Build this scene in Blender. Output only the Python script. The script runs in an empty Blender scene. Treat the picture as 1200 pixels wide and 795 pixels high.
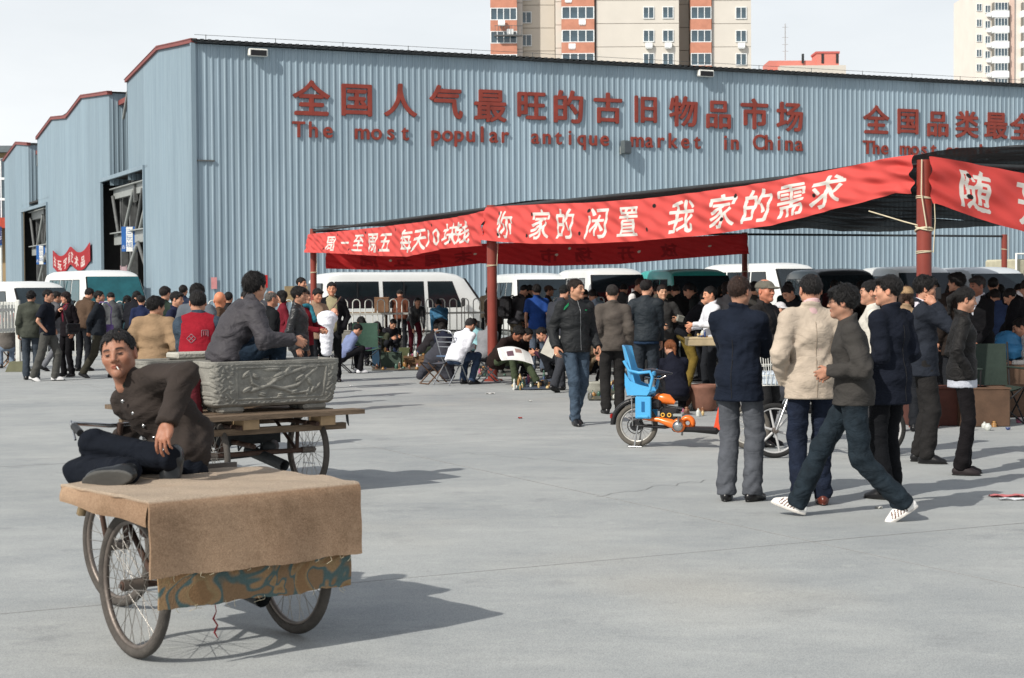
import bpy, bmesh, math, random
import numpy as np
from mathutils import Vector, Matrix, Euler
R = math.radians
scene = bpy.context.scene
col = scene.collection
random.seed(7)

# ---------------------------------------------------------------- camera
FPX = 2000.0
cam_d = bpy.data.cameras.new('camera')
cam = bpy.data.objects.new('camera', cam_d)
col.objects.link(cam)
cam_d.sensor_width = 36.0
cam_d.lens = FPX / 1200 * 36
cam_d.clip_start = 0.2
cam_d.clip_end = 4000
cam.location = (0, 0, 1.6)
cam.rotation_euler = (Matrix.Rotation(R(90 - 1.76), 3, 'X') @ Matrix.Rotation(R(-0.35), 3, 'Z')).to_euler()
cam_d.dof.use_dof = True
cam_d.dof.focus_distance = 19.0
cam_d.dof.aperture_fstop = 8.0
scene.camera = cam

# ---------------------------------------------------------------- sky and sun
SUN_AZ, SUN_EL = 46.0, 38.0          # direction the light travels over the ground (from +X), height of the sun
world = bpy.data.worlds.new('World')
scene.world = world
world.use_nodes = True
nt = world.node_tree
nt.nodes.clear()
def WN(t, **k):
    n = nt.nodes.new(t)
    for a, b in k.items():
        setattr(n, a, b)
    return n
out = WN('ShaderNodeOutputWorld')
bg = WN('ShaderNodeBackground')
sky = WN('ShaderNodeTexSky', sky_type='NISHITA')
sky.sun_disc = False
sky.sun_elevation = R(SUN_EL)
sky.sun_rotation = R(270 - SUN_AZ)
sky.air_density = 1.0
sky.dust_density = 3.0
tc = WN('ShaderNodeTexCoord')
mp = WN('ShaderNodeMapping')
mp.inputs['Scale'].default_value = (1.0, 1.0, 3.2)
no = WN('ShaderNodeTexNoise')
no.inputs['Scale'].default_value = 2.6
no.inputs['Detail'].default_value = 7
no.inputs['Roughness'].default_value = 0.55
cr = WN('ShaderNodeValToRGB')
cr.color_ramp.elements[0].position = 0.36
cr.color_ramp.elements[0].color = (0.78, 0.78, 0.78, 1)
cr.color_ramp.elements[1].position = 0.66
cr.color_ramp.elements[1].color = (0.95, 0.95, 0.95, 1)
sep = WN('ShaderNodeSeparateXYZ')
veil = WN('ShaderNodeMapRange')       # thin high cloud, thickest towards the horizon
veil.inputs['From Min'].default_value = 0.05
veil.inputs['From Max'].default_value = 0.9
veil.inputs['To Min'].default_value = 1.0
veil.inputs['To Max'].default_value = 0.25
mul = WN('ShaderNodeMath', operation='MULTIPLY')
mix = WN('ShaderNodeMixRGB')
SKY_S = 0.07
mix.inputs[2].default_value = (12.0, 12.4, 12.7, 1)
nt.links.new(tc.outputs['Generated'], mp.inputs[0])
nt.links.new(mp.outputs[0], no.inputs['Vector'])
nt.links.new(no.outputs[0], cr.inputs[0])
nt.links.new(tc.outputs['Generated'], sep.inputs[0])
nt.links.new(sep.outputs[2], veil.inputs[0])
nt.links.new(cr.outputs[0], mul.inputs[0])
nt.links.new(veil.outputs[0], mul.inputs[1])
nt.links.new(mul.outputs[0], mix.inputs[0])
nt.links.new(sky.outputs[0], mix.inputs[1])
nt.links.new(mix.outputs[0], bg.inputs[0])
bg.inputs[1].default_value = SKY_S
nt.links.new(bg.outputs[0], out.inputs[0])

sun_d = bpy.data.lights.new('sun', 'SUN')
sun_d.energy = 3.6
sun_d.angle = R(0.5)
sun_d.color = (1.0, 0.95, 0.87)
sun = bpy.data.objects.new('sun', sun_d)
col.objects.link(sun)
L = Vector((math.cos(R(SUN_AZ)) * math.cos(R(SUN_EL)), math.sin(R(SUN_AZ)) * math.cos(R(SUN_EL)), -math.sin(R(SUN_EL))))
sun.rotation_euler = L.to_track_quat('-Z', 'Y').to_euler()
sun.location = (-20, -20, 30)
scene.view_settings.view_transform = 'Standard'
scene.view_settings.look = 'None'
scene.view_settings.exposure = 0.30
scene.view_settings.gamma = 1.0

# ---------------------------------------------------------------- helpers
def lin(c):
    r = []
    for v in c[:3]:
        v = v / 255.0
        r.append(v / 12.92 if v <= 0.04045 else ((v + 0.055) / 1.055) ** 2.4)
    return tuple(r) + (1.0,)

def tag(o, label=None, cat=None, group=None, kind=None):
    if label: o['label'] = label
    if cat: o['category'] = cat
    if group: o['group'] = group
    if kind: o['kind'] = kind
    return o

def empty(name, loc=(0, 0, 0), rz=0.0, label=None, cat=None, group=None):
    o = bpy.data.objects.new(name, None)
    col.objects.link(o)
    o.location = loc
    o.rotation_euler = (0, 0, rz)
    o.empty_display_size = 0.2
    return tag(o, label, cat, group)

def horizon(px):
    return 336.0 + (600 - px) * 0.0061

def at(px, s, z=0.0):
    """a spot on the ground plane: column px of the photograph, s pixels to the metre there"""
    Y = FPX / s
    return Vector(((px - 600) / FPX * Y, Y, z))

def gp(px, py, z=0.0):
    s = (py - horizon(px)) / (1.6 - z)
    return at(px, s, z)

_mats = {}
def M(name, c, rough=0.75, metal=0.0, var=0.12, vs=6.0, bump=0.15, bs=60.0, spec=0.35, c2=None, stretch=None, trans=0, alpha=None):
    """procedural material: base colour c (sRGB 0-255) broken up by noise, plus fine relief"""
    if name in _mats: return _mats[name]
    m = bpy.data.materials.new(name)
    m.use_nodes = True
    t = m.node_tree
    b = t.nodes['Principled BSDF']
    b.inputs['Roughness'].default_value = rough
    b.inputs['Metallic'].default_value = metal
    b.inputs['Specular IOR Level'].default_value = spec
    cc = lin(c)
    tc = t.nodes.new('ShaderNodeTexCoord')
    src = tc.outputs['Object']
    if stretch:
        mp = t.nodes.new('ShaderNodeMapping')
        mp.inputs['Scale'].default_value = stretch
        t.links.new(src, mp.inputs[0])
        src = mp.outputs[0]
    n = t.nodes.new('ShaderNodeTexNoise')
    n.inputs['Scale'].default_value = vs
    n.inputs['Detail'].default_value = 5
    n.inputs['Roughness'].default_value = 0.6
    t.links.new(src, n.inputs['Vector'])
    r = t.nodes.new('ShaderNodeValToRGB')
    lo = tuple(v * (1 - var) for v in cc[:3]) + (1,)
    hi = tuple(min(1, v * (1 + var)) for v in cc[:3]) + (1,)
    if c2: hi = lin(c2)
    r.color_ramp.elements[0].position = 0.32
    r.color_ramp.elements[0].color = lo
    r.color_ramp.elements[1].position = 0.68
    r.color_ramp.elements[1].color = hi
    t.links.new(n.outputs[0], r.inputs[0])
    t.links.new(r.outputs[0], b.inputs['Base Color'])
    if bump > 0:
        n2 = t.nodes.new('ShaderNodeTexNoise')
        n2.inputs['Scale'].default_value = bs
        n2.inputs['Detail'].default_value = 3
        t.links.new(src, n2.inputs['Vector'])
        bp = t.nodes.new('ShaderNodeBump')
        bp.inputs['Strength'].default_value = bump
        bp.inputs['Distance'].default_value = 0.015
        t.links.new(n2.outputs[0], bp.inputs['Height'])
        t.links.new(bp.outputs[0], b.inputs['Normal'])
    if alpha is not None: b.inputs['Alpha'].default_value = alpha
    if trans: b.inputs['Transmission Weight'].default_value = trans
    _mats[name] = m
    return m

class MB:
    """collects shapes with material slots and links them as ONE mesh object"""
    def __init__(s):
        s.v = []; s.f = []; s.m = []; s.sm = []
    def add(s, vs, fs, mi=0, smooth=False):
        o = len(s.v)
        s.v.extend([tuple(v) for v in vs])
        s.f.extend([tuple(i + o for i in f) for f in fs])
        s.m.extend([mi] * len(fs)); s.sm.extend([smooth] * len(fs))
        return s
    def box(s, c, d, rz=0.0, mi=0, rot=None, bev=0.0):
        x, y, z = d[0] / 2, d[1] / 2, d[2] / 2
        if bev > 0:
            b = min(bev, x * .9, y * .9, z * .9)
            vs = []
            for sx in (-1, 1):
                for sy in (-1, 1):
                    for sz in (-1, 1):
                        vs += [Vector((sx * (x - b), sy * (y - b), sz * z)), Vector((sx * (x - b), sy * y, sz * (z - b))), Vector((sx * x, sy * (y - b), sz * (z - b)))]
            bm = bmesh.new()
            for v in vs: bm.verts.new(v)
            r = bmesh.ops.convex_hull(bm, input=bm.verts)
            bm.verts.ensure_lookup_table(); bm.verts.index_update()
            vs = [v.co.copy() for v in bm.verts]
            fs = [[v.index for v in f.verts] for f in bm.faces]
            bm.free()
        else:
            vs = [Vector((sx * x, sy * y, sz * z)) for sx in (-1, 1) for sy in (-1, 1) for sz in (-1, 1)]
            fs = [(0, 1, 3, 2), (4, 6, 7, 5), (0, 4, 5, 1), (2, 3, 7, 6), (0, 2, 6, 4), (1, 5, 7, 3)]
        m = rot if rot is not None else Matrix.Rotation(rz, 3, 'Z')
        c = Vector(c)
        return s.add([m @ v + c for v in vs], fs, mi)
    def tube(s, pts, rad, n=10, mi=0, caps=True, smooth=True):
        pts = [Vector(p) for p in pts]
        if not isinstance(rad, (list, tuple)): rad = [rad] * len(pts)
        vs = []; fs = []
        up = Vector((0, 0, 1))
        prev = None
        for i, p in enumerate(pts):
            d = (pts[min(i + 1, len(pts) - 1)] - pts[max(i - 1, 0)])
            if d.length < 1e-9: d = Vector((0, 0, 1))
            d.normalize()
            if prev is None:
                a = d.cross(up)
                if a.length < 0.05: a = d.cross(Vector((1, 0, 0)))
            else:
                a = prev - d * prev.dot(d)
                if a.length < 1e-6: a = d.cross(up)
            a.normalize(); prev = a
            b = d.cross(a)
            for k in range(n):
                t = 2 * math.pi * k / n
                vs.append(p + (a * math.cos(t) + b * math.sin(t)) * rad[i])
        for i in range(len(pts) - 1):
            for k in range(n):
                k2 = (k + 1) % n
                fs.append((i * n + k, i * n + k2, (i + 1) * n + k2, (i + 1) * n + k))
        s.add(vs, fs, mi, smooth)
        if caps:
            o = len(pts) - 1
            s.add([vs[k] for k in range(n)], [tuple(range(n - 1, -1, -1))], mi)
            s.add([vs[o * n + k] for k in range(n)], [tuple(range(n))], mi)
        return s
    def lathe(s, prof, n=16, c=(0, 0, 0), mi=0, smooth=True):
        c = Vector(c); vs = []; fs = []
        for r, z in prof:
            for k in range(n):
                t = 2 * math.pi * k / n
                vs.append(c + Vector((r * math.cos(t), r * math.sin(t), z)))
        for i in range(len(prof) - 1):
            for k in range(n):
                k2 = (k + 1) % n
                fs.append((i * n + k, i * n + k2, (i + 1) * n + k2, (i + 1) * n + k))
        s.add(vs, fs, mi, smooth)
        s.add(vs[:n], [tuple(range(n - 1, -1, -1))], mi)
        s.add(vs[-n:], [tuple(range(n))], mi)
        return s
    def torus(s, c, axis, R0, r, n=36, m=8, mi=0, a0=0.0, a1=2 * math.pi, zs=1.0):
        axis = Vector(axis).normalized()
        a = axis.cross(Vector((0, 0, 1)))
        if a.length < .05: a = Vector((1, 0, 0))
        a.normalize(); b = axis.cross(a); c = Vector(c)
        full = abs(a1 - a0 - 2 * math.pi) < 1e-6
        N = n if full else n + 1
        vs = []; fs = []
        for i in range(N):
            t = a0 + (a1 - a0) * i / n
            d = a * math.cos(t) + b * math.sin(t)
            for k in range(m):
                u = 2 * math.pi * k / m
                vs.append(c + d * (R0 + r * math.cos(u)) + axis * (r * zs * math.sin(u)))
        for i in range(n):
            j = (i + 1) % N
            for k in range(m):
                k2 = (k + 1) % m
                fs.append((i * m + k, j * m + k, j * m + k2, i * m + k2))
        return s.add(vs, fs, mi, True)
    def prism(s, poly, y0, y1, mi=0):
        """polygon in XZ pushed from y0 to y1"""
        n = len(poly)
        vs = [(p[0], y0, p[1]) for p in poly] + [(p[0], y1, p[1]) for p in poly]
        fs = [tuple(range(n)), tuple(range(2 * n - 1, n - 1, -1))]
        fs += [(i, (i + 1) % n + 0, (i + 1) % n + n, i + n)[::-1] for i in range(n)]
        return s.add(vs, fs, mi)
    def grid(s, P, mi=0, smooth=True, closed=False):
        nu, nv = len(P), len(P[0])
        vs = [p for row in P for p in row]
        fs = [(i * nv + j, (i + 1) * nv + j, (i + 1) * nv + j + 1, i * nv + j + 1) for i in range(nu - 1) for j in range(nv - 1)]
        return s.add(vs, fs, mi, smooth)
    def mesh(s, name):
        me = bpy.data.meshes.new(name)
        me.from_pydata([tuple(v) for v in s.v], [], s.f)
        me.polygons.foreach_set('material_index', s.m)
        me.polygons.foreach_set('use_smooth', s.sm)
        return me
    def build(s, name, mats, parent=None, fix=True):
        me = s.mesh(name)
        if not isinstance(mats, (list, tuple)): mats = [mats]
        for m in mats: me.materials.append(m)
        if fix:
            bm = bmesh.new(); bm.from_mesh(me)
            bmesh.ops.recalc_face_normals(bm, faces=bm.faces)
            bm.to_mesh(me); bm.free()
        me.update()
        o = bpy.data.objects.new(name, me)
        col.objects.link(o)
        if parent: o.parent = parent
        return o

def children(o):
    return [c for c in bpy.data.objects if c.parent == o]

def copy_tree(o, parent=None):
    kids = children(o)
    c = o.copy(); col.objects.link(c); c.parent = parent
    for ch in kids: copy_tree(ch, c)
    return c

def shared(me, name, parent, loc=(0, 0, 0), rot=(0, 0, 0), sc=(1, 1, 1)):
    o = bpy.data.objects.new(name, me)
    col.objects.link(o)
    o.parent = parent
    o.location = loc; o.rotation_euler = rot; o.scale = sc
    return o
# ---------------------------------------------------------------- directions of the warehouse
TH = R(24.0)
W = Vector((math.cos(TH), math.sin(TH), 0))      # along the front wall
D = Vector((-math.sin(TH), math.cos(TH), 0))     # away from the camera along the side wall
C0 = at(230, 34.0)
def bp(w, u, z):
    """point of the warehouse: w metres along the front wall, u metres back along the side wall"""
    return C0 + W * w + D * u + Vector((0, 0, z))

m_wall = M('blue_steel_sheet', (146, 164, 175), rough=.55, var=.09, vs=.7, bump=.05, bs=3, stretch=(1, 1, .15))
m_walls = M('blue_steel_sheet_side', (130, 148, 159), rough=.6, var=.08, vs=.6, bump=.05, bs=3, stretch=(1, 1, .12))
def weather(m):
    # each sheet its own shade, with faint run marks below the eaves and a few rusty streaks
    t = m.node_tree; b = t.nodes['Principled BSDF']; src = b.inputs['Base Color'].links[0].from_socket
    oi = t.nodes.new('ShaderNodeObjectInfo'); mr = t.nodes.new('ShaderNodeMapRange'); mr.inputs['To Min'].default_value = .93; mr.inputs['To Max'].default_value = 1.05
    t.links.new(oi.outputs['Random'], mr.inputs[0])
    g_ = t.nodes.new('ShaderNodeNewGeometry'); mp = t.nodes.new('ShaderNodeMapping'); mp.inputs['Scale'].default_value = (2.6, 2.6, .10)
    t.links.new(g_.outputs['Position'], mp.inputs[0])
    n = t.nodes.new('ShaderNodeTexNoise'); n.inputs['Scale'].default_value = 2.2; n.inputs['Detail'].default_value = 6; n.inputs['Roughness'].default_value = .7
    t.links.new(mp.outputs[0], n.inputs['Vector'])
    r = t.nodes.new('ShaderNodeValToRGB'); e = r.color_ramp.elements; e[0].position = .36; e[0].color = (.84, .86, .88, 1); e[1].position = .58; e[1].color = (1, 1, 1, 1)
    q = e.new(.74); q.color = (1, .98, .95, 1); q = e.new(.80); q.color = (.88, .78, .70, 1)
    t.links.new(n.outputs[0], r.inputs[0])
    a = t.nodes.new('ShaderNodeMixRGB'); a.blend_type = 'MULTIPLY'; a.inputs[0].default_value = 1; t.links.new(src, a.inputs[1]); t.links.new(r.outputs[0], a.inputs[2])
    c = t.nodes.new('ShaderNodeMixRGB'); c.blend_type = 'MULTIPLY'; c.inputs[0].default_value = 1; t.links.new(a.outputs[0], c.inputs[1]); t.links.new(mr.outputs[0], c.inputs[2])
    t.links.new(c.outputs[0], b.inputs['Base Color'])
weather(m_wall); weather(m_walls)
m_red = M('red_oxide_paint', (150, 62, 52), rough=.6, var=.15, vs=5)
m_redtrim = M('faded_red_trim', (128, 70, 66), rough=.6, var=.12, vs=2)
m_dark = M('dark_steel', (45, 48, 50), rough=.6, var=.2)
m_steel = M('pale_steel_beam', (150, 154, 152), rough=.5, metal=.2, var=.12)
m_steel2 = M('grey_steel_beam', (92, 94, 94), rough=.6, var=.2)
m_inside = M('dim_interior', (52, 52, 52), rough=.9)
m_roof = M('roof_sheet', (96, 104, 108), rough=.6)
m_white = M('white_paint', (222, 222, 216), rough=.45, var=.05, vs=3, bump=.05)
m_black = M('black_plastic', (28, 28, 30), rough=.5)
m_glass = M('dark_glass', (26, 34, 38), rough=.08, spec=.8, var=.3, vs=2, bump=0)
m_chrome = M('bright_metal', (190, 190, 190), rough=.25, metal=1.0, bump=0)

# ---------------------------------------------------------------- ground
m_conc = bpy.data.materials.new('concrete')
m_conc.use_nodes = True
def concrete():
    t = m_conc.node_tree; b = t.nodes['Principled BSDF']
    def N(ty, **k):
        n = t.nodes.new(ty)
        for a, v in k.items(): setattr(n, a, v)
        return n
    tc = N('ShaderNodeNewGeometry')
    P = tc.outputs['Position']
    def noise(sc, det=5, rough=.6, vec=None, dist=0):
        n = N('ShaderNodeTexNoise'); n.inputs['Scale'].default_value = sc; n.inputs['Detail'].default_value = det
        n.inputs['Roughness'].default_value = rough; n.inputs['Distortion'].default_value = dist
        t.links.new(vec or P, n.inputs['Vector']); return n.outputs[0]
    def ramp(src, a, ca, b_, cb):
        r = N('ShaderNodeValToRGB'); e = r.color_ramp.elements
        e[0].position = a; e[0].color = ca; e[1].position = b_; e[1].color = cb
        t.links.new(src, r.inputs[0]); return r.outputs[0]
    def mixc(f, a, b_, mode='MIX'):
        m = N('ShaderNodeMixRGB'); m.blend_type = mode
        if isinstance(f, float): m.inputs[0].default_value = f
        else: t.links.new(f, m.inputs[0])
        for i, x in ((1, a), (2, b_)):
            if isinstance(x, tuple): m.inputs[i].default_value = x
            else: t.links.new(x, m.inputs[i])
        return m.outputs[0]
    mp = N('ShaderNodeMapping'); mp.inputs['Rotation'].default_value = (0, 0, R(-28)); mp.inputs['Scale'].default_value = (.5, 1.0, 1)
    t.links.new(P, mp.inputs[0])
    base = ramp(noise(.35, 6, .65), .3, lin((146, 150, 151)), .7, lin((170, 172, 170)))
    sw = ramp(noise(3.0, 8, .7, mp.outputs[0], .5), .32, (.87, .88, .89, 1), .7, (1.06, 1.06, 1.05, 1))
    c = mixc(1.0, base, sw, 'MULTIPLY')
    patch = ramp(noise(.16, 4, .5), .56, (0, 0, 0, 1), .72, (1, 1, 1, 1))
    c = mixc(patch, c, mixc(.45, c, lin((178, 168, 150))))
    stain = ramp(noise(1.7, 6, .75), .57, (1, 1, 1, 1), .74, (.76, .76, .77, 1))
    c = mixc(1.0, c, stain, 'MULTIPLY')
    speck = ramp(noise(24, 3, .7), .66, (1, 1, 1, 1), .74, (.62, .62, .64, 1))
    c = mixc(.7, c, mixc(1.0, c, speck, 'MULTIPLY'))
    grit = ramp(noise(150, 2, .8), .35, (.74, .74, .74, 1), .65, (1.20, 1.20, 1.20, 1))
    c = mixc(1.0, c, grit, 'MULTIPLY')
    oil = ramp(noise(.55, 7, .72), .62, (1, 1, 1, 1), .70, (.84, .84, .85, 1))
    c = mixc(1.0, c, oil, 'MULTIPLY')
    pale = ramp(noise(5.5, 4, .6), .62, (1, 1, 1, 1), .70, (1.10, 1.10, 1.08, 1))
    c = mixc(1.0, c, pale, 'MULTIPLY')
    t.links.new(c, b.inputs['Base Color'])
    b.inputs['Roughness'].default_value = .85
    b.inputs['Specular IOR Level'].default_value = .25
    bpn = N('ShaderNodeBump'); bpn.inputs['Strength'].default_value = .25; bpn.inputs['Distance'].default_value = .004
    t.links.new(noise(90, 4, .7), bpn.inputs['Height']); t.links.new(bpn.outputs[0], b.inputs['Normal'])
concrete()
m_joint = M('joint_filler', (128, 129, 128), rough=.95)
g = MB()
g.add([(-1500, -60, -.030), (1500, -60, -.030), (1500, 2500, -.030), (-1500, 2500, -.030)], [(0, 1, 2, 3)])
ground = tag(g.build('ground', m_joint), kind='structure')
# cast concrete slabs with open joints, as far as their joints can be told apart
JA = gp(556, 550); JB = gp(1100, 668)
jd = (JB - JA).normalized(); jn = Vector((-jd.y, jd.x, 0))
if jn.y < 0: jn = -jn
SL, SWD, GAP = 7.2, 5.2, .010
sb = MB()
hx, hy = SL / 2 - GAP / 2, SWD / 2 - GAP / 2
ch = .002
sb.add([(-hx, -hy, -.05), (hx, -hy, -.05), (hx, hy, -.05), (-hx, hy, -.05),
        (-hx, -hy, -ch), (hx, -hy, -ch), (hx, hy, -ch), (-hx, hy, -ch),
        (-hx + ch, -hy + ch, 0), (hx - ch, -hy + ch, 0), (hx - ch, hy - ch, 0), (-hx + ch, hy - ch, 0)],
       [(0, 4, 5, 1)[::-1], (1, 5, 6, 2)[::-1], (2, 6, 7, 3)[::-1], (3, 7, 4, 0)[::-1],
        (4, 5, 9, 8), (5, 6, 10, 9), (6, 7, 11, 10), (7, 4, 8, 11), (8, 9, 10, 11)])
for _i in range(8): sb.m[_i] = 1        # sides and arrises take the joint filler colour
slab_me = sb.mesh('concrete_slab'); slab_me.materials.append(m_conc); slab_me.materials.append(m_joint)
bm_ = bmesh.new(); bm_.from_mesh(slab_me); bmesh.ops.recalc_face_normals(bm_, faces=bm_.faces); bm_.to_mesh(slab_me); bm_.free()
jr = math.atan2(jd.y, jd.x)
far = MB()
for i in range(-9, 10):
    for j in range(-5, 12):
        p = JA + jd * ((i + .18) * SL) + jn * ((j + .5) * SWD)
        if p.y < -3 or p.y > 46 or abs(p.x) > 4 + p.y * .42: continue
        shared(slab_me, 'concrete_slab', ground, (p.x, p.y, random.uniform(-.002, 0)), (0, 0, jr))
# beyond and around them one apron of the same concrete
far.add([(-1500, -60, -.022), (1500, -60, -.022), (1500, 2500, -.022), (-1500, 2500, -.022)], [(0, 1, 2, 3)])
tag(far.build('concrete_apron', m_conc), kind='structure')

# ---------------------------------------------------------------- corrugated sheets
def corrugated(mb, length, pitch, pt, zt, zb, depth=.035, off=0.0, mi=0, cuts=()):
    """sheet whose ribs run upright; pt(x, out, z) gives the point, zt(x)/zb(x) the top and bottom edge"""
    xs = [(0, 0)]
    x = off
    while x < length:
        for fr, o in ((0, 0), (.60, 0), (.70, 1), (.88, 1), (.98, 0)):
            q = x + fr * pitch
            if 0 < q < length: xs.append((q, o))
        x += pitch
    xs.append((length, 0))
    vs = []; fs = []
    for q, o in xs:
        vs += [pt(q, o * depth, zb(q)), pt(q, o * depth, zt(q))]
    for i in range(len(xs) - 1):
        fs.append((2 * i, 2 * i + 2, 2 * i + 3, 2 * i + 1))
    mb.add(vs, fs, mi)

def interp(tab):
    def f(x):
        for (a, za), (b, zb) in zip(tab, tab[1:]):
            if x <= b: return za + (zb - za) * max(0, (x - a)) / (b - a)
        return tab[-1][1]
    return f

ware = empty('warehouse', bp(0, 0, 0), label='long pale blue corrugated steel warehouse with saw-toothed roofline behind the market', cat='warehouse')
FL = 62.0
def rel(p): return Vector(p) - C0
def local(f): return lambda *a: rel(f(*a))

# front wall in separate tall sheets, lapped one over the next
PAN = 8 * .232
prof1 = interp([(0, 10.08), (5.35, 10.53), (11.3, 9.98)])
n = int(FL / PAN)
for k in range(n):
    mb = MB()
    w0 = k * PAN
    lap = .004 * (k % 2)
    corrugated(mb, PAN, .232, local(lambda x, o, z, w0=w0, lap=lap: bp(w0 + x, -o - lap, z)), lambda x: 10.0, lambda x: 0.0, depth=.028)
    mb.build('wall_sheet', m_wall, ware, fix=False)
mb = MB()
mb.box(rel(bp(-.02, -.03, 5.02)), (.16, .14, 10.04), rz=TH)
mb.build('corner_flashing', m_walls, ware)
# roof of the first shed, its ribbed edge standing over the front wall
def roof(profile, u0, u1, name='roof'):
    mb = MB()
    us = [u0 + (u1 - u0) * i / 12 for i in range(13)]
    P = []
    for u in us:
        P.append((u, profile(u)))
    for (a, za), (b, zb) in zip(P, P[1:]):
        mb.add([rel(bp(-.12, a, za + .05)), rel(bp(FL, a, za + .05)), rel(bp(FL, b, zb + .05)), rel(bp(-.12, b, zb + .05))], [(0, 1, 2, 3)])
    mb.build(name, m_roof, ware)
roof(prof1, -.22, 11.4)
mb = MB()
x = 0.0
while x < FL:
    mb.box(rel(bp(x, -.12, 10.105)), (.11, .30, .07), rz=TH)
    x += .26
mb.box(rel(bp(FL / 2, -.14, 10.05)), (FL, .2, .05), rz=TH)
mb.build('roof_edge', m_dark, ware)
# thin safety wire on little posts along the roof
mb = MB()
for k in range(24):
    mb.tube([rel(bp(.6 + k * 2.5, .6, 10.1)), rel(bp(.6 + k * 2.5, .6, 10.42))], .012, 4)
mb.tube([rel(bp(.2, .6, 10.4)), rel(bp(60, .6, 10.4))], .008, 4)
mb.build('roof_wire', m_steel2, ware)

def side(u0, u1, prof, openings=(), pitch=.20, name='side_wall'):
    def zb(u):
        for a, b, h in openings:
            if a <= u <= b: return h
        return 0.0
    # split at openings so that their edges stay upright
    marks = sorted({u0, u1} | {v for a, b, h in openings for v in (a, b) if u0 < v < u1})
    for a, b in zip(marks, marks[1:]):
        mid = (a + b) / 2; base = zb(mid)
        mb = MB()
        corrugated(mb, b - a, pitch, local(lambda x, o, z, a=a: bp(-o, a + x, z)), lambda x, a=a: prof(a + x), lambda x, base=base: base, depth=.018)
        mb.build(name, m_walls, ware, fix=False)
op1 = (8.06, 16.9, 6.25)
op2 = (31.8, 40.7, 5.95)
side(0, 11.2, prof1, [op1])
prof2 = interp([(15.1, 9.9), (21.4, 10.4), (25.6, 9.87), (29.9, 10.2), (34.9, 9.6)])
side(15.1, 34.9, prof2, [op1, op2])
prof3 = interp([(38.2, 9.55), (42.5, 9.95), (47.9, 9.35)])
side(38.2, 47.9, prof3, [op2])
roof(prof2, 14.9, 34.9); roof(prof3, 38.0, 47.9)
# front walls of the second and third shed, seen in the gaps
for u, zt in ((15.1, 9.9), (38.2, 9.5)):
    mb = MB()
    corrugated(mb, 12, .2, local(lambda x, o, z, u=u: bp(x, u - o, z)), lambda x: zt, lambda x: 6.0, depth=.02)
    mb.build('gap_wall', m_walls, ware, fix=False)
for u, zt in ((11.3, 9.95), (34.95, 9.6)):
    mb = MB()
    corrugated(mb, 12, .2, local(lambda x, o, z, u=u: bp(x, u + o, z)), lambda x: zt, lambda x: 6.0, depth=.02)
    mb.build('gap_wall', m_walls, ware, fix=False)
# recessed dark back of the gaps with posts and rain pipes
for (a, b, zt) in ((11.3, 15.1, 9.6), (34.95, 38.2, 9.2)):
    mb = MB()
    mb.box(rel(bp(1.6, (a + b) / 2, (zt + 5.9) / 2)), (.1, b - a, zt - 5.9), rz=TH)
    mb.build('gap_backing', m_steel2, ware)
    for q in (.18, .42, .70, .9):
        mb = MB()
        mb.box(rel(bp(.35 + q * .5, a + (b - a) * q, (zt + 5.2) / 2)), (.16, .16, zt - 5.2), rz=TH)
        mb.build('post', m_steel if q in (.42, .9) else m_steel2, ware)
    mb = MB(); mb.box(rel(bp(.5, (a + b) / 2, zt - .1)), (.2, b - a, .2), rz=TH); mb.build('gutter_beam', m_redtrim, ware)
    mb = MB(); mb.tube([rel(bp(.1, a + .3, zt)), rel(bp(.3, a + (b - a) * .6, zt - .9))], .06, 6); mb.build('brace', m_steel, ware)
# red trim along the gables, in straight lengths
def trim(prof, pts):
    for a, b in zip(pts, pts[1:]):
        mb = MB()
        for w0, w1, dz0, dz1 in ((-.10, .12, -.07, .09),):
            pa, pb = (a, prof(a)), (b, prof(b))
            q = [bp(w0, pa[0], pa[1] + dz0), bp(w1, pa[0], pa[1] + dz0), bp(w1, pa[0], pa[1] + dz1), bp(w0, pa[0], pa[1] + dz1),
                 bp(w0, pb[0], pb[1] + dz0), bp(w1, pb[0], pb[1] + dz0), bp(w1, pb[0], pb[1] + dz1), bp(w0, pb[0], pb[1] + dz1)]
            mb.add([rel(v) for v in q], [(0, 1, 2, 3), (7, 6, 5, 4), (0, 4, 5, 1), (1, 5, 6, 2), (2, 6, 7, 3), (3, 7, 4, 0)])
        mb.build('gable_trim', m_redtrim, ware)
trim(prof1, [-.1, 2.2, 5.35, 8.4, 11.25]); trim(prof2, [15.0, 18.0, 21.4, 25.6, 29.9, 34.95]); trim(prof3, [38.1, 42.5, 47.95])
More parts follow.
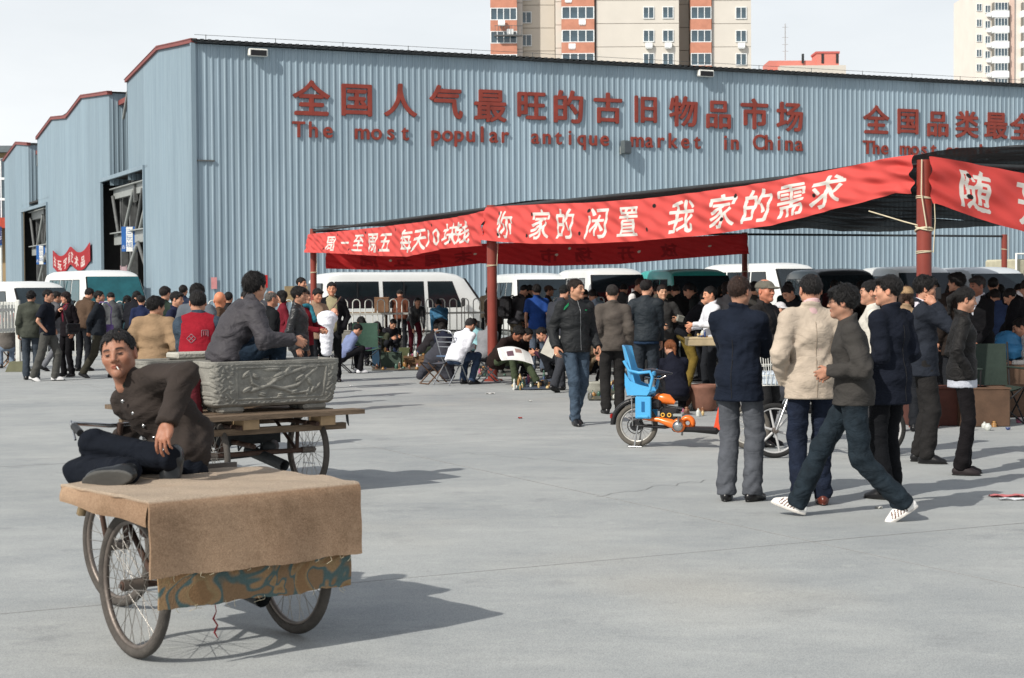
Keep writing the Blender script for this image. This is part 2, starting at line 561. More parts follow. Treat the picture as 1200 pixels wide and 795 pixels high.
# side openings: lining, steel frame inside, dim hall behind
for (a, b, h) in (op1, op2):
    mb = MB()
    mb.box(rel(bp(-.03, a, h / 2)), (.12, .1, h), rz=TH)
    mb.box(rel(bp(-.03, b, h / 2)), (.12, .1, h), rz=TH)
    mb.box(rel(bp(-.03, (a + b) / 2, h + .06)), (.12, b - a, .16), rz=TH)
    mb.build('opening_frame', m_walls, ware)
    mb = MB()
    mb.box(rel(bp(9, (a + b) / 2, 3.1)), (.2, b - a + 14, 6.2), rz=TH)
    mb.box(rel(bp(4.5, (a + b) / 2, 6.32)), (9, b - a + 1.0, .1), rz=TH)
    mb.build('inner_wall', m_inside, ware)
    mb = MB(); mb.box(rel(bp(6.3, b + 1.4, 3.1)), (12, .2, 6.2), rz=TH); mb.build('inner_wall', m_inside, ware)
    for z, t in ((5.7, .42), (3.75, .5)):
        mb = MB(); mb.box(rel(bp(.55, (a + b) / 2 + .4, z)), (.2, b - a - 1.2, t), rz=TH)
        mb.box(rel(bp(.42, (a + b) / 2 + .4, z + t / 2)), (.3, b - a - 1.2, .05), rz=TH)
        mb.build('truss_beam', m_steel, ware)
    for u in (a + 2.6, a + 6.0, b - .9):
        mb = MB(); mb.box(rel(bp(.75, u, 3.05)), (.3, .22, 6.1), rz=TH); mb.build('column', m_steel2, ware)
    dg_ = [(a + 1.0, 5.5, a + 2.9, 4.0), (a + 3.6, 4.0, a + 2.3, 5.6), (a + 4.1, 5.6, a + 6.2, 3.9), (b - 1.6, 3.9, b - .4, 5.6), (a + 3.5, 3.4, a + 7.6, 1.0), (a + 1.2, 2.0, a + 3.3, 3.5)]
    for i, (ua, za, ub, zb_) in enumerate(dg_):
        mb = MB(); mb.tube([rel(bp(.38, ua, za)), rel(bp(.38, ub, zb_))], .075, 6)
        mb.build('brace', m_steel if i % 2 == 0 else m_steel2, ware)
    for u, z in ((a + 2.2, 2.1), (a + 6.6, 2.5)):
        mb = MB(); mb.box(rel(bp(2.5, u, z)), (.2, 3.0, .18), rz=TH); mb.build('truss_beam', m_steel2, ware)
# flood lights fixed to the front wall
def wall_px(px, py):
    """point on the front wall plane seen at a spot of the photograph"""
    a = (px - 600) / FPX
    # C0.x + t cos = a (C0.y + t sin)
    t = (a * C0.y - C0.x) / (math.cos(TH) - a * math.sin(TH))
    Y = C0.y + t * math.sin(TH)
    z = 1.6 + (horizon(px) - py) * Y / FPX
    return t, z
def wlocal(t, out, z): return rel(bp(t, -out, z))
m_lens = M('lamp_glass', (60, 70, 76), rough=.15, spec=.7)
for px, py in ((304, 64), (825, 88)):
    t, z = wall_px(px, py)
    mb = MB(); mb.box(wlocal(t, .17, z), (.68, .22, .26), rz=TH, bev=.03)
    f = mb.build('flood_light', m_white, ware)
    mb = MB(); mb.box(wlocal(t, .285, z - .02), (.56, .03, .19), rz=TH); mb.build('lamp_face', m_black, f)
    mb = MB(); mb.box(wlocal(t, .05, z), (.2, .1, .1), rz=TH); mb.build('bracket', m_steel, f)
t, z = wall_px(731, 174)
mb = MB(); mb.box(wlocal(t, .24, z), (.42, .22, .52), rz=TH + .3, bev=.04)
f = mb.build('flood_light', M('grey_casting', (84, 92, 94), rough=.5), ware)
mb = MB(); mb.box(wlocal(t + .035, .352, z), (.34, .03, .42), rz=TH + .3); mb.build('lamp_face', m_lens, f)
mb = MB(); mb.box(wlocal(t - .1, .14, z - .1), (.08, .28, .3), rz=TH); mb.build('bracket', m_steel, f)

# ---------------------------------------------------------------- lettering
_gl = {}
def glyph(ch):
    """flat outline mesh of a character: (verts 2D, triangles, advance)"""
    if ch in _gl: return _gl[ch]
    cu = bpy.data.curves.new('g', 'FONT'); cu.body = ch; cu.size = 1
    o = bpy.data.objects.new('g', cu); col.objects.link(o)
    dg = bpy.context.evaluated_depsgraph_get()
    me = bpy.data.meshes.new_from_object(o.evaluated_get(dg))
    me.calc_loop_triangles()
    vs = [(v.co.x, v.co.y) for v in me.vertices]
    tr = [tuple(t.vertices) for t in me.loop_triangles]
    bpy.data.objects.remove(o); bpy.data.curves.remove(cu); bpy.data.meshes.remove(me)
    if not vs: vs = [(0, 0)]
    xs = [v[0] for v in vs]
    r = (np.array(vs), tr, max(xs), min(xs))
    _gl[ch] = r
    return r

def solid_glyph(mb, ch, place, size, depth, bold=.02, sx=1.0, base=0.035):
    """raised letter: heavier than the font by stacking shifted copies, each front a little proud of the last"""
    vs, tr, x1, x0 = glyph(ch)
    # boundary edges of the fill
    cnt = {}
    for t in tr:
        for a, b in ((t[0], t[1]), (t[1], t[2]), (t[2], t[0])):
            k = (min(a, b), max(a, b)); cnt[k] = cnt.get(k, 0) + 1
    edges = [k for k, c in cnt.items() if c == 1]
    cx = (x0 + x1) / 2
    sh = [(0, 0), (bold, 0), (-bold, 0), (0, bold), (0, -bold * .8), (bold * .7, bold * .6), (-bold * .7, -bold * .6)] if bold else [(0, 0)]
    for i, (dx, dy) in enumerate(sh):
        P = [((v[0] - cx) * sx + dx, v[1] + dy) for v in vs]
        f = depth + .0025 * i
        V = [place(p[0] * size, f, p[1] * size) for p in P] + [place(p[0] * size, base, p[1] * size) for p in P]
        n = len(P)
        mb.add(V, [t for t in tr] + [(a, b, b + n, a + n) for a, b in edges])

m_letter = M('red_brown_letters', (134, 58, 47), rough=.6, var=.18, vs=2, bump=.1)
def wall_sign(chars, words, label):
    """chars: list of (char, px, py centre); words: list of (char, px) with baseline given as py"""
    t0, z0 = wall_px(chars[0][1], chars[0][2])
    root = empty('wall_sign', bp(t0, -.1, z0), 0, label, 'sign')
    inv = root.location
    for ch, px, py, hpx in chars:
        t, z = wall_px(px, py)
        Y = C0.y + t * math.sin(TH)
        h = hpx * Y / FPX
        mb = MB()
        solid_glyph(mb, ch, lambda x, d, y: bp(t + x, -d, z + y - h * .40) - inv, h * 1.06, .075, bold=.026, sx=1.06)
        mb.build('letter', m_letter, root)
    for ch, px, py, hpx in words:
        t, z = wall_px(px, py)
        Y = C0.y + t * math.sin(TH)
        mb = MB()
        solid_glyph(mb, ch, lambda x, d, y: bp(t + x, -d, z + y) - inv, hpx * Y / FPX / .77, .07, bold=.019, sx=1.0)
        mb.build('letter', m_letter, root)

cs = [('全', 367, 117, 41), ('国', 420, 118, 38), ('人', 471, 119, 38), ('气', 524, 121, 38), ('最', 576, 125, 38), ('旺', 624, 125, 35),
      ('的', 667, 127, 38), ('古', 713, 128, 35), ('旧', 757, 129, 32), ('物', 801, 132, 35), ('品', 842, 135, 33), ('市', 884, 135, 35), ('场', 925, 138, 34)]
def word(s, xs, yb, h):
    return [(c, x, y, h) for c, x, y in zip(s, xs, yb)]
EN = []
def line(s, x0, x1, y0, y1, h):
    n = len(s)
    for i, c in enumerate(s):
        f = i / max(1, n - 1)
        if c != ' ': EN.append((c, x0 + (x1 - x0) * f, y0 + (y1 - y0) * f, h))
line('The', 352, 386, 161.5, 162, 20); line('most', 426, 476, 164, 165, 20); line('popular', 512, 593, 166, 168, 20)
line('antique', 628, 709, 169, 171.5, 19); line('market', 747, 817, 173, 175, 19); line('in', 850, 861, 176, 176, 19); line('China', 889, 936, 176, 177.5, 19)
wall_sign(cs, EN, 'red-brown raised slogan lettering on the warehouse wall above the long red banner')
EN = []
cs2 = [('全', 1026, 142, 33), ('国', 1063, 143, 30), ('品', 1098, 146, 30), ('类', 1132, 147, 31), ('最', 1166, 148, 31), ('全', 1196, 150, 31)]
line('The', 1016, 1036, 181, 181.5, 17); line('most', 1060, 1093, 182, 183, 17); line('complet', 1111, 1167, 184, 186, 17)
wall_sign(cs2, EN, 'red-brown raised slogan lettering at the right end of the warehouse wall')
# stay of the safety wire and a grab rail on the corner
mb = MB(); mb.box(wlocal(.35, .05, 6.0), (.7, .06, .05), rz=TH); mb.build('bracket', m_steel2, ware)

# ---------------------------------------------------------------- printed cloth helper: rasterises characters into a colour grid
def raster(W_, H_, nu, nv, items, bold=0):
    """items: (char, cx, baseline, size, sx, shear); returns bool array nu x nv"""
    A = np.zeros((nu, nv), bool)
    for ch, cx, by, size, sx, sh in items:
        vs, tr, x1, x0 = glyph(ch)
        mx = (x0 + x1) / 2
        P = np.empty_like(vs)
        P[:, 0] = (vs[:, 0] - mx) * size * sx + cx + sh * vs[:, 1] * size
        P[:, 1] = vs[:, 1] * size + by
        G = P / np.array([W_ / (nu - 1), H_ / (nv - 1)])
        for t in tr:
            a, b, c = G[t[0]], G[t[1]], G[t[2]]
            i0, i1 = int(max(0, math.floor(min(a[0], b[0], c[0])))), int(min(nu - 1, math.ceil(max(a[0], b[0], c[0]))))
            j0, j1 = int(max(0, math.floor(min(a[1], b[1], c[1])))), int(min(nv - 1, math.ceil(max(a[1], b[1], c[1]))))
            if i1 < i0 or j1 < j0: continue
            X, Y = np.meshgrid(np.arange(i0, i1 + 1), np.arange(j0, j1 + 1), indexing='ij')
            d = lambda p, q: (q[0] - p[0]) * (Y - p[1]) - (q[1] - p[1]) * (X - p[0])
            e0, e1, e2 = d(a, b), d(b, c), d(c, a)
            A[i0:i1 + 1, j0:j1 + 1] |= ((e0 >= 0) & (e1 >= 0) & (e2 >= 0)) | ((e0 <= 0) & (e1 <= 0) & (e2 <= 0))
    for _ in range(bold):
        B = A.copy(); B[1:] |= A[:-1]; B[:, 1:] |= A[:, :-1]; A = B
    return A

def print_mat(name, rough=.7, trans=0.0, bump=.1):
    m = bpy.data.materials.new(name); m.use_nodes = True
    t = m.node_tree; b = t.nodes['Principled BSDF']
    a = t.nodes.new('ShaderNodeAttribute'); a.attribute_name = 'print'
    n = t.nodes.new('ShaderNodeTexNoise'); n.inputs['Scale'].default_value = 3
    n.inputs['Detail'].default_value = 6
    r = t.nodes.new('ShaderNodeMapRange'); r.inputs['To Min'].default_value = .86; r.inputs['To Max'].default_value = 1.1
    t.links.new(n.outputs[0], r.inputs[0])
    mx = t.nodes.new('ShaderNodeMixRGB'); mx.blend_type = 'MULTIPLY'; mx.inputs[0].default_value = 1
    t.links.new(a.outputs['Color'], mx.inputs[1]); t.links.new(r.outputs[0], mx.inputs[2])
    t.links.new(mx.outputs[0], b.inputs['Base Color'])
    b.inputs['Roughness'].default_value = rough
    if trans:
        tr = t.nodes.new('ShaderNodeBsdfTranslucent'); ms = t.nodes.new('ShaderNodeMixShader'); ms.inputs[0].default_value = trans
        t.links.new(mx.outputs[0], tr.inputs[0])
        o = t.nodes['Material Output']
        t.links.new(b.outputs[0], ms.inputs[1]); t.links.new(tr.outputs[0], ms.inputs[2]); t.links.new(ms.outputs[0], o.inputs[0])
    return m

def cloth_obj(name, P, C, mat, parent, thick=0.0):
    """P: (nu,nv,3) points, C: (nu,nv,3) linear colours"""
    nu, nv = P.shape[:2]
    me = bpy.data.meshes.new(name)
    ii, jj = np.meshgrid(np.arange(nu - 1), np.arange(nv - 1), indexing='ij')
    a = (ii * nv + jj).ravel()
    F = np.stack([a, a + nv, a + nv + 1, a + 1], 1)
    me.vertices.add(nu * nv); me.vertices.foreach_set('co', P.reshape(-1).astype(np.float32))
    me.loops.add(F.size); me.loops.foreach_set('vertex_index', F.ravel().astype(np.int32))
    me.polygons.add(len(F)); me.polygons.foreach_set('loop_start', np.arange(0, F.size, 4, dtype=np.int32))
    me.update(calc_edges=True)
    at_ = me.color_attributes.new('print', 'FLOAT_COLOR', 'POINT')
    CC = np.ones((nu * nv, 4), np.float32); CC[:, :3] = C.reshape(-1, 3)
    at_.data.foreach_set('color', CC.ravel())
    me.polygons.foreach_set('use_smooth', [True] * len(F))
    me.materials.append(mat)
    o = bpy.data.objects.new(name, me); col.objects.link(o); o.parent = parent
    if thick:
        md = o.modifiers.new('thickness', 'SOLIDIFY'); md.thickness = thick; md.offset = 0
    return o
m_print = print_mat('printed_cloth', trans=.3)
m_print_paper = print_mat('printed_board')

def sign_board(name, P0, P1, h, thick, items, bgc, fgc, parent, res=90):
    """flat board from P0 to P1 (lower corners), printed on its front"""
    e = (P1 - P0); w = e.length; e.normalize(); nrm = Vector((e.y, -e.x, 0))
    nu, nv = max(2, int(w * res)), max(2, int(h * res))
    A = raster(w, h, nu, nv, items)
    C = np.empty((nu, nv, 3)); C[:] = lin(bgc)[:3]; C[A] = lin(fgc)[:3]
    U, V = np.meshgrid(np.linspace(0, w, nu), np.linspace(0, h, nv), indexing='ij')
    P = np.empty((nu, nv, 3))
    for k in range(3): P[..., k] = P0[k] + e[k] * U + nrm[k] * (thick / 2 + .003)
    P[..., 2] += V
    o = cloth_obj(name, P, C, m_print_paper, parent)
    return o

# hanging blue and white signs in the openings
m_signblue = M('sign_blue', (34, 92, 160), rough=.5)
for i, (px0, px1, py0, py1, lab, uu) in enumerate(((144, 162, 266, 295, 'blue and white hanging sign in the nearer side opening of the warehouse', 12.6), (44, 55, 288, 310, 'small blue and white hanging sign in the farther side opening', 36.0))):
    Y = C0.y + uu * D.y
    p = at((px0 + px1) / 2, FPX / Y)
    w = (px1 - px0) * Y / FPX; h = (py1 - py0) * Y / FPX
    z0 = 1.6 + (horizon(px0) - py1) * Y / FPX
    r = empty('hanging_sign', (p.x, p.y, z0), 0, lab, 'sign')
    mb = MB(); mb.box((0, 0, h / 2), (w, .08, h)); mb.build('board', m_signblue, r)
    mb = MB(); mb.box((0.02, -.045, h / 2), (w * .42, .012, h * .98)); mb.build('white_field', m_white, r)
    its = [(c, w * .21, h * (.72 - .27 * k), .24 * h, 1, 0) for k, c in enumerate('古玩城')]
    o = sign_board('lettering', Vector((-w * .19, -.05, 0)), Vector((w * .23, -.05, 0)), h * .97, .012, its, (220, 222, 220), (40, 90, 150), r)
    for sx in (-1, 1):
        mb = MB(); mb.tube([(sx * w * .4, 0, h), (sx * w * .4, 0, h + 1.2)], .015, 5); mb.build('hanger', m_steel2, r)
    for sx in (-.37, .37):
        its = [('古', w * .12, h * .12, .16 * h, 1, 0)]
        sign_board('lettering', Vector((sx * w - w * .12, -.045, 0)), Vector((sx * w + w * .12, -.045, 0)), h * .3, .004, its, (34, 92, 160), (210, 215, 220), r)

# wavy red wall banner on the second shed
def side_px(px, py):
    a = (px - 600) / FPX
    u = (C0.x - a * C0.y) / (a * D.y - D.x)
    Y = C0.y + u * D.y
    return u, 1.6 + (horizon(px) - py) * Y / FPX
u0, z0 = side_px(110, 305); u1, z1 = side_px(66, 305)
Lb = u1 - u0; hb = .85
nu, nv = 160, 50
A = raster(Lb, hb, nu, nv, [(c, Lb * (.09 + .118 * k), hb * .22, hb * .62, 1.6, 0) for k, c in enumerate('古玩字画艺术品')], bold=1)
C = np.empty((nu, nv, 3)); C[:] = lin((176, 38, 46))[:3]; C[A] = lin((225, 210, 205))[:3]
P = np.empty((nu, nv, 3))
zz = side_px(88, 306)[1] - hb * .5
for i in range(nu):
    f = i / (nu - 1)
    wave = .22 * math.cos(f * 4 * math.pi) * (1 if 1 else 0)
    for j in range(nv):
        q = bp(-.12 - .06 * math.sin(f * 4 * math.pi), u1 - f * Lb, zz + j / (nv - 1) * hb + wave * .8 + .15 * f)
        P[i, j] = q
wb = cloth_obj('wall_banner', P, C, m_print, None, .01)
tag(wb, 'small wavy red banner with white characters on the side wall of the warehouse', 'banner')
# red notice and pale notice by the front corner
for px, py, w, h, c, lab in ((310, 330, .22, .45, (190, 40, 44), 'small red notice on the front wall beyond the seated man'), (251, 332, .20, .4, (205, 140, 140), 'small faded pink notice on the front wall near its corner')):
    t, z = wall_px(px, py)
    mb = MB(); mb.box(bp(t, -.06, z), (w, .02, h), rz=TH)
    o = mb.build('notice', M('notice_%d' % px, c)); tag(o, lab, 'notice')
t, z = wall_px(345, 338)
mb = MB(); mb.box(bp(t, -.7, z - .2), (1.1, .04, .55), rz=TH); mb.tube([bp(t, -.68, 0), bp(t, -.68, z + .05)], .03, 6)
tag(mb.build('notice_board', M('tan_board', (150, 130, 98))), 'plain tan notice board on a post by the warehouse wall', 'notice board')
t_, z_ = side_px(181, 330)
mb = MB()
for q in ((0, 0), (0, 1.1)):
    mb.tube([bp(-1.0, 6.8 + q[1], 0), bp(-1.0, 6.8 + q[1], 2.5)], .03, 6)
mb.box(bp(-1.0, 7.35, 1.75), (.04, 1.05, 1.4), rz=TH)
tag(mb.build('poster_board', M('faded_poster', (150, 128, 132), var=.3, vs=4)), 'faded poster board standing in front of the nearer side opening', 'poster board')

# ---------------------------------------------------------------- apartment blocks
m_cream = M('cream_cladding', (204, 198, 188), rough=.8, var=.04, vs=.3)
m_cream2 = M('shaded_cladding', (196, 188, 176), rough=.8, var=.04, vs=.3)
m_brick = M('orange_brick_cladding', (188, 130, 108), rough=.85, var=.1, vs=1.5)
m_wframe = M('white_window_frame', (225, 228, 228), rough=.5)
m_pane = M('window_pane', (64, 82, 92), rough=.1, spec=.8, var=.4, vs=.6, bump=0)
m_lightwall = M('pale_cladding', (222, 214, 204), rough=.8, var=.04, vs=.3)
def win_mesh(w, h, n=2):
    f = MB()
    t = .09
    f.box((0, -.05, h / 2 - t / 2), (w, .12, t)); f.box((0, -.05, -h / 2 + t / 2), (w, .12, t))
    for k in range(n + 1):
        x = -w / 2 + t / 2 + (w - t) * k / n
        f.box((x, -.045, 0), (t, .10, h - 2 * t + .002))
    me = f.mesh('window'); me.materials.append(m_wframe)
    g_ = MB(); g_.box((0, -.02, 0), (w - .05, .04, h - .05)); mg = g_.mesh('pane'); mg.materials.append(m_pane)
    return me, mg
def ac_mesh():
    f = MB(); f.box((0, -.25, 0), (.85, .4, .6)); f.box((0, -.25, -.38), (.7, .5, .06))
    f.lathe([(.22, 0), (.22, .01)], 12, (0, 0, 0))
    me = f.mesh('air_conditioner'); me.materials.append(m_wframe); return me
ac_me = ac_mesh()
def put_window(meshes, parent, o, ex, x, z):
    """window on a wall that starts at o and runs along unit vector ex"""
    p = o + ex * x
    rz = math.atan2(ex.y, ex.x)
    a = shared(meshes[0], 'window', parent, (p.x, p.y, z), (0, 0, rz))
    b = shared(meshes[1], 'pane', a)
    return a
def wall_slab(parent, o, ex, length, z0, z1, mat, name='wall', t=.3):
    c = o + ex * (length / 2); ny = Vector((-ex.y, ex.x, 0)) * (t / 2)
    mb = MB(); mb.box((c.x + ny.x, c.y + ny.y, (z0 + z1) / 2), (length, t, z1 - z0), rz=math.atan2(ex.y, ex.x))
    return mb.build(name, mat, parent)

FH = 2.8
TS = 9.6
def tower():
    Y = FPX / TS
    X = lambda px: (px - 600) / TS
    root = empty('apartment_tower', (0, 0, 0), 0, 'tall cream and orange apartment tower rising behind the middle of the warehouse roof', 'apartment block')
    root.location = (X(730), Y, 0)
    loc = root.location
    w_small = win_mesh(1.35, 1.45); w_bal = win_mesh(3.0, 1.5, 4); w_bal2 = win_mesh(2.6, 1.5, 3)
    zrow = [1.6 + (335 - y) / TS for y in (71, 44, 17, -10, -37, -64)]
    ex = Vector((1, .04, 0)).normalized()
    def P(px, dy=0): return Vector((X(px) - loc.x, dy, 0))
    def wall(px0, px1, dy, mat, panels=True, name='wall'):
        # storey-high cladding panels with open joints
        w = X(px1) - X(px0)
        o = wall_slab(root, P(px0, dy), Vector((1, 0, 0)), w, 0, zrow[0] - 3.4, mat)
        for k, z in enumerate([zrow[0] - FH] + zrow):
            nn = max(1, round(w / 7))
            for q in range(nn):
                wall_slab(root, P(px0, dy) + Vector((w * q / nn + .02, 0, 0)), Vector((1, 0, 0)), w / nn - .04, z - .75 - .5, z - .75 - .5 + FH - .05, mat, 'cladding_panel')
        mb = MB(); c = P(px0, dy) + Vector((w / 2, 6.2, 0)); mb.box((c.x, c.y, 21), (w - .1, 12, 42)); mb.build('core', M('joint_dark', (168, 158, 144)), root)
    # left wing: brick bays and a cream return
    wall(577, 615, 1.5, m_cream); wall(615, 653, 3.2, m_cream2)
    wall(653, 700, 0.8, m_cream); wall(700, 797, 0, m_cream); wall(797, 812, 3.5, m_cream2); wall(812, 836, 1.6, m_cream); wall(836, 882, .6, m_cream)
    def bays(px0, px1, dy, wm, npx):
        w = X(px1) - X(px0)
        for z in [zrow[0] - FH] + zrow:
            mb = MB(); c = P((px0 + px1) / 2, dy); mb.box((c.x, c.y - .45, z - FH / 2 - .02), (w, 1.1, FH - 1.48)); mb.build('balcony_wall', m_brick, root)
            n_ = npx
            for k in range(n_):
                xx = -w / 2 + w * (k + .5) / n_
                s_ = shared(wm[0], 'window', root, (c.x + xx, c.y - .9, z), (0, 0, 0), (w / n_ / wm[2], 1, 1)); shared(wm[1], 'pane', s_)
            mb = MB(); mb.box((c.x, c.y - .3, z), (w - .1, 1.0, 1.5)); mb.build('balcony_room', M('room_shade', (120, 118, 112)), root)
    bays(577, 608, 1.2, w_bal + (3.0,), 1); bays(660, 698, .6, w_bal + (3.0,), 1); bays(811, 835, 1.2, w_bal2 + (2.6,), 1)
    for px, dy in ((619, 3.1),):
        for z in zrow: put_window(w_small, root, P(px, dy), Vector((1, 0, 0)), 0, z)
    for px in (761.5, 784):
        for i, z in enumerate(zrow):
            put_window(w_small, root, P(px, -.02), Vector((1, 0, 0)), 0, z)
            if i < 2: shared(ac_me, 'air_conditioner', root, (P(px).x, -.05, z - 1.15))
    for i, z in enumerate(zrow):
        put_window(w_small, root, P(870, .58), Vector((1, 0, 0)), 0, z)
        if i == 1: shared(ac_me, 'air_conditioner', root, (P(870).x, .5, z - 1.15))
    for px, z in ((600, zrow[1] + .6), (590, zrow[2] - 1.1), (672, zrow[1] - 1.2), (684, zrow[2] - 1.1), (668, zrow[2] + 1.6)):
        shared(ac_me, 'air_conditioner', root, (P(px).x, 0, z))
    # open balcony cage on the left wing
    mb = MB(); c = P(598, .2)
    for k in range(9): mb.box((c.x - 1.6 + k * .4, c.y - .9, zrow[1] + .7), (.05, .05, 1.1))
    mb.box((c.x, c.y - .6, zrow[1] + .1), (3.4, .8, .14)); mb.box((c.x, c.y - .9, zrow[1] + 1.25), (3.4, .06, .06))
    mb.build('balcony_rail', m_steel2, root)
    mb = MB(); mb.box((0, 6, 44), (X(882) - X(577), 12, 1.0)); mb.build('roof', m_cream2, root)
tower()

def right_tower():
    s = 6.3; Y = FPX / s
    X = lambda px: (px - 600) / s
    root = empty('apartment_tower', (X(1180), Y, 0), 0, 'pale apartment tower with stacked white balconies at the right edge', 'apartment block')
    ox = root.location.x
    zr = [1.6 + (332 - y) / s for y in (98, 80, 63, 45.5, 28, 10)]
    m = m_lightwall
    mb = MB(); mb.box((X(1195) - ox, 8, 28), (X(1247) - X(1143), 15.6, 56)); mb.build('wall', m, root)
    wm = win_mesh(1.0, 1.4); wb_ = win_mesh(2.4, 1.5, 4)
    for z in zr:
        put_window(wm, root, Vector((X(1147) - ox, .15, 0)), Vector((1, 0, 0)), 0, z)
        put_window(wm, root, Vector((X(1157) - ox, .15, 0)), Vector((1, 0, 0)), 0, z - .3)
        shared(ac_me, 'air_conditioner', root, (X(1158) - ox, .1, z - 1.4))
        for px in (1171, 1205):
            c = X(px) - ox
            mb = MB(); mb.box((c, -.35, z - 1.4), (3.1, 1.3, 1.3), bev=.1); mb.build('balcony_wall', m_wframe, root)
            a = shared(wb_[0], 'window', root, (c, -.9, z)); shared(wb_[1], 'pane', a)
            mb = MB(); mb.box((c, -.3, z), (2.9, 1.1, 1.5)); mb.build('balcony_room', M('room_shade', (120, 118, 112)), root)
    mb = MB(); mb.box((X(1185) - ox, -.05, 28), (.8, .4, 56)); mb.build('pier', M('pinkish_render', (206, 180, 166)), root)
right_tower()
def pink_block():
    s = 8.0; Y = FPX / s
    X = lambda px: (px - 600) / s
    root = empty('pink_building', (X(940), Y, 0), 0, 'low salmon pink rooftop building with an aerial beyond the warehouse', 'building')
    z = lambda py: 1.6 + (333.5 - py) / s
    m = M('salmon_render', (206, 128, 116), rough=.85, var=.06, vs=.4)
    ox = root.location.x
    mb = MB(); mb.box((X(930) - ox, 3.0, z(72) / 2), (X(958) - X(901), 6, z(72))); mb.build('wall', m, root)
    mb = MB(); mb.box((X(970) - ox, 1.8, z(64) / 2), (X(983) - X(957), 4, z(64))); mb.build('stair_tower', m, root)
    mb = MB(); mb.box((X(970) - ox, 1.8, z(63)), (X(984) - X(956), 4.2, .3)); mb.build('roof', M('salmon_dark', (186, 98, 92)), root)
    mb = MB(); mb.box((X(950) - ox, -.8, z(80) / 2), (X(1006) - X(930), 3, z(80))); mb.build('annex_wall', m_cream, root)
    for px in (941, 964, 981):
        mb = MB(); mb.box((X(px) - ox, -.22, z(70)), (.35, .12, 1.4)); mb.build('vent', m_dark, root)
    mb = MB(); mb.tube([(X(922) - ox, 1, z(70)), (X(922) - ox, 1, z(28))], .08, 5)
    for py in (32, 44, 52, 60): mb.box((X(922) - ox, 1, z(py)), (.9, .06, .06))
    mb.build('aerial', M('aerial_grey', (170, 170, 172)), root)
pink_block()
def left_block():
    s = 15.0; Y = FPX / s
    X = lambda px: (px - 600) / s
    root = empty('brown_building', (X(-8), Y, 0), 0, 'tan building with red awning and blue sign at the left edge', 'building')
    ox = root.location.x
    z = lambda py: 1.6 + (339.6 - py) / s
    mb = MB(); mb.box((0, 3, z(178) / 2), (X(12) - X(-60), 6, z(178))); mb.build('wall', M('tan_render', (150, 130, 98), var=.15, vs=.8), root)
    mb = MB(); mb.box((0, 2.8, z(176)), (X(13) - X(-62), 7, .5)); mb.build('roof', m_roof, root)
    wm = win_mesh(.9, 1.6)
    for py in (198, 222, 246):
        for px in (4, -9): put_window(wm, root, Vector((X(px) - ox, -.02, 0)), Vector((1, 0, 0)), 0, z(py))
    mb = MB(); mb.box((0, -.5, z(262)), (X(10) - X(-40), 1.2, .8)); mb.build('awning', M('orange_awning', (170, 70, 52)), root)
    sign_board('sign_lettering', Vector((X(-20) - ox, -1.3, z(286))), Vector((X(9) - ox, -1.3, z(286))), 1.3, .02,
               [(c, .35 + k * .9, .35, .8, 1, 0) for k, c in enumerate('古家具')], (40, 52, 96), (210, 205, 210), root, 40)
    mb = MB(); mb.box((X(-5.5) - ox, -1.2, z(277.5)), (X(9) - X(-20), .1, 1.4)); mb.build('sign_board', m_signblue, root)
    for px in (-15, -2, 7):
        mb = MB(); mb.tube([(X(px) - ox, -1.0, 0), (X(px) - ox, -1.0, z(262))], .1, 6); mb.build('post', m_white, root)
left_block()
# ================================================================ figures: implicit surfaces turned into meshes
F4 = np.float32
def V3(*a): return np.array(a, F4)
def cone(P, a, b, ra, rb):
    a = np.asarray(a, F4); b = np.asarray(b, F4)
    ba = b - a
    t = np.clip(((P - a) @ ba) / max(1e-9, float(ba @ ba)), 0, 1)
    return np.linalg.norm(P - a - t[..., None] * ba, axis=-1) - (ra + (rb - ra) * t)
def ell(P, c, r, Mx=None):
    q = P - np.asarray(c, F4)
    if Mx is not None: q = q @ Mx          # into the ellipsoid's own frame (columns of Mx are its axes)
    r = np.asarray(r, F4)
    k0 = np.linalg.norm(q / r, axis=-1); k1 = np.linalg.norm(q / (r * r), axis=-1)
    return k0 * (k0 - 1) / np.maximum(k1, 1e-6)
def smin(a, b, k):
    h = np.clip(.5 + .5 * (b - a) / k, 0, 1)
    return b * (1 - h) + a * h - k * h * (1 - h)
def smax(a, b, k): return -smin(-a, -b, k)

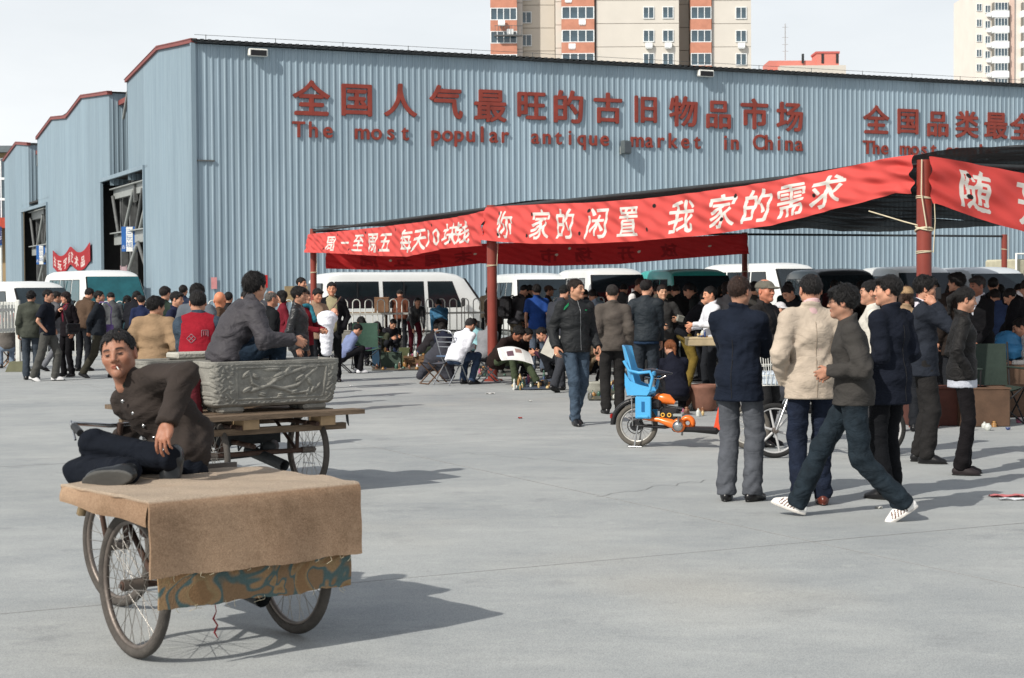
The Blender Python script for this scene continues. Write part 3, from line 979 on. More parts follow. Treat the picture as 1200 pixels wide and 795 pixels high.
def nets(fn, lo, hi, h):
    lo = np.asarray(lo, F4); hi = np.asarray(hi, F4)
    n = np.maximum(3, np.ceil((hi - lo) / h).astype(int) + 1)
    ax = [lo[i] + h * np.arange(n[i], dtype=F4) for i in range(3)]
    G = np.stack(np.meshgrid(*ax, indexing='ij'), -1)
    Fv = fn(G.reshape(-1, 3)).reshape(n).astype(F4)
    ins = Fv < 0
    c = np.zeros(n - 1, int)
    for dx in (0, 1):
        for dy in (0, 1):
            for dz in (0, 1):
                c += ins[dx:n[0] - 1 + dx, dy:n[1] - 1 + dy, dz:n[2] - 1 + dz]
    act = (c > 0) & (c < 8)
    I = np.argwhere(act)
    if len(I) == 0: return np.zeros((0, 3), F4), np.zeros((0, 4), int)
    idx = -np.ones(n - 1, int); idx[act] = np.arange(len(I))
    acc = np.zeros((len(I), 3), F4); cn = np.zeros(len(I), F4)
    corners = [np.array((x, y, z)) for x in (0, 1) for y in (0, 1) for z in (0, 1)]
    for A in corners:
        for k in range(3):
            if A[k]: continue
            B = A.copy(); B[k] = 1
            ia = I + A; ib = I + B
            fa = Fv[ia[:, 0], ia[:, 1], ia[:, 2]]; fb = Fv[ib[:, 0], ib[:, 1], ib[:, 2]]
            m = (fa < 0) != (fb < 0)
            t = np.where(m, fa / np.where(m, fa - fb, 1), 0)
            p = A + (B - A) * t[:, None]
            acc[m] += p[m]; cn[m] += 1
    V = lo + h * (I + acc / np.maximum(cn, 1)[:, None])
    quads = []
    for k in range(3):
        o1, o2 = [(1, 2), (2, 0), (0, 1)][k]
        sl0 = [slice(1, -1)] * 3; sl0[k] = slice(0, -1)
        sl1 = [slice(1, -1)] * 3; sl1[k] = slice(1, None)
        fa = ins[tuple(sl0)]; fb = ins[tuple(sl1)]
        for flip, m in ((False, fa & ~fb), (True, ~fa & fb)):
            E = np.argwhere(m)
            if not len(E): continue
            for q in range(3):
                if q != k: E[:, q] += 1
            def cell(d1, d2):
                e = E.copy(); e[:, o1] += d1; e[:, o2] += d2
                return idx[e[:, 0], e[:, 1], e[:, 2]]
            q4 = [cell(-1, -1), cell(0, -1), cell(0, 0), cell(-1, 0)]
            if flip: q4 = q4[::-1]
            quads.append(np.stack(q4, 1))
    Q = np.concatenate(quads) if quads else np.zeros((0, 4), int)
    Q = Q[(Q >= 0).all(1)]
    return V.astype(F4), Q

def np_mesh(name, V, Q, mats, colors=None, mi=None):
    me = bpy.data.meshes.new(name)
    me.vertices.add(len(V)); me.vertices.foreach_set('co', np.ascontiguousarray(V, F4).ravel())
    me.loops.add(Q.size); me.loops.foreach_set('vertex_index', np.ascontiguousarray(Q, np.int32).ravel())
    me.polygons.add(len(Q)); me.polygons.foreach_set('loop_start', np.arange(0, Q.size, 4, dtype=np.int32))
    me.update(calc_edges=True)
    me.polygons.foreach_set('use_smooth', np.ones(len(Q), bool))
    if mi is not None: me.polygons.foreach_set('material_index', np.ascontiguousarray(mi, np.int32))
    if colors is not None:
        a = me.color_attributes.new('print', 'FLOAT_COLOR', 'POINT')
        CC = np.ones((len(V), 4), F4); CC[:, :3] = colors
        a.data.foreach_set('color', CC.ravel())
    for m in mats: me.materials.append(m)
    return me

# ---------------------------------------------------------------- head
def head_sdf(P):
    x, y, z = P[:, 0], P[:, 1], P[:, 2]
    A = P.copy(); A[:, 0] = np.abs(x)
    d = ell(P, (0, .014, .034), (.076, .096, .086))
    d = smin(d, ell(P, (0, -.028, -.022), (.064, .064, .078)), .03)
    d = smin(d, cone(A, (0, -.062, -.086), (.046, -.004, -.050), .026, .024), .028)
    d = smin(d, ell(P, (0, -.078, -.088), (.022, .018, .018)), .022)
    d = smin(d, ell(A, (.043, -.055, -.018), (.023, .024, .024)), .022)
    d = smin(d, cone(A, (.012, -.083, .024), (.042, -.068, .026), .011, .010), .016)
    d = smax(d, -ell(A, (.030, -.098, .004), (.019, .022, .012)), .014)
    d = smin(d, ell(A, (.030, -.073, .003), (.0150, .0140, .0130)), .004)
    d = smin(d, cone(A, (.014, -.087, .0095), (.044, -.070, .009), .0042, .004), .006)       # lids
    d = smin(d, cone(A, (.014, -.085, -.0035), (.043, -.070, -.003), .0032, .003), .006)
    d = smin(d, cone(P, (0, -.084, .018), (0, -.107, -.020), .0075, .0115), .014)
    d = smin(d, ell(A, (.0125, -.094, -.025), (.0085, .010, .0075)), .006)
    d = smax(d, -ell(A, (.0065, -.100, -.033), (.0035, .006, .004)), .003)
    d = smin(d, cone(A, (0, -.0965, -.0475), (.021, -.086, -.0515), .0062, .003), .006)
    d = smin(d, cone(A, (0, -.094, -.0580), (.018, -.086, -.0555), .0068, .004), .006)
    d = smax(d, -cone(A, (0, -.103, -.0525), (.022, -.089, -.0535), .0020, .001), .004)
    # ears
    e = ell(A, (.079, .008, -.004), (.009, .019, .032))
    e = smax(e, -ell(A, (.088, .002, .0), (.007, .011, .020)), .004)
    d = smin(d, e, .008)
    d = smin(d, cone(P, (0, .012, -.05), (0, .016, -.15), .050, .046), .03)
    d = smin(d, ell(P, (0, -.012, -.105), (.035, .035, .03)), .02)
    return d
_head = {}
def head_mesh(res, feat='man'):
    k = (res, feat)
    if k in _head: return _head[k]
    V, Q = nets(head_sdf, (-.10, -.13, -.19), (.10, .125, .135), res)
    x, y, z = np.abs(V[:, 0]), V[:, 1], V[:, 2]
    C = np.ones((len(V), 3), F4)
    def blend(mask, c):
        C[:] = C * (1 - mask[:, None]) + C * np.array(c, F4) * mask[:, None]
    s = lambda v, a, b: np.clip((v - a) / (b - a), 0, 1)
    box = lambda v, a, b, w: s(v, a - w, a + w) * (1 - s(v, b - w, b + w))
    w = max(.0016, res * .35)
    front = (y < -.055).astype(F4)
    blend(box(z, -.062, -.0455, w) * (1 - s(x, .016, .026)) * (y < -.083), (.80, .50, .48))
    blend(box(z, -.0540, -.0520, w) * (1 - s(x, .018, .026)) * (y < -.083), (.35, .22, .22))
    arch = z - (.026 + .004 * np.sin(np.clip((x - .01) / .04, 0, 1) * 3.14))
    blend(box(arch, -.0055, .0055, w) * box(x, .013, .050, .004) * front, (.10, .09, .09) if feat == 'man' else (.22, .2, .18))
    eye = box(z, -.0025, .0100, w) * box(x, .018, .043, .003) * front
    blend(eye, (.07, .06, .06))
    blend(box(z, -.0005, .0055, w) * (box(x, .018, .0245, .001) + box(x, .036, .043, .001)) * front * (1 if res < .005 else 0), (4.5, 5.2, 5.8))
    blend(np.clip(1 - np.hypot(np.hypot((x - .047) * 1.2, z + .03), 0) / .03, 0, 1) * .5 * front, (1.05, .82, .78))
    blend((x > .074).astype(F4) * .5, (1.05, .8, .75))
    if feat == 'man': blend(s(-z, .045, .07) * (y < -.02) * .35, (.80, .80, .82))
    _head[k] = (V, Q, C)
    return _head[k]

def wob(P, f, ph=0):
    return np.sin(P[:, 0] * f + ph + 1.7 * np.sin(P[:, 2] * f * .7 + ph)) * np.sin(P[:, 1] * f * 1.1 + 2 + 1.3 * np.sin(P[:, 0] * f * .6)) * np.sin(P[:, 2] * f * .9 + 1 + ph)
def hair_sdf(kind):
    def f(P):
        x, y, z = P[:, 0], P[:, 1], P[:, 2]
        A = P.copy(); A[:, 0] = np.abs(x)
        th = {'short': .007, 'crop': .006, 'thick': .014, 'tousled': .016, 'woman': .014, 'pony': .009, 'long': .014, 'side': .010, 'thin': .004}.get(kind, .008)
        d = ell(P, (0, .012, .034), (.0755 + th, .096 + th, .084 + th))
        ang = np.arctan2(x, y - .03)
        st = np.abs(np.sin(ang * 13 + 2.5 * np.sin(z * 38 + ang * 2))) + .6 * np.abs(np.sin(ang * 29 + 3 * np.sin(z * 55)))
        d = d - .0035 * (st - .8) + wob(P, 110) * .004 + wob(P, 55, 1.3) * (.006 if kind in ('tousled', 'thick') else .003)
        # hairline height as a function of the distance to the front
        ys = np.array([-.13, -.085, -.055, -.035, -.015, .02, .045, .12], F4)
        hl = {'short': [.064, .064, .050, .012, -.002, .020, -.035, -.055],
              'crop': [.084, .082, .064, .024, .006, .022, -.030, -.045],
              'side': [.060, .060, .048, .012, -.004, .016, -.038, -.058],
              'thick': [.050, .050, .036, -.002, -.018, .004, -.050, -.072],
              'tousled': [.046, .046, .032, -.006, -.022, .000, -.055, -.078],
              'thin': [.095, .095, .080, .040, .010, .022, -.030, -.050],
              'woman': [.052, .052, .030, -.01, -.03, -.06, -.10, -.12],
              'pony': [.062, .062, .046, .010, -.004, -.005, -.035, -.045],
              'long': [.050, .050, .028, -.02, -.06, -.10, -.13, -.15]}.get(kind, [.064, .064, .050, .012, -.002, .020, -.035, -.055])
        h = np.interp(y, ys, np.array(hl, F4)) + (.006 * np.sin(x * 130 + 1) + .004 * np.sin(x * 310)) * (y < -.03) + .010 * np.clip(np.abs(x) * 14 - .35, 0, .6) * (y < -.06) + .004 * np.sin(y * 260 + x * 80)
        d = smax(d, h - z, .008)
        if kind in ('thick', 'tousled', 'side'):
            d = smin(d, ell(P, (.012, -.062, .082), (.062, .040, .024)) + wob(P, 140) * .003, .02)
        if kind == 'tousled':
            for a, b in (((0, .0, .125), (.01, -.01, .150)), ((.03, .03, .12), (.05, .04, .138)), ((-.03, .02, .12), (-.045, .03, .136))):
                d = smin(d, cone(P, a, b, .014, .003), .012)
        if kind == 'pony':
            d = smin(d, cone(P, (0, .115, .03), (0, .150, -.02), .026, .034), .02)
            d = smin(d, cone(P, (0, .150, -.02), (0, .135, -.16), .034, .014) + wob(P, 90) * .004, .02)
        if kind == 'woman':
            d = smin(d, ell(A, (.062, .035, -.055), (.034, .052, .065)), .03)
        if kind == 'long':
            d = smin(d, cone(A, (.066, .02, -.02), (.070, .035, -.16), .034, .040) + wob(P, 70) * .005, .03)
            d = smin(d, ell(P, (0, .07, -.10), (.080, .050, .12)) + wob(P, 70) * .005, .03)
        if kind in ('thin',): d = np.maximum(d, -(ell(P, (0, 0, .12), (.045, .06, .05))))
        return d
    return f
_hair = {}
def hair_mesh(kind, res):
    if (kind, res) not in _hair:
        lo = (-.14, -.14, -.24 if kind in ('long', 'pony', 'woman') else -.10)
        V, Q = nets(hair_sdf(kind), lo, (.14, .21, .17), res)
        # tufts: thin blades combed away from the crown, so that the outline breaks up
        r_ = np.random.RandomState(7)
        n_ = {True: 2600, False: 1100}[res < .008]
        a = V[r_.randint(0, len(V), n_)]
        c_ = V3(0, .012, .02)
        nn = a - c_; nn /= np.linalg.norm(nn, axis=1, keepdims=True)
        f_ = a - V3(.012, .045, .115); f_ = f_ + V3(0, 0, -.03)
        f_ = f_ - nn * (f_ * nn).sum(1, keepdims=True); f_ /= np.maximum(1e-4, np.linalg.norm(f_, axis=1, keepdims=True))
        f_ = f_ + r_.normal(0, .35, f_.shape) + nn * r_.uniform(.02, .42, (n_, 1))
        f_ /= np.linalg.norm(f_, axis=1, keepdims=True)
        sd = np.cross(f_, nn); sd /= np.maximum(1e-4, np.linalg.norm(sd, axis=1, keepdims=True))
        L_ = r_.uniform(.012, .026, (n_, 1)) * (1.25 if kind in ('thick', 'tousled', 'woman', 'long') else .8)
        w_ = .0022 if res < .008 else .004
        b = a - nn * .003
        T_ = np.stack([b - sd * w_, b + sd * w_, b + f_ * L_ + sd * w_ * .25 - nn * L_ * .15, b + f_ * L_ - sd * w_ * .25 - nn * L_ * .15], 1).reshape(-1, 3)
        q_ = np.arange(len(T_)).reshape(-1, 4) + len(V)
        _hair[(kind, res)] = (np.concatenate([V, T_]).astype(F4), np.concatenate([Q, q_]))
    return _hair[(kind, res)]
def cap_sdf(flat):
    def f(P):
        d = ell(P, (0, .012, .040), (.090, .112, .086 if not flat else .074))
        d = smax(d, (.028 - .12 * (P[:, 1] - .05).clip(-1, 0) * 0) - P[:, 2] + .10 * (P[:, 1] * -.12), .006)
        b = ell(P, (0, -.115, .038), (.066, .062, .014)) + .9 * np.maximum(0, P[:, 1] + .07)
        b = smax(b, P[:, 1] + .05, .01)
        return smin(d, b, .012)
    return f
_cap = {}
def cap_mesh(flat, res):
    if (flat, res) not in _cap: _cap[(flat, res)] = nets(cap_sdf(flat), (-.12, -.20, -.02), (.12, .15, .15), res)
    return _cap[(flat, res)]

# ---------------------------------------------------------------- hands (wrist at origin, fingers towards -Z, palm towards +X for the right hand frame)
def hand_fn(curl, spread=1.0, point=False):
    chains = []
    base = [(-.006, -.030, -.088, .0088, .072), (-.002, -.010, -.094, .0092, .080), (-.002, .010, -.091, .0088, .074), (-.006, .029, -.083, .0076, .058)]
    for i, (bx, by, bz, r, ln) in enumerate(base):
        c = curl * (1 + .10 * i) * (0.25 if (point and i == 0) else 1)
        pts = [np.array((bx, by, bz), F4)]
        ang = .12 + c * .55
        for k, fr in enumerate((.46, .31, .23)):
            dir_ = np.array((math.sin(ang), (i - 1.5) * -.06 * spread * -1, -math.cos(ang)), F4)
            dir_ /= np.linalg.norm(dir_)
            pts.append(pts[-1] + dir_ * ln * fr * 1.05)
            ang += c * .62 + .05
        chains.append((pts, r))
    ta = .5 * curl
    t0 = np.array((.012, -.030, -.030), F4)
    t1 = t0 + np.array((.016 + .012 * curl, -.026, -.032), F4)
    t2 = t1 + np.array((.010 + .016 * curl, -.008 + .010 * curl, -.030), F4)
    chains_t = [t0, t1, t2]
    def f(P):
        d = ell(P, (.002, 0, -.052), (.0165, .041, .050))
        d = smin(d, cone(P, (0, -.020, -.035), (-.004, -.026, -.086), .0135, .0105), .014)
        d = smin(d, cone(P, (0, .018, -.035), (-.005, .026, -.080), .0135, .0100), .014)
        d = smin(d, cone(P, (0, 0, .025), (0, 0, -.02), .023, .023), .022)
        fin = None
        for pts, r in chains:
            for k in range(3):
                q = cone(P, pts[k], pts[k + 1], r * (1 - .10 * k), r * (.92 - .12 * k))
                dd = q if k == 0 else np.minimum(dd, q)
            fin = dd if fin is None else np.minimum(fin, dd)
        d = smin(d, fin, .006)
        t = np.minimum(cone(P, chains_t[0], chains_t[1], .0135, .0105), cone(P, chains_t[1], chains_t[2], .0100, .0080))
        return smin(d, t, .010)
    return f
_hand = {}
def hand_mesh(curl, res, point=False):
    k = (curl, res, point)
    if k not in _hand: _hand[k] = nets(hand_fn(curl, 1, point), (-.06, -.085, -.20), (.115, .065, .07), res)
    return _hand[k]

# ---------------------------------------------------------------- shoes (ankle at origin, toe towards -Y)
def shoe_fn(kind):
    def f(P):
        x = P[:, 0]
        w = 1.0
        d = ell(P, (0, .035, -.052), (.036, .050, .040))
        d = smin(d, ell(P, (.002, -.095, -.066), (.046, .085, .034 if kind != 'sneaker' else .040)), .05)
        d = smin(d, ell(P, (0, -.035, -.045), (.037, .075, .045)), .04)
        if kind != 'pump': d = smin(d, cone(P, (0, .012, -.04), (0, .018, .015), .037, .038), .03)
        else: d = smax(d, -ell(P, (0, -.03, -.01), (.034, .065, .045)), .01)
        s = ell(P, (0, -.052, -.080), (.048 if kind == 'sneaker' else .043, .138, .035))
        s = np.maximum(s, P[:, 2] + (.070 if kind == 'sneaker' else .079))
        d = np.minimum(d, s)
        d = np.maximum(d, -.0895 - P[:, 2])
        return d
    return f
_shoe = {}
def shoe_mesh(kind, res):
    k = (kind, res)
    if k not in _shoe:
        V, Q = nets(shoe_fn(kind), (-.07, -.21, -.095), (.07, .11, .06), res)
        c = V[Q].mean(1)
        mi = (c[:, 2] < (-.070 if kind == 'sneaker' else -.080)).astype(int)
        if kind == 'sneaker' and res < .012:
            st = (np.abs(c[:, 0]) > .018) & (c[:, 2] > -.064) & (c[:, 2] < -.012) & (c[:, 1] < .00) & (c[:, 1] > -.125)
            ph = (c[:, 1] - c[:, 2] * .55) / .024
            mi = np.where(st & ((ph % 1) < .42), 2, mi)
        _shoe[k] = (V, Q, mi)
    return _shoe[k]

# ---------------------------------------------------------------- materials of people
m_skin = print_mat('skin', rough=.55, trans=0)
_b = m_skin.node_tree.nodes['Principled BSDF']
_b.inputs['Subsurface Weight'].default_value = .08
_b.inputs['Subsurface Radius'].default_value = (.012, .005, .003)
_b.inputs['Specular IOR Level'].default_value = .35
def hairmat(c):
    return M('hair_%d_%d_%d' % c, c, rough=.55, var=.35, vs=60, bump=.9, bs=130, spec=.25, stretch=(1, 1, .25))
def clothmat(c, kind='cloth'):
    lu = .3 * c[0] + .6 * c[1] + .1 * c[2]
    c = tuple(int((v * .78 + lu * .22) * (.90 if lu < 120 else 1)) for v in c)
    n = kind + '_%d_%d_%d' % tuple(c)
    if n in _mats: return _mats[n]
    if kind == 'leather': m = M(n, c, rough=.42, var=.12, vs=9, bump=.35, bs=22, spec=.45)
    elif kind == 'denim': m = M(n, c, rough=.85, var=.34, vs=9, bump=.35, bs=26, spec=.15)
    elif kind == 'nylon': m = M(n, c, rough=.66, var=.10, vs=6, bump=.40, bs=20, spec=.22)
    else: m = M(n, c, rough=.9, var=.14, vs=7, bump=.35, bs=24, spec=.12)
    # creases: ridged, warped relief chained in front of the fine one
    t = m.node_tree; fine = [q for q in t.nodes if q.type == 'BUMP'][0]
    tc = [q for q in t.nodes if q.type == 'TEX_COORD'][0]
    mp = t.nodes.new('ShaderNodeMapping'); mp.inputs['Scale'].default_value = (1, 1, 1.7); t.links.new(tc.outputs['Object'], mp.inputs[0])
    w = t.nodes.new('ShaderNodeTexNoise'); w.inputs['Scale'].default_value = 5.2; w.inputs['Detail'].default_value = 2.5; w.inputs['Distortion'].default_value = 1.6; w.inputs['Roughness'].default_value = .45
    t.links.new(mp.outputs[0], w.inputs['Vector'])
    a = t.nodes.new('ShaderNodeMath'); a.operation = 'SUBTRACT'; a.inputs[1].default_value = .5; t.links.new(w.outputs[0], a.inputs[0])
    b = t.nodes.new('ShaderNodeMath'); b.operation = 'ABSOLUTE'; t.links.new(a.outputs[0], b.inputs[0])
    d = t.nodes.new('ShaderNodeMath'); d.operation = 'POWER'; d.inputs[1].default_value = .6; t.links.new(b.outputs[0], d.inputs[0])
    k = t.nodes.new('ShaderNodeBump'); k.inputs['Strength'].default_value = .34 if kind in ('nylon', 'leather', 'denim') else .20; k.inputs['Distance'].default_value = .045
    t.links.new(d.outputs[0], k.inputs['Height']); t.links.new(fine.outputs[0], k.inputs['Normal'])
    t.links.new(k.outputs[0], t.nodes['Principled BSDF'].inputs['Normal'])
    return m

def rot(axis, deg):
    return np.array(Matrix.Rotation(R(deg), 3, axis), F4)
def ik(a, t, l1, l2, pole):
    a = np.asarray(a, F4); t = np.asarray(t, F4)
    v = t - a; L_ = float(np.linalg.norm(v)); mx = (l1 + l2) * .998
    if L_ > mx: t = a + v * (mx / L_); L_ = mx
    u = (t - a) / max(L_, 1e-6)
    ca = (l1 * l1 + L_ * L_ - l2 * l2) / (2 * l1 * max(L_, 1e-6))
    ca = max(-1, min(1, ca))
    p = np.asarray(pole, F4); p = p - u * float(p @ u); n = float(np.linalg.norm(p))
    p = p / n if n > 1e-5 else V3(0, -1, 0)
    return a + u * (l1 * ca) + p * (l1 * math.sqrt(max(0, 1 - ca * ca))), t

def frame(zdir, xdir):
    """rotation whose -Z column points along zdir, +X near xdir"""
    z = -np.asarray(zdir, F4); z = z / np.linalg.norm(z)
    x = np.asarray(xdir, F4); x = x - z * float(x @ z); x = x / max(1e-6, np.linalg.norm(x))
    y = np.cross(z, x)
    return np.stack([x, y, z], 1)

POSES = {
    'stand': dict(),
    'pocket': dict(Lh=(.20, -.05, .93), Rh=(-.20, -.05, .93), Lp=(.7, .9, 0), Rp=(-.7, .9, 0), inpocket=True),
    'folded': dict(Lh=(-.07, -.20, 1.19), Rh=(.09, -.22, 1.23), Lp=(1, .1, -.5), Rp=(-1, .1, -.5)),
    'behind': dict(Lh=(.04, .17, .93), Rh=(-.05, .19, .91), Lp=(1, .5, 0), Rp=(-1, .5, 0)),
    'phone': dict(Rh=(-.12, -.09, 1.50), Rp=(-.6, -.6, -1), head=(0, 8)),
    'phoneL': dict(Lh=(.12, -.09, 1.50), Lp=(.6, -.6, -1), head=(0, 8)),
    'hold': dict(Lh=(.10, -.30, 1.10), Rh=(-.10, -.30, 1.10), Lp=(.6, .6, -.4), Rp=(-.6, .6, -.4)),
    'look': dict(lean=16, head=(0, 32), Lh=(.16, -.20, .92), Rh=(-.16, -.20, .92)),
    'walk': dict(Lf=(.08, -.30, .09), Rf=(-.08, .34, .14), Rpitch=-28, Lpitch=8, Lh=(.24, .14, .93), Rh=(-.24, -.17, .93), pel=(0, 0, .92)),
    'walk2': dict(Rf=(-.08, -.24, .09), Lf=(.08, .26, .12), Lpitch=-20, Rh=(-.25, .10, .90), Lh=(.25, -.12, .90), pel=(0, 0, .935)),
    'bend': dict(lean=72, pel=(0, .10, .92), head=(0, 10), Lh=(.14, -.42, .55), Rh=(-.14, -.40, .60), Lf=(.10, .02, .09), Rf=(-.10, .06, .09)),
    'squat': dict(lean=38, pel=(0, .16, .30), head=(0, 20), Lf=(.14, -.04, .09), Rf=(-.14, -.02, .09), Lh=(.10, -.34, .48), Rh=(-.10, -.34, .45), Lkp=(.35, -1, .6), Rkp=(-.35, -1, .6)),
    'sit': dict(lean=14, pel=(0, .0, .54), head=(0, 15), Lf=(.12, -.40, .09), Rf=(-.12, -.38, .09), Lh=(.10, -.34, .66), Rh=(-.10, -.34, .66), Lkp=(.1, -1, 1), Rkp=(-.1, -1, 1)),
    'sitlow': dict(lean=28, pel=(0, .0, .38), head=(0, 25), Lf=(.13, -.42, .09), Rf=(-.13, -.36, .09), Lh=(.08, -.34, .52), Rh=(-.08, -.34, .52), Lkp=(.2, -1, 1), Rkp=(-.2, -1, 1)),
}

def skeleton(p):
    g_ = p.get
    pel = V3(*g_('pel', (0, 0, .975)))
    T = rot('Z', g_('twist', 0)) @ rot('Y', g_('side', 0)) @ rot('X', g_('lean', 0))
    S = dict(pel=pel, T=T)
    bend = g_('curve', 0)                        # rounding of the upper back
    T2 = T @ rot('X', bend)
    S['T2'] = T2
    wp = pel + T @ V3(0, 0, .16)
    S['waist'] = wp
    S['chest'] = wp + T2 @ V3(0, 0, .15)
    S['neck'] = wp + T2 @ V3(0, .012, .345)
    for n, sx in (('L', 1), ('R', -1)):
        S[n + 's'] = wp + T2 @ V3(sx * .168, .008, .262)
    hy, hp = g_('head', (0, 0))[:2]
    hr = g_('head', (0, 0, 0))[2] if len(g_('head', (0, 0))) > 2 else 0
    H = rot('Z', g_('twist', 0) + hy) @ rot('X', min(45, g_('lean', 0) * .35) + hp) @ rot('Y', hr)
    S['H'] = H
    S['head'] = S['neck'] + T2 @ V3(0, -.010, .022) + H @ V3(0, -.012, .112)
    for n, sx in (('L', 1), ('R', -1)):
        sh = S[n + 's']
        t = V3(*g_(n + 'h', (sx * .232, -.04, .90)))
        S[n + 'e'], S[n + 'w'] = ik(sh, t, .285, .255, g_(n + 'p', (sx * .18, 1, -.2)))
        hip = pel + rot('Z', g_('hipturn', g_('twist', 0) * .3)) @ V3(sx * .088, 0, -.035)
        S[n + 'hip'] = hip
        f = V3(*g_(n + 'f', (sx * .095, sx * .03, .09)))
        S[n + 'k'], S[n + 'a'] = ik(hip, f, .435, .425, g_(n + 'kp', (sx * .12, -1, 0)))
    return S

def folds(P, amp, seed):
    r = np.random.RandomState(seed)
    d = 0
    for f, w in ((13, 1), (24, .8), (43, .5)):
        k = r.uniform(-1, 1, 3); k[2] += 1.2 * np.sign(k[2]); k = k / np.linalg.norm(k) * f
        k2 = r.uniform(-1, 1, 3) * f * .5
        d = d + w * (np.abs(np.sin((P @ k.astype(F4)) + 1.8 * np.sin(P @ k2.astype(F4) + r.uniform(0, 6)))) - .6)
    return d * amp

def trunk(P, S, b, k=.05):
    """torso surface: lower part in the pelvis frame, upper in the chest frame"""
    q = (P - S['pel']) @ S['T']; u = (P - S['waist']) @ S['T2']
    A = u.copy(); A[:, 1] = A[:, 1] * 1.22
    B = A.copy(); B[:, 0] = np.abs(B[:, 0])
    d = cone(B, (0, .012, .292), (.150, .008, .248), .066 + b, .057 + b)
    d = smin(d, ell(u, (0, 0, .150), (.160 + b, .114 + b, .160)), k)
    d = smin(d, ell(u, (0, -.004, .0), (.148 + b, .104 + b, .17)), k)
    d = smin(d, ell(q, (0, .006, .0), (.164 + b, .116 + b, .15)), k)
    return d, q, u

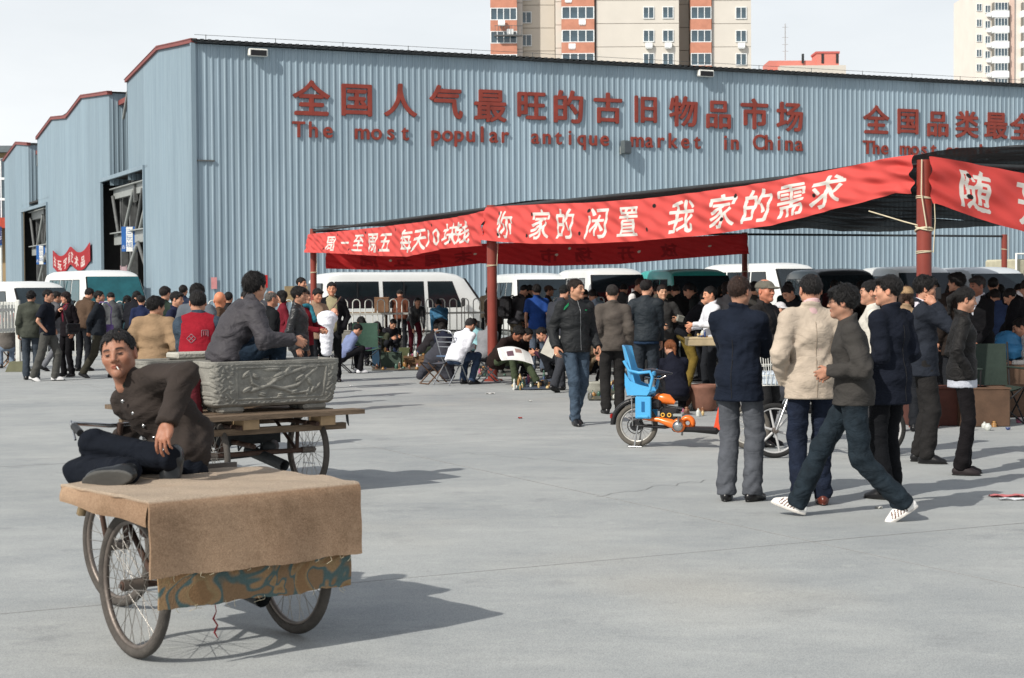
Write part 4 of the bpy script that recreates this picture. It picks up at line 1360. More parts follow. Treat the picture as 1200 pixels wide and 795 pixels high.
def make_person(px, s, H=1.72, face=0, pose='stand', label='', top=None, legs=None, hair=('short', (22, 20, 20)), shoes=('leather', (24, 24, 26)),
                skin=(188, 140, 115), z=0.0, pos=None, mods=None, seed=None, extra=None, sole=(30, 30, 30), cap=None, female=False, fine=None, group='people crowding the market', rooted=False, slim=1.0):
    global _pid
    _pid += 1
    seed = seed if seed is not None else _pid * 13 + 5
    rr = random.Random(seed)
    p = dict(POSES[pose]) if isinstance(pose, str) else dict(pose)
    if mods: p.update(mods)
    if 'head' not in p: p['head'] = (rr.uniform(-12, 12), rr.uniform(-2, 8))
    S = skeleton(p)
    h = fine or min(.024, max(.0105, 1.75 / s))
    loc = pos if pos is not None else at(px, s, z)
    root = empty('person', loc, R(face), label, 'person', group)
    sc = H / 1.78
    root.scale = (sc * (1 + (slim - 1)), sc * (1 + (slim - 1)), sc)
    top = dict(top or {}); legs = dict(legs or {})
    bulk = top.get('bulk', .012)
    ln = top.get('len', .12)
    kind = top.get('kind', 'cloth')
    tc = top.get('c', (40, 42, 46)); lc = legs.get('c', (38, 40, 46))
    kf = rr.uniform(.88, 1.05) if pos is None else 1.0
    scol = np.array(lin(tuple(v * kf for v in skin))[:3], F4)
    # ---- body: head, neck, hidden trunk and limbs, hands, one mesh
    parts = []
    hres = .0034 if s > 230 else (.0055 if s > 95 else .009)
    Vh, Qh, Ch = head_mesh(hres, 'woman' if female else 'man')
    fs = .97 if female else 1.0
    parts.append((Vh @ (S['H'].T) * fs + S['head'], Qh, Ch * scol))
    def inner(P):
        d, q, u = trunk(P, S, -.040)
        d = smin(d, cone(P, S['neck'] - S['T2'] @ V3(0, 0, .04), S['head'] + S['H'] @ V3(0, .015, -.10), .042, .042), .03)
        for n in 'LR':
            d = smin(d, np.minimum(cone(P, S[n + 's'], S[n + 'e'], .040, .033), cone(P, S[n + 'e'], S[n + 'w'], .033, .023)), .02)
            d = smin(d, np.minimum(cone(P, S[n + 'hip'], S[n + 'k'], .050, .036), cone(P, S[n + 'k'], S[n + 'a'], .036, .030)), .02)
        return d
    ks = ('pel', 'neck', 'Ls', 'Rs', 'Le', 'Re', 'Lw', 'Rw', 'Lhip', 'Rhip', 'Lk', 'Rk', 'La', 'Ra', 'head')
    allp = np.array([S[k] for k in ks])
    Vi, Qi = nets(inner, allp.min(0) - .17, allp.max(0) + .12, max(.022, h * 1.4) if not top.get('sleeve') == 'short' else .016)
    parts.append((Vi, Qi, np.tile(scol, (len(Vi), 1))))
    cu = p.get('curl', .75)
    for n, sx in (('L', 1), ('R', -1)):
        if p.get('inpocket') and not p.get('show' + n): continue
        w, e = S[n + 'w'], S[n + 'e']
        fd = (w - e) / max(1e-6, np.linalg.norm(w - e))
        hd = p.get(n + 'hd', None)
        hd = fd * .8 + V3(0, 0, -.35) if hd is None else np.asarray(hd, F4)
        palm = p.get(n + 'palm', (-sx * 1.0, .25, 0))
        Fm = frame(hd, palm)
        hc = p.get(n + 'curl', cu)
        Vd, Qd = hand_mesh(hc, .0038 if s > 230 else (.0055 if s > 120 else .010), False)
        Vd = Vd.copy()
        # in the hand frame: -Z fingers, +X palm, thumb on -Y; mirror when the thumb must lie on the other side
        y_world = Fm[:, 1]
        tdir = np.asarray(p.get(n + 'thumb', (0, -1, .2)), F4)
        if float(y_world @ tdir) > 0:
            Vd[:, 1] = -Vd[:, 1]; Qd = Qd[:, ::-1]
        parts.append((Vd @ Fm.T * (.88 if female else .96) + w, Qd, np.tile(scol * np.array((1.0, .94, .92), F4), (len(Vd), 1))))
    off = 0; VV = []; QQ = []; CC = []
    for v, q, c in parts:
        VV.append(v); QQ.append(q + off); CC.append(c); off += len(v)
    body = bpy.data.objects.new('body', np_mesh('body', np.concatenate(VV), np.concatenate(QQ), [m_skin], np.concatenate(CC)))
    col.objects.link(body); body.parent = root
    # ---- upper garment
    def add(name, V, Q, mats, C=None, mi=None):
        if len(V) == 0: return None
        o = bpy.data.objects.new(name, np_mesh(name, V, Q, mats, C, mi))
        col.objects.link(o); o.parent = root
        return o
    aw = top.get('arm', 1.0)
    sit = pose in ('sit', 'sitlow', 'squat') or p.get('seated')
    tb = bulk
    def jacket(P):
        d, q, u = trunk(P, S, tb)
        low = -ln
        sk = q.copy(); sk[:, 1] = sk[:, 1] * 1.32
        if not sit:
            skd = cone(sk, (0, 0, .02), (0, 0, -ln - .1), .160 + tb, .170 + tb + top.get('flare', .006))
            d = smin(d, skd, .03)
            d = smin(d, ell(q, (0, .042, -.04), (.125 + tb, .088 + tb, .12)), .04)
        if female: d = smin(d, ell(u, (0, -.075, .150), (.115, .055, .07)), .04)
        if top.get('belly'): d = smin(d, ell(u, (0, -.07, -.03), (.13, .09, .13)), .05)
        if top.get('sleeve', 'long') != 'none':
            for n in 'LR':
                sh, e, w = S[n + 's'], S[n + 'e'], S[n + 'w']
                if top.get('sleeve') == 'short':
                    arm = cone(P, sh, sh + (e - sh) * .75, .066 * aw + tb * .6, .062 * aw + tb * .6)
                    ax_ = (e - sh) / np.linalg.norm(e - sh)
                    arm = np.maximum(arm, (P - (sh + (e - sh) * .8)) @ ax_)
                else:
                    ax_ = (w - e) / max(1e-6, np.linalg.norm(w - e))
                    fo = cone(P, e, w, .050 * aw + tb * .5, .036 * aw + tb * .4)
                    ek = np.linalg.norm(P - e, axis=-1)
                    fo = np.maximum(fo, (P - (w + ax_ * .012)) @ ax_)
                    arm = smin(cone(P, sh, e, .058 * aw + tb * .6, .050 * aw + tb * .5), fo, .015)
                    arm = arm - .006 * np.clip(1 - ek / .15, 0, 1) * np.sin((P - e) @ ax_ * 80 + 2.4 * np.sin(P[:, 0] * 30 + P[:, 2] * 26 + seed))
                    arm = arm - .004 * np.clip(1 - np.linalg.norm(P - w, axis=-1) / .10, 0, 1) * np.sin((P - w) @ ax_ * 150 + seed)
                d = smin(d, arm, .024)
        # collar
        nk = (P - S['neck']) @ S['T2']
        ch_ = top.get('collar', .032)
        cr_ = np.hypot(nk[:, 0], (nk[:, 1] + .004) * 1.05) - (.070 + .10 * np.maximum(0, -nk[:, 2]) + .25 * np.maximum(0, nk[:, 2]))
        cr_ = np.maximum(cr_, -np.maximum(np.abs(nk[:, 0]) - .006 - .55 * np.maximum(0, nk[:, 2] + .03), nk[:, 1] + .01))
        cr_ = np.maximum(cr_, nk[:, 2] - ch_ + nk[:, 1] * -.35)
        cr_ = np.maximum(cr_, -.06 - nk[:, 2])
        d = smin(d, cr_, .018)
        wz = np.clip(1 - np.abs(u[:, 2] + .02) / .16, 0, 1)
        d = d - .006 * wz * np.sin(u[:, 2] * 52 + 3.2 * np.sin(u[:, 0] * 15 + u[:, 1] * 12 + seed) + seed)
        d = d + folds(P, top.get('fold', .0085), seed)
        d = np.maximum(d, low - q[:, 2]) if not sit else np.maximum(d, (-min(ln, .13)) - q[:, 2])
        op = top.get('open')
        if op:
            zz = u[:, 2]
            zv, sl, w0 = {'v': (.10, .26, 0.0), 'full': (-.8, 0.0, .05), 'deep': (-.05, .20, .0), 'wide': (-.8, .02, .085)}[op]
            wdt = np.maximum(w0, (zz - zv) * sl) if op != 'full' else w0 + np.maximum(0, zz - .15) * .12
            if op in ('v', 'deep'): wdt = np.where(zz > zv, (zz - zv) * sl, -1)
            cut = np.maximum(np.abs(u[:, 0]) - wdt, u[:, 1] + .03)
            d = np.maximum(d, -cut)
        return d
    lo = np.array([S[k] for k in ('pel', 'neck', 'Ls', 'Rs', 'Le', 'Re', 'Lw', 'Rw')])
    lo0 = lo.min(0) - .26; lo1 = lo.max(0) + .22
    if top.get('sleeve') == 'none': pass
    lo0[2] = min(lo0[2], S['pel'][2] - ln - .08)
    V, Q = nets(jacket, lo0, lo1, h)
    tm = clothmat(tc, kind)
    stripe = None
    jk = add(top.get('name', 'jacket'), V, Q, [tm])
    if top.get('open') or top.get('shirt'):
        shc = top.get('shirt', (150, 150, 150))
        def shirt(P):
            d, q, u = trunk(P, S, tb - .012)
            nk = (P - S['neck']) @ S['T2']
            cr_ = np.maximum(np.hypot(nk[:, 0], nk[:, 1]) - .064, nk[:, 2] - top.get('shirtcollar', .035) - nk[:, 1] * .4)
            cr_ = np.maximum(cr_, -.06 - nk[:, 2])
            d = smin(d, cr_, .02)
            if top.get('shirtlen', 0) > 0:
                sk = q.copy(); sk[:, 1] = sk[:, 1] * 1.25
                d = smin(d, cone(sk, (0, 0, .02), (0, 0, -ln - .1), .155 + tb, .160 + tb), .03)
                d = d + .03 * np.clip((q[:, 2] + ln - .01) / .04, 0, 1)
            return np.maximum(d, (-ln - top.get('shirtlen', -.02)) - q[:, 2])
        V, Q = nets(shirt, lo0, lo1, max(h, .014))
        add('shirt', V, Q, [clothmat(shc)])
    if top.get('vest'):
        def vest(P):
            d, q, u = trunk(P, S, tb + .014)
            d = d + folds(P, .003, seed + 1)
            d = np.maximum(d, -.10 - q[:, 2])
            d = np.maximum(d, np.abs(u[:, 0]) - .165 - .06 * np.maximum(0, -u[:, 2] + .15) * 4)
            return d
        V, Q = nets(vest, lo0, lo1, h)
        add('vest', V, Q, [clothmat(top['vest'])])
    # ---- trousers
    lw = legs.get('w', 1.0); lk = legs.get('kind', 'cloth')
    skirt = legs.get('skirt')
    def pants(P):
        d = ell(P, S['pel'] + V3(0, .012, -.02), (.160, .116, .13))
        up = (P - S['pel']) @ S['T'][:, 2]
        d = d + .022 * np.clip((up + min(ln, .16) - .02) / .05, 0, 1)      # tucked under the upper garment
        d = np.maximum(d, up - .07)
        for n, sx in (('L', 1), ('R', -1)):
            hip, kn, an = S[n + 'hip'], S[n + 'k'], S[n + 'a']
            ax_ = (an - kn) / np.linalg.norm(an - kn)
            d = smin(d, ell(P, hip + V3(0, .030 if not sit else .01, -.03), (.080, .080, .09)), .04)
            t = cone(P, hip, kn, .088 * (.5 + .5 * lw), .063 * lw + .004)
            along = (P - an) @ ax_
            sh_ = cone(P, kn, an + ax_ * .01, .063 * lw + .004, .056 * lw * legs.get('hem', 1.0) + .004)
            # cloth breaking over knee and shoe
            sh_ = np.maximum(sh_, along - (.045 if not legs.get('crop') else -.06))
            t = smin(t, sh_, .02)
            t = t - .008 * np.clip(1 - np.abs(along + .04) / .16, 0, 1) * (np.sin(along * 62 + 2.6 * np.sin(P[:, 0] * 28 + P[:, 1] * 19 + seed)) * .8 + .3)
            ka = np.linalg.norm(P - kn, axis=-1)
            t = t - .006 * np.clip(1 - ka / .13, 0, 1) * np.sin(P[:, 2] * 55 + 2.4 * np.sin(P[:, 0] * 26 + P[:, 1] * 22 + seed))
            d = smin(d, t, .022)
        d = d + folds(P, legs.get('fold', .0068), seed + 3)
        return d
    lo = np.array([S[k] for k in ('pel', 'Lk', 'Rk', 'La', 'Ra', 'Lhip', 'Rhip')])
    V, Q = nets(pants, lo.min(0) - .19, lo.max(0) + .19, h)
    add('trousers', V, Q, [clothmat(lc, lk)])
    # ---- shoes
    sk_, shc_ = shoes
    res = .0065 if s > 120 else .013
    Vs, Qs, mi = shoe_mesh(sk_, res)
    key = 'shoe_%s_%s' % (sk_, res)
    smats = [M('shoe_%s_%d_%d_%d' % ((sk_,) + tuple(shc_)), shc_, rough=.3 if sk_ == 'leather' else .65, var=.06, bump=.1), M('sole_%d_%d_%d' % tuple(sole), sole, rough=.8), M('shoe_stripe', (96, 66, 56), rough=.7)]
    for n, sx in (('L', 1), ('R', -1)):
        yaw = p.get(n + 'toe', sx * 10); pit = p.get(n + 'pitch', 0)
        Rm = np.array(Euler((R(pit), 0, R(yaw)), 'ZYX').to_matrix() if 0 else (Matrix.Rotation(R(yaw), 3, 'Z') @ Matrix.Rotation(R(-pit), 3, 'X') @ Matrix.Rotation(R(p.get(n + 'roll', 0)), 3, 'Y')), F4)
        add('shoe', Vs @ Rm.T + S[n + 'a'], Qs, smats, None, mi)
    # ---- hair or cap
    if hair:
        Vr, Qr = hair_mesh(hair[0], .0042 if s > 230 else (.0062 if s > 95 else .010))
        hm = hairmat(tuple(hair[1]))
        add('hair', (Vr * fs) @ S['H'].T + S['head'], Qr, [hm])
    if cap:
        Vc, Qc = cap_mesh(cap[1] if len(cap) > 1 else False, .006 if s > 80 else .010)
        add('cap', Vc @ S['H'].T + S['head'], Qc, [clothmat(cap[0])])
    root['_S'] = 0
    del root['_S']
    PEOPLE.append((root, S, sc))
    if extra: extra(root, S, h)
    return root
_pid = 0
PEOPLE = []

# ---------------------------------------------------------------- things carried
def glasses(root, S, h):
    mb = MB(); H = Matrix([list(map(float, r)) for r in S['H']]); hd = Vector([float(v) for v in S['head']])
    T_ = lambda p: H @ Vector(p) + hd
    for sx in (-1, 1):
        pts = [T_((sx * (.031 + .019 * math.cos(a)), -.099, .004 + .014 * math.sin(a))) for a in [i * math.pi / 6 for i in range(13)]]
        mb.tube(pts, .0017, 5, caps=False)
        mb.tube([T_((sx * .050, -.097, .008)), T_((sx * .078, -.05, .008)), T_((sx * .080, .01, .008))], .0017, 5)
    mb.tube([T_((-.012, -.101, .007)), T_((.012, -.101, .007))], .0017, 5)
    mb.build('glasses', m_black, root)
def held(obj_fn, side='R', off=(0, 0, -.08)):
    def f(root, S, h):
        obj_fn(root, S[side + 'w'] + V3(*off))
    return f
def world_of(root, p):
    bpy.context.view_layer.update()
    return root.matrix_world @ Vector([float(v) for v in p])
def shoulder_bag(c, side='L', w=.34, hh=.26, zz=.88, label='', xo=.24, yo=-.05, t=.09, kind='leather', cross=True):
    def f(root, S, h):
        sx = 1 if side == 'L' else -1
        o = empty('shoulder_bag', world_of(root, (sx * xo, yo, zz)), root.rotation_euler.z, label, 'bag')
        o.scale = root.scale
        mt = clothmat(c, kind)
        mb = MB(); mb.box((0, 0, 0), (t, w, hh), bev=.03); mb.build('bag_body', mt, o)
        mb = MB(); mb.box((sx * t * .55, 0, hh * .15), (.02, w * .98, hh * .65), bev=.008); mb.build('flap', clothmat(tuple(int(v * .85) for v in c), kind), o)
        top_ = 1.47 - zz; ox = -sx * (.32 if cross else .06)
        mb = MB()
        mb.tube([(-sx * .0, -w * .35, hh * .4), (-sx * .08, -w * .38, hh * .5 + .16), (ox * .6 - sx * .05, -.15, top_ - .10), (ox, -.07, top_ + .01), (ox, .05, top_ + .01), (ox * .6 - sx * .05, .16, top_ - .1), (-sx * .08, w * .45, hh * .5 + .14), (0, w * .35, hh * .4)], .011, 6)
        mb.build('strap', mt, o)
    return f
def many(*fs):
    def f(root, S, h):
        for g_ in fs: g_(root, S, h)
    return f
# ================================================================ vehicles
def wheel_car(name, parent, loc, r=.30, w=.18):
    o = MB(); o.torus((0, 0, 0), (0, 1, 0), r - .055, .058, 28, 8, 0, zs=1.5)
    t = o.build(name, M('tyre_rubber', (34, 34, 35), rough=.85), parent); t.location = loc
    m = MB(); m.lathe([(.02, -.04), (r * .35, -.05), (r * .62, -.02), (r * .70, .03), (r * .70, .06)], 20)
    m.v = [(v[0], -abs(v[2]) * (1 if True else 0) if False else v[2], v[1]) for v in m.v]
    rim = m.build('rim', M('silver_rim', (150, 150, 150), rough=.4, metal=.6), t)
    if loc[1] > 0: rim.rotation_euler = (0, 0, math.pi)
    return t

def van(loc, heading, label, paint=(218, 220, 218), Lv=4.6, Wd=1.66, Hh=1.95, high=0.0, windows=((1.05, 1.95), (2.05, 3.15), (3.25, 4.3)), glass=None, nose=.36, cat='van'):
    root = empty(label.split()[1] if 0 else ('minibus' if cat == 'minibus' else ('pickup_truck' if cat == 'truck' else 'van')), loc, heading, label, cat, 'vehicles parked behind the market')
    mp = M('paint_%d_%d_%d' % paint, paint, rough=.28, var=.03, vs=1.5, bump=.02, spec=.5)
    gl = glass or m_glass
    w = Wd / 2; B = 1.02
    H_ = Hh
    st = [(0, .36, .80, .80 * w), (.05, .30, .92, .93 * w), (.22, .26, 1.02, .985 * w), (nose, .25, 1.10, w), (nose + .22, .25, 1.10 + (H_ - 1.24) * .42, w),
          (nose + .52, .25, H_ - .14, w), (nose + .72, .25, H_ - .05, w), (nose + 1.1, .25, H_, w), (Lv - .6, .25, H_, w), (Lv - .2, .25, H_ - .05, w * .995), (Lv - .06, .27, H_ - .18, w * .98), (Lv, .34, 1.05, w * .93)]
    def sidey(z, ztop, ww):
        b = min(B, ztop - .10)
        if z <= b: return ww
        return ww - .13 * (z - b) / max(.3, (H_ - B))
    def sect(x, zb, zt, ww):
        b = min(B, zt - .10)
        wr = sidey(zt - .12, zt, ww)
        half = [(ww * .86, zb), (ww * .985, zb + .10), (ww, zb + .25), (ww, b), ((ww + wr) / 2, (b + zt - .12) / 2), (wr, zt - .12), (wr - .035, zt - .05), (wr - .12, zt - .012), (wr * .5, zt + .012)]
        pts = [(x, -y, z) for y, z in half] + [(x, 0, zt + .02)] + [(x, y, z) for y, z in reversed(half)]
        return [Vector((Lv / 2 - p[0], p[1], p[2])) for p in pts]
    S_ = [sect(*a) for a in st]
    mb = MB()
    n = len(S_[0])
    vs = [p for r_ in S_ for p in r_]
    fs = []
    for i in range(len(S_) - 1):
        for j in range(n):
            k = (j + 1) % n
            fs.append((i * n + j, i * n + k, (i + 1) * n + k, (i + 1) * n + j))
    mb.add(vs, fs, 0, True)
    mb.add(S_[0], [tuple(range(n))], 0); mb.add(S_[-1], [tuple(range(n - 1, -1, -1))], 0)
    body = mb.build('body', mp, root)
    md = body.modifiers.new('edges', 'EDGE_SPLIT'); md.split_angle = R(38)
    def X(x): return Lv / 2 - x
    if high:
        m2 = MB()
        m2.box((X(Lv / 2 + .3), 0, H_ + high / 2 - .02), (Lv - 1.3, Wd * .80, high), bev=high * .45)
        hr = m2.build('high_roof', mp, root)
    # windows each a proud pane in a dark seal
    zt_ = H_ - .26
    for sy in (-1, 1):
        for i, (a, b) in enumerate(windows):
            z0 = B + .04
            lean = .26 if i == 0 else 0.0
            q = [(a, z0), (b, z0), (b, zt_), (a + lean, zt_)]
            for nm, gr, off, mt in (('window_seal', .02, .004, m_black), ('window', 0, .010, gl)):
                V = []
                for (x, z), (dx, dz) in zip(q, ((-gr, -gr), (gr, -gr), (gr, gr), (-gr, gr))):
                    V.append((X(x + dx), sy * (sidey(z + dz, H_, w) + off), z + dz))
                V2 = [(v[0], v[1] - sy * .03, v[2]) for v in V]
                mm = MB(); mm.add(V + V2, [(0, 1, 2, 3), (4, 7, 6, 5), (0, 4, 5, 1), (1, 5, 6, 2), (2, 6, 7, 3), (3, 7, 4, 0)])
                o = mm.build(nm, mt, root)
        # sliding pane bar
        for a, b in windows[1:]:
            mm = MB(); mm.box((X((a + b) / 2), sy * (sidey((B + zt_) / 2, H_, w) + .011), (B + zt_) / 2 + .02), (.04, .012, zt_ - B - .05), rot=Matrix.Rotation(sy * -.0, 3, 'X'))
            mm.build('window_bar', m_black, root)
        # door seams, sill strip, handles
        for x in (windows[0][0] - .08, windows[0][1] + .06, windows[1][1] + .06):
            mm = MB(); mm.box((X(x), sy * (w + .001), .72), (.014, .008, .68)); mm.build('door_seam', m_dark, root)
        mm = MB(); mm.box((X(Lv / 2), sy * (w + .004), .40), (Lv - .9, .014, .05)); mm.build('rubbing_strip', m_black, root)
        for x in (windows[0][1] - .12, windows[0][1] + .18):
            mm = MB(); mm.box((X(x), sy * (w + .012), .92), (.15, .03, .035), bev=.01); mm.build('door_handle', m_black, root)
        mm = MB(); mm.box((X(windows[0][0] + .02), sy * (w + .15), 1.18), (.08, .18, .24), bev=.04); mm.build('mirror', m_black, root)
        for x in (.62, Lv - .85):
            mm = MB(); mm.lathe([(.36, -.02), (.37, .02)], 26); 
            mm.v = [(v[0], v[2], v[1]) for v in mm.v]
            arch = mm.build('wheel_arch', m_black, root); arch.location = (X(x), sy * (w - .012), .32)
            wheel_car('wheel', root, (X(x), sy * (w - .045), .30))
        mm = MB(); mm.box((X(.05), sy * w * .72, .78), (.12, .30, .20), bev=.04); mm.build('headlight', M('headlight_glass', (190, 200, 205), rough=.12, spec=.8), root)
        mm = MB(); mm.box((X(Lv - .01), sy * w * .84, .85), (.08, .14, .36), bev=.02); mm.build('tail_light', M('tail_red', (140, 24, 20), rough=.25), root)
    # windscreen and rear window
    def pane(x0, z0, x1, z1, w0, w1, nm, off):
        d = Vector((X(x1) - X(x0), 0, z1 - z0)).normalized(); nn = Vector((d.z, 0, -d.x)) * off
        V = [Vector((X(x0), -w0, z0)), Vector((X(x0), w0, z0)), Vector((X(x1), w1, z1)), Vector((X(x1), -w1, z1))]
        for nm2, g2, of2, mt in (('window_seal', .025, off * .5, m_black), (nm, 0, off, gl)):
            nn = Vector((d.z, 0, -d.x)) * of2
            c = sum(V, Vector()) / 4
            VV = [v + (v - c).normalized() * g2 * 1.4 + nn for v in V]
            mm = MB(); mm.add(VV + [v - nn * 2.2 for v in VV], [(0, 1, 2, 3), (7, 6, 5, 4), (0, 4, 5, 1), (1, 5, 6, 2), (2, 6, 7, 3), (3, 7, 4, 0)])
            mm.build(nm2, mt, root)
    pane(nose + .04, 1.16, nose + .50, H_ - .19, w * .90, w * .80, 'windscreen', .05)
    mm = MB(); mm.box((X(Lv - .02), 0, H_ - .52), (.06, Wd * .74, .48), bev=.02); mm.build('rear_window', gl, root)
    for x, z in ((.0, .42), (Lv + .0, .42)):
        mm = MB(); mm.box((X(x), 0, z), (.16, Wd * .96, .22), bev=.05); mm.build('bumper', mp, root)
        mm = MB(); mm.box((X(x) + (.085 if x == 0 else -.085), 0, z + .02), (.012, .44, .13)); mm.build('number_plate', M('plate_blue', (30, 50, 120), rough=.5), root)
    for sy in (-1, 1):
        mm = MB(); mm.tube([(X(nose + .09), sy * w * .25, 1.19), (X(nose + .30), sy * w * .62, H_ - .55)], .008, 5); mm.build('wiper', m_black, root)
    return root

wh = math.atan2(W.y, W.x)
# long white van whose side stands behind the railing; nose to the right
van(at(470, 42.5), wh, 'long white van parked side-on behind the railing and the left banner', Lv=4.95, Hh=2.0, windows=((1.0, 1.95), (2.1, 3.25), (3.4, 4.6)))
van(at(112, 42), R(-60), 'white high-roofed minibus with blue windscreen parked behind the left railing', Hh=2.1, Lv=5.0, Wd=1.75, glass=M('teal_glass', (26, 78, 84), rough=.08, spec=.8, var=.35, vs=2, bump=0), cat='minibus')
van(at(18, 43.5), R(-50), 'white minibus at the left edge behind the short railing', Hh=1.80, Lv=4.8, cat='minibus', glass=M('smoked_glass', (38, 48, 52), rough=.1, spec=.8, var=.3, vs=2, bump=0))
van(at(706, 44), R(-78), 'white van facing the camera behind the two men with backs turned', Hh=2.05)
van(at(803, 46), R(-80), 'turquoise van facing the camera behind the shoppers under the canopy', paint=(62, 170, 162), Hh=2.0)
van(at(622, 42), R(-78), 'white van half hidden behind the second banner post', Hh=1.95)
van(at(897, 40), R(-62), 'white van behind the canopy post and the man in the flat cap', Hh=2.22, Lv=4.6)
van(at(975, 44), R(-86), 'dark saloon-height van behind the beige jacket man', paint=(52, 56, 60), Hh=2.0)
van(at(1062, 43), R(-84), 'white van behind the thick near canopy post', Hh=2.06)
van(at(1142, 44), R(-82), 'pale silver van behind the crowd at the right', paint=(190, 196, 200), Hh=2.02)
# cream box trailer at the right edge
r = empty('box_trailer', at(1204, 40), R(20), 'cream box trailer with a pipe frame at the right edge', 'trailer', 'vehicles parked behind the market')
mb = MB(); mb.box((0, 0, 1.35), (1.9, 1.5, 1.9), bev=.05); mb.build('box', M('cream_box', (176, 172, 150)), r)
mb = MB(); mb.tube([(-.98, -.8, .4), (-.98, -.8, 2.45), (.9, -.8, 2.45)], .035, 6); mb.build('pipe_frame', m_white, r)
for sx in (-.6, .6):
    for sy in (-.6, .6): wheel_car('wheel', r, (sx, sy, .3))
# open crates standing on a low bed behind the railing
# ================================================================ canopy
m_pole = M('red_brown_pole', (128, 58, 48), rough=.45, var=.12, vs=3, bump=.05)
P0 = at(368, 50); P1 = at(577, 69); P2 = at(1083, 105); P3 = at(873, 44.7); P4 = at(1177, 41.6)
P5 = P2 + W * 9.5
cen = (P0 + P2 + P5 + P3) / 4
cano = empty('market_canopy', P0, 0, 'long open canopy of black shade net on red-brown posts over the market', 'canopy')
def cl(p): return Vector(p) - P0
for p, r_ in ((P0, .075), (P1, .085), (P2, .083), (P3, .075), (P4, .08), (P5, .083)):
    mb = MB(); q = cl(p)
    mb.tube([(q.x, q.y, 0), (q.x, q.y, 2.98)], r_, 18)
    mb.tube([(q.x, q.y, 0), (q.x, q.y, .03)], r_ * 2, 18)
    post = mb.build('post', m_pole, cano)
    mb = MB()
    for k in range(4):
        mb.torus((q.x, q.y, 1.95 + (k % 2) * .012 + (.6 if k > 1 else 0)), (.1 * (k - 1), .05, 1), r_ + .006, .006, 18, 5)
    mb.tube([(q.x + r_, q.y - r_, 1.95), (q.x + r_ + .02, q.y - r_, 2.3), (q.x + r_ * .9, q.y - r_, 2.95)], .006, 5)
    mb.build('tie_string', M('cream_string', (196, 186, 160)), cano)
# horizontal rails between posts
mb = MB()
for a, b in ((P0, P1), (P1, P2), (P2, P5), (P0, P3), (P3, P4)):
    a_, b_ = cl(a), cl(b)
    mb.tube([(a_.x, a_.y, 2.93), (b_.x, b_.y, 2.93)], .03, 8)
mb.build('rail', m_dark, cano)
# net: sagging sheets, woven so that a little light comes through
m_net = bpy.data.materials.new('shade_net'); m_net.use_nodes = True
_t = m_net.node_tree; _b = _t.nodes['Principled BSDF']
_b.inputs['Base Color'].default_value = (.018, .019, .021, 1); _b.inputs['Roughness'].default_value = .9
_n = _t.nodes.new('ShaderNodeTexNoise'); _n.inputs['Scale'].default_value = 3.5; _n.inputs['Detail'].default_value = 4
_tc = _t.nodes.new('ShaderNodeTexCoord'); _m = _t.nodes.new('ShaderNodeMapping'); _m.inputs['Scale'].default_value = (1, 6, 1)
_t.links.new(_tc.outputs['Object'], _m.inputs[0]); _t.links.new(_m.outputs[0], _n.inputs['Vector'])
_r = _t.nodes.new('ShaderNodeMapRange'); _r.inputs['To Min'].default_value = .92; _r.inputs['To Max'].default_value = 1.0
_t.links.new(_n.outputs[0], _r.inputs[0]); _t.links.new(_r.outputs[0], _b.inputs['Alpha'])
def net_sheet(A, B, C_, Dd, nu, nv, top, sag, seed):
    """A-B front edge, Dd-C_ back edge"""
    rs = np.random.RandomState(seed)
    Pn = []
    for i in range(nu):
        row = []
        for j in range(nv):
            u, v = i / (nu - 1), j / (nv - 1)
            p = (A * (1 - u) + B * u) * (1 - v) + (Dd * (1 - u) + C_ * u) * v
            z = top(u, v) - sag * 16 * (v * (1 - v)) * (u * (1 - u)) * 0.0
            z += .05 * math.sin(u * 40 + 3 * v) * (v * (1 - v) * 4) + .07 * math.sin(v * 23 + u * 7) * .6 * (v * (1 - v) * 4) + .03 * math.sin(u * 90) * math.sin(v * 50)
            row.append(cl(Vector((p.x, p.y, z))))
        Pn.append(row)
    mb = MB(); mb.grid(Pn); return mb
def ntop(u, v):
    e = 3.02
    ridge = .52 * math.sin(math.pi * min(1, v * 1.0)) * (.25 + .75 * u)
    sg = -.10 * abs(math.sin(u * math.pi * 2)) * (1 - v)
    return e + ridge + sg
for k in range(4):
    a0, a1 = k / 4, (k + 1) / 4 + (.01 if k < 3 else 0)
    A = P0 * (1 - a0) + P2 * a0; B = P0 * (1 - a1) + P2 * a1
    off = W * 16.0
    f = lambda u, v, a0=a0, a1=a1, k=k: ntop(a0 + (a1 - a0) * u, v) + .012 * (k % 2)
    ms = net_sheet(A - W * .1, B - W * .1, B + off, A + off, 20, 60, f, .1, k)
    ms.build('net_sheet', m_net, cano)
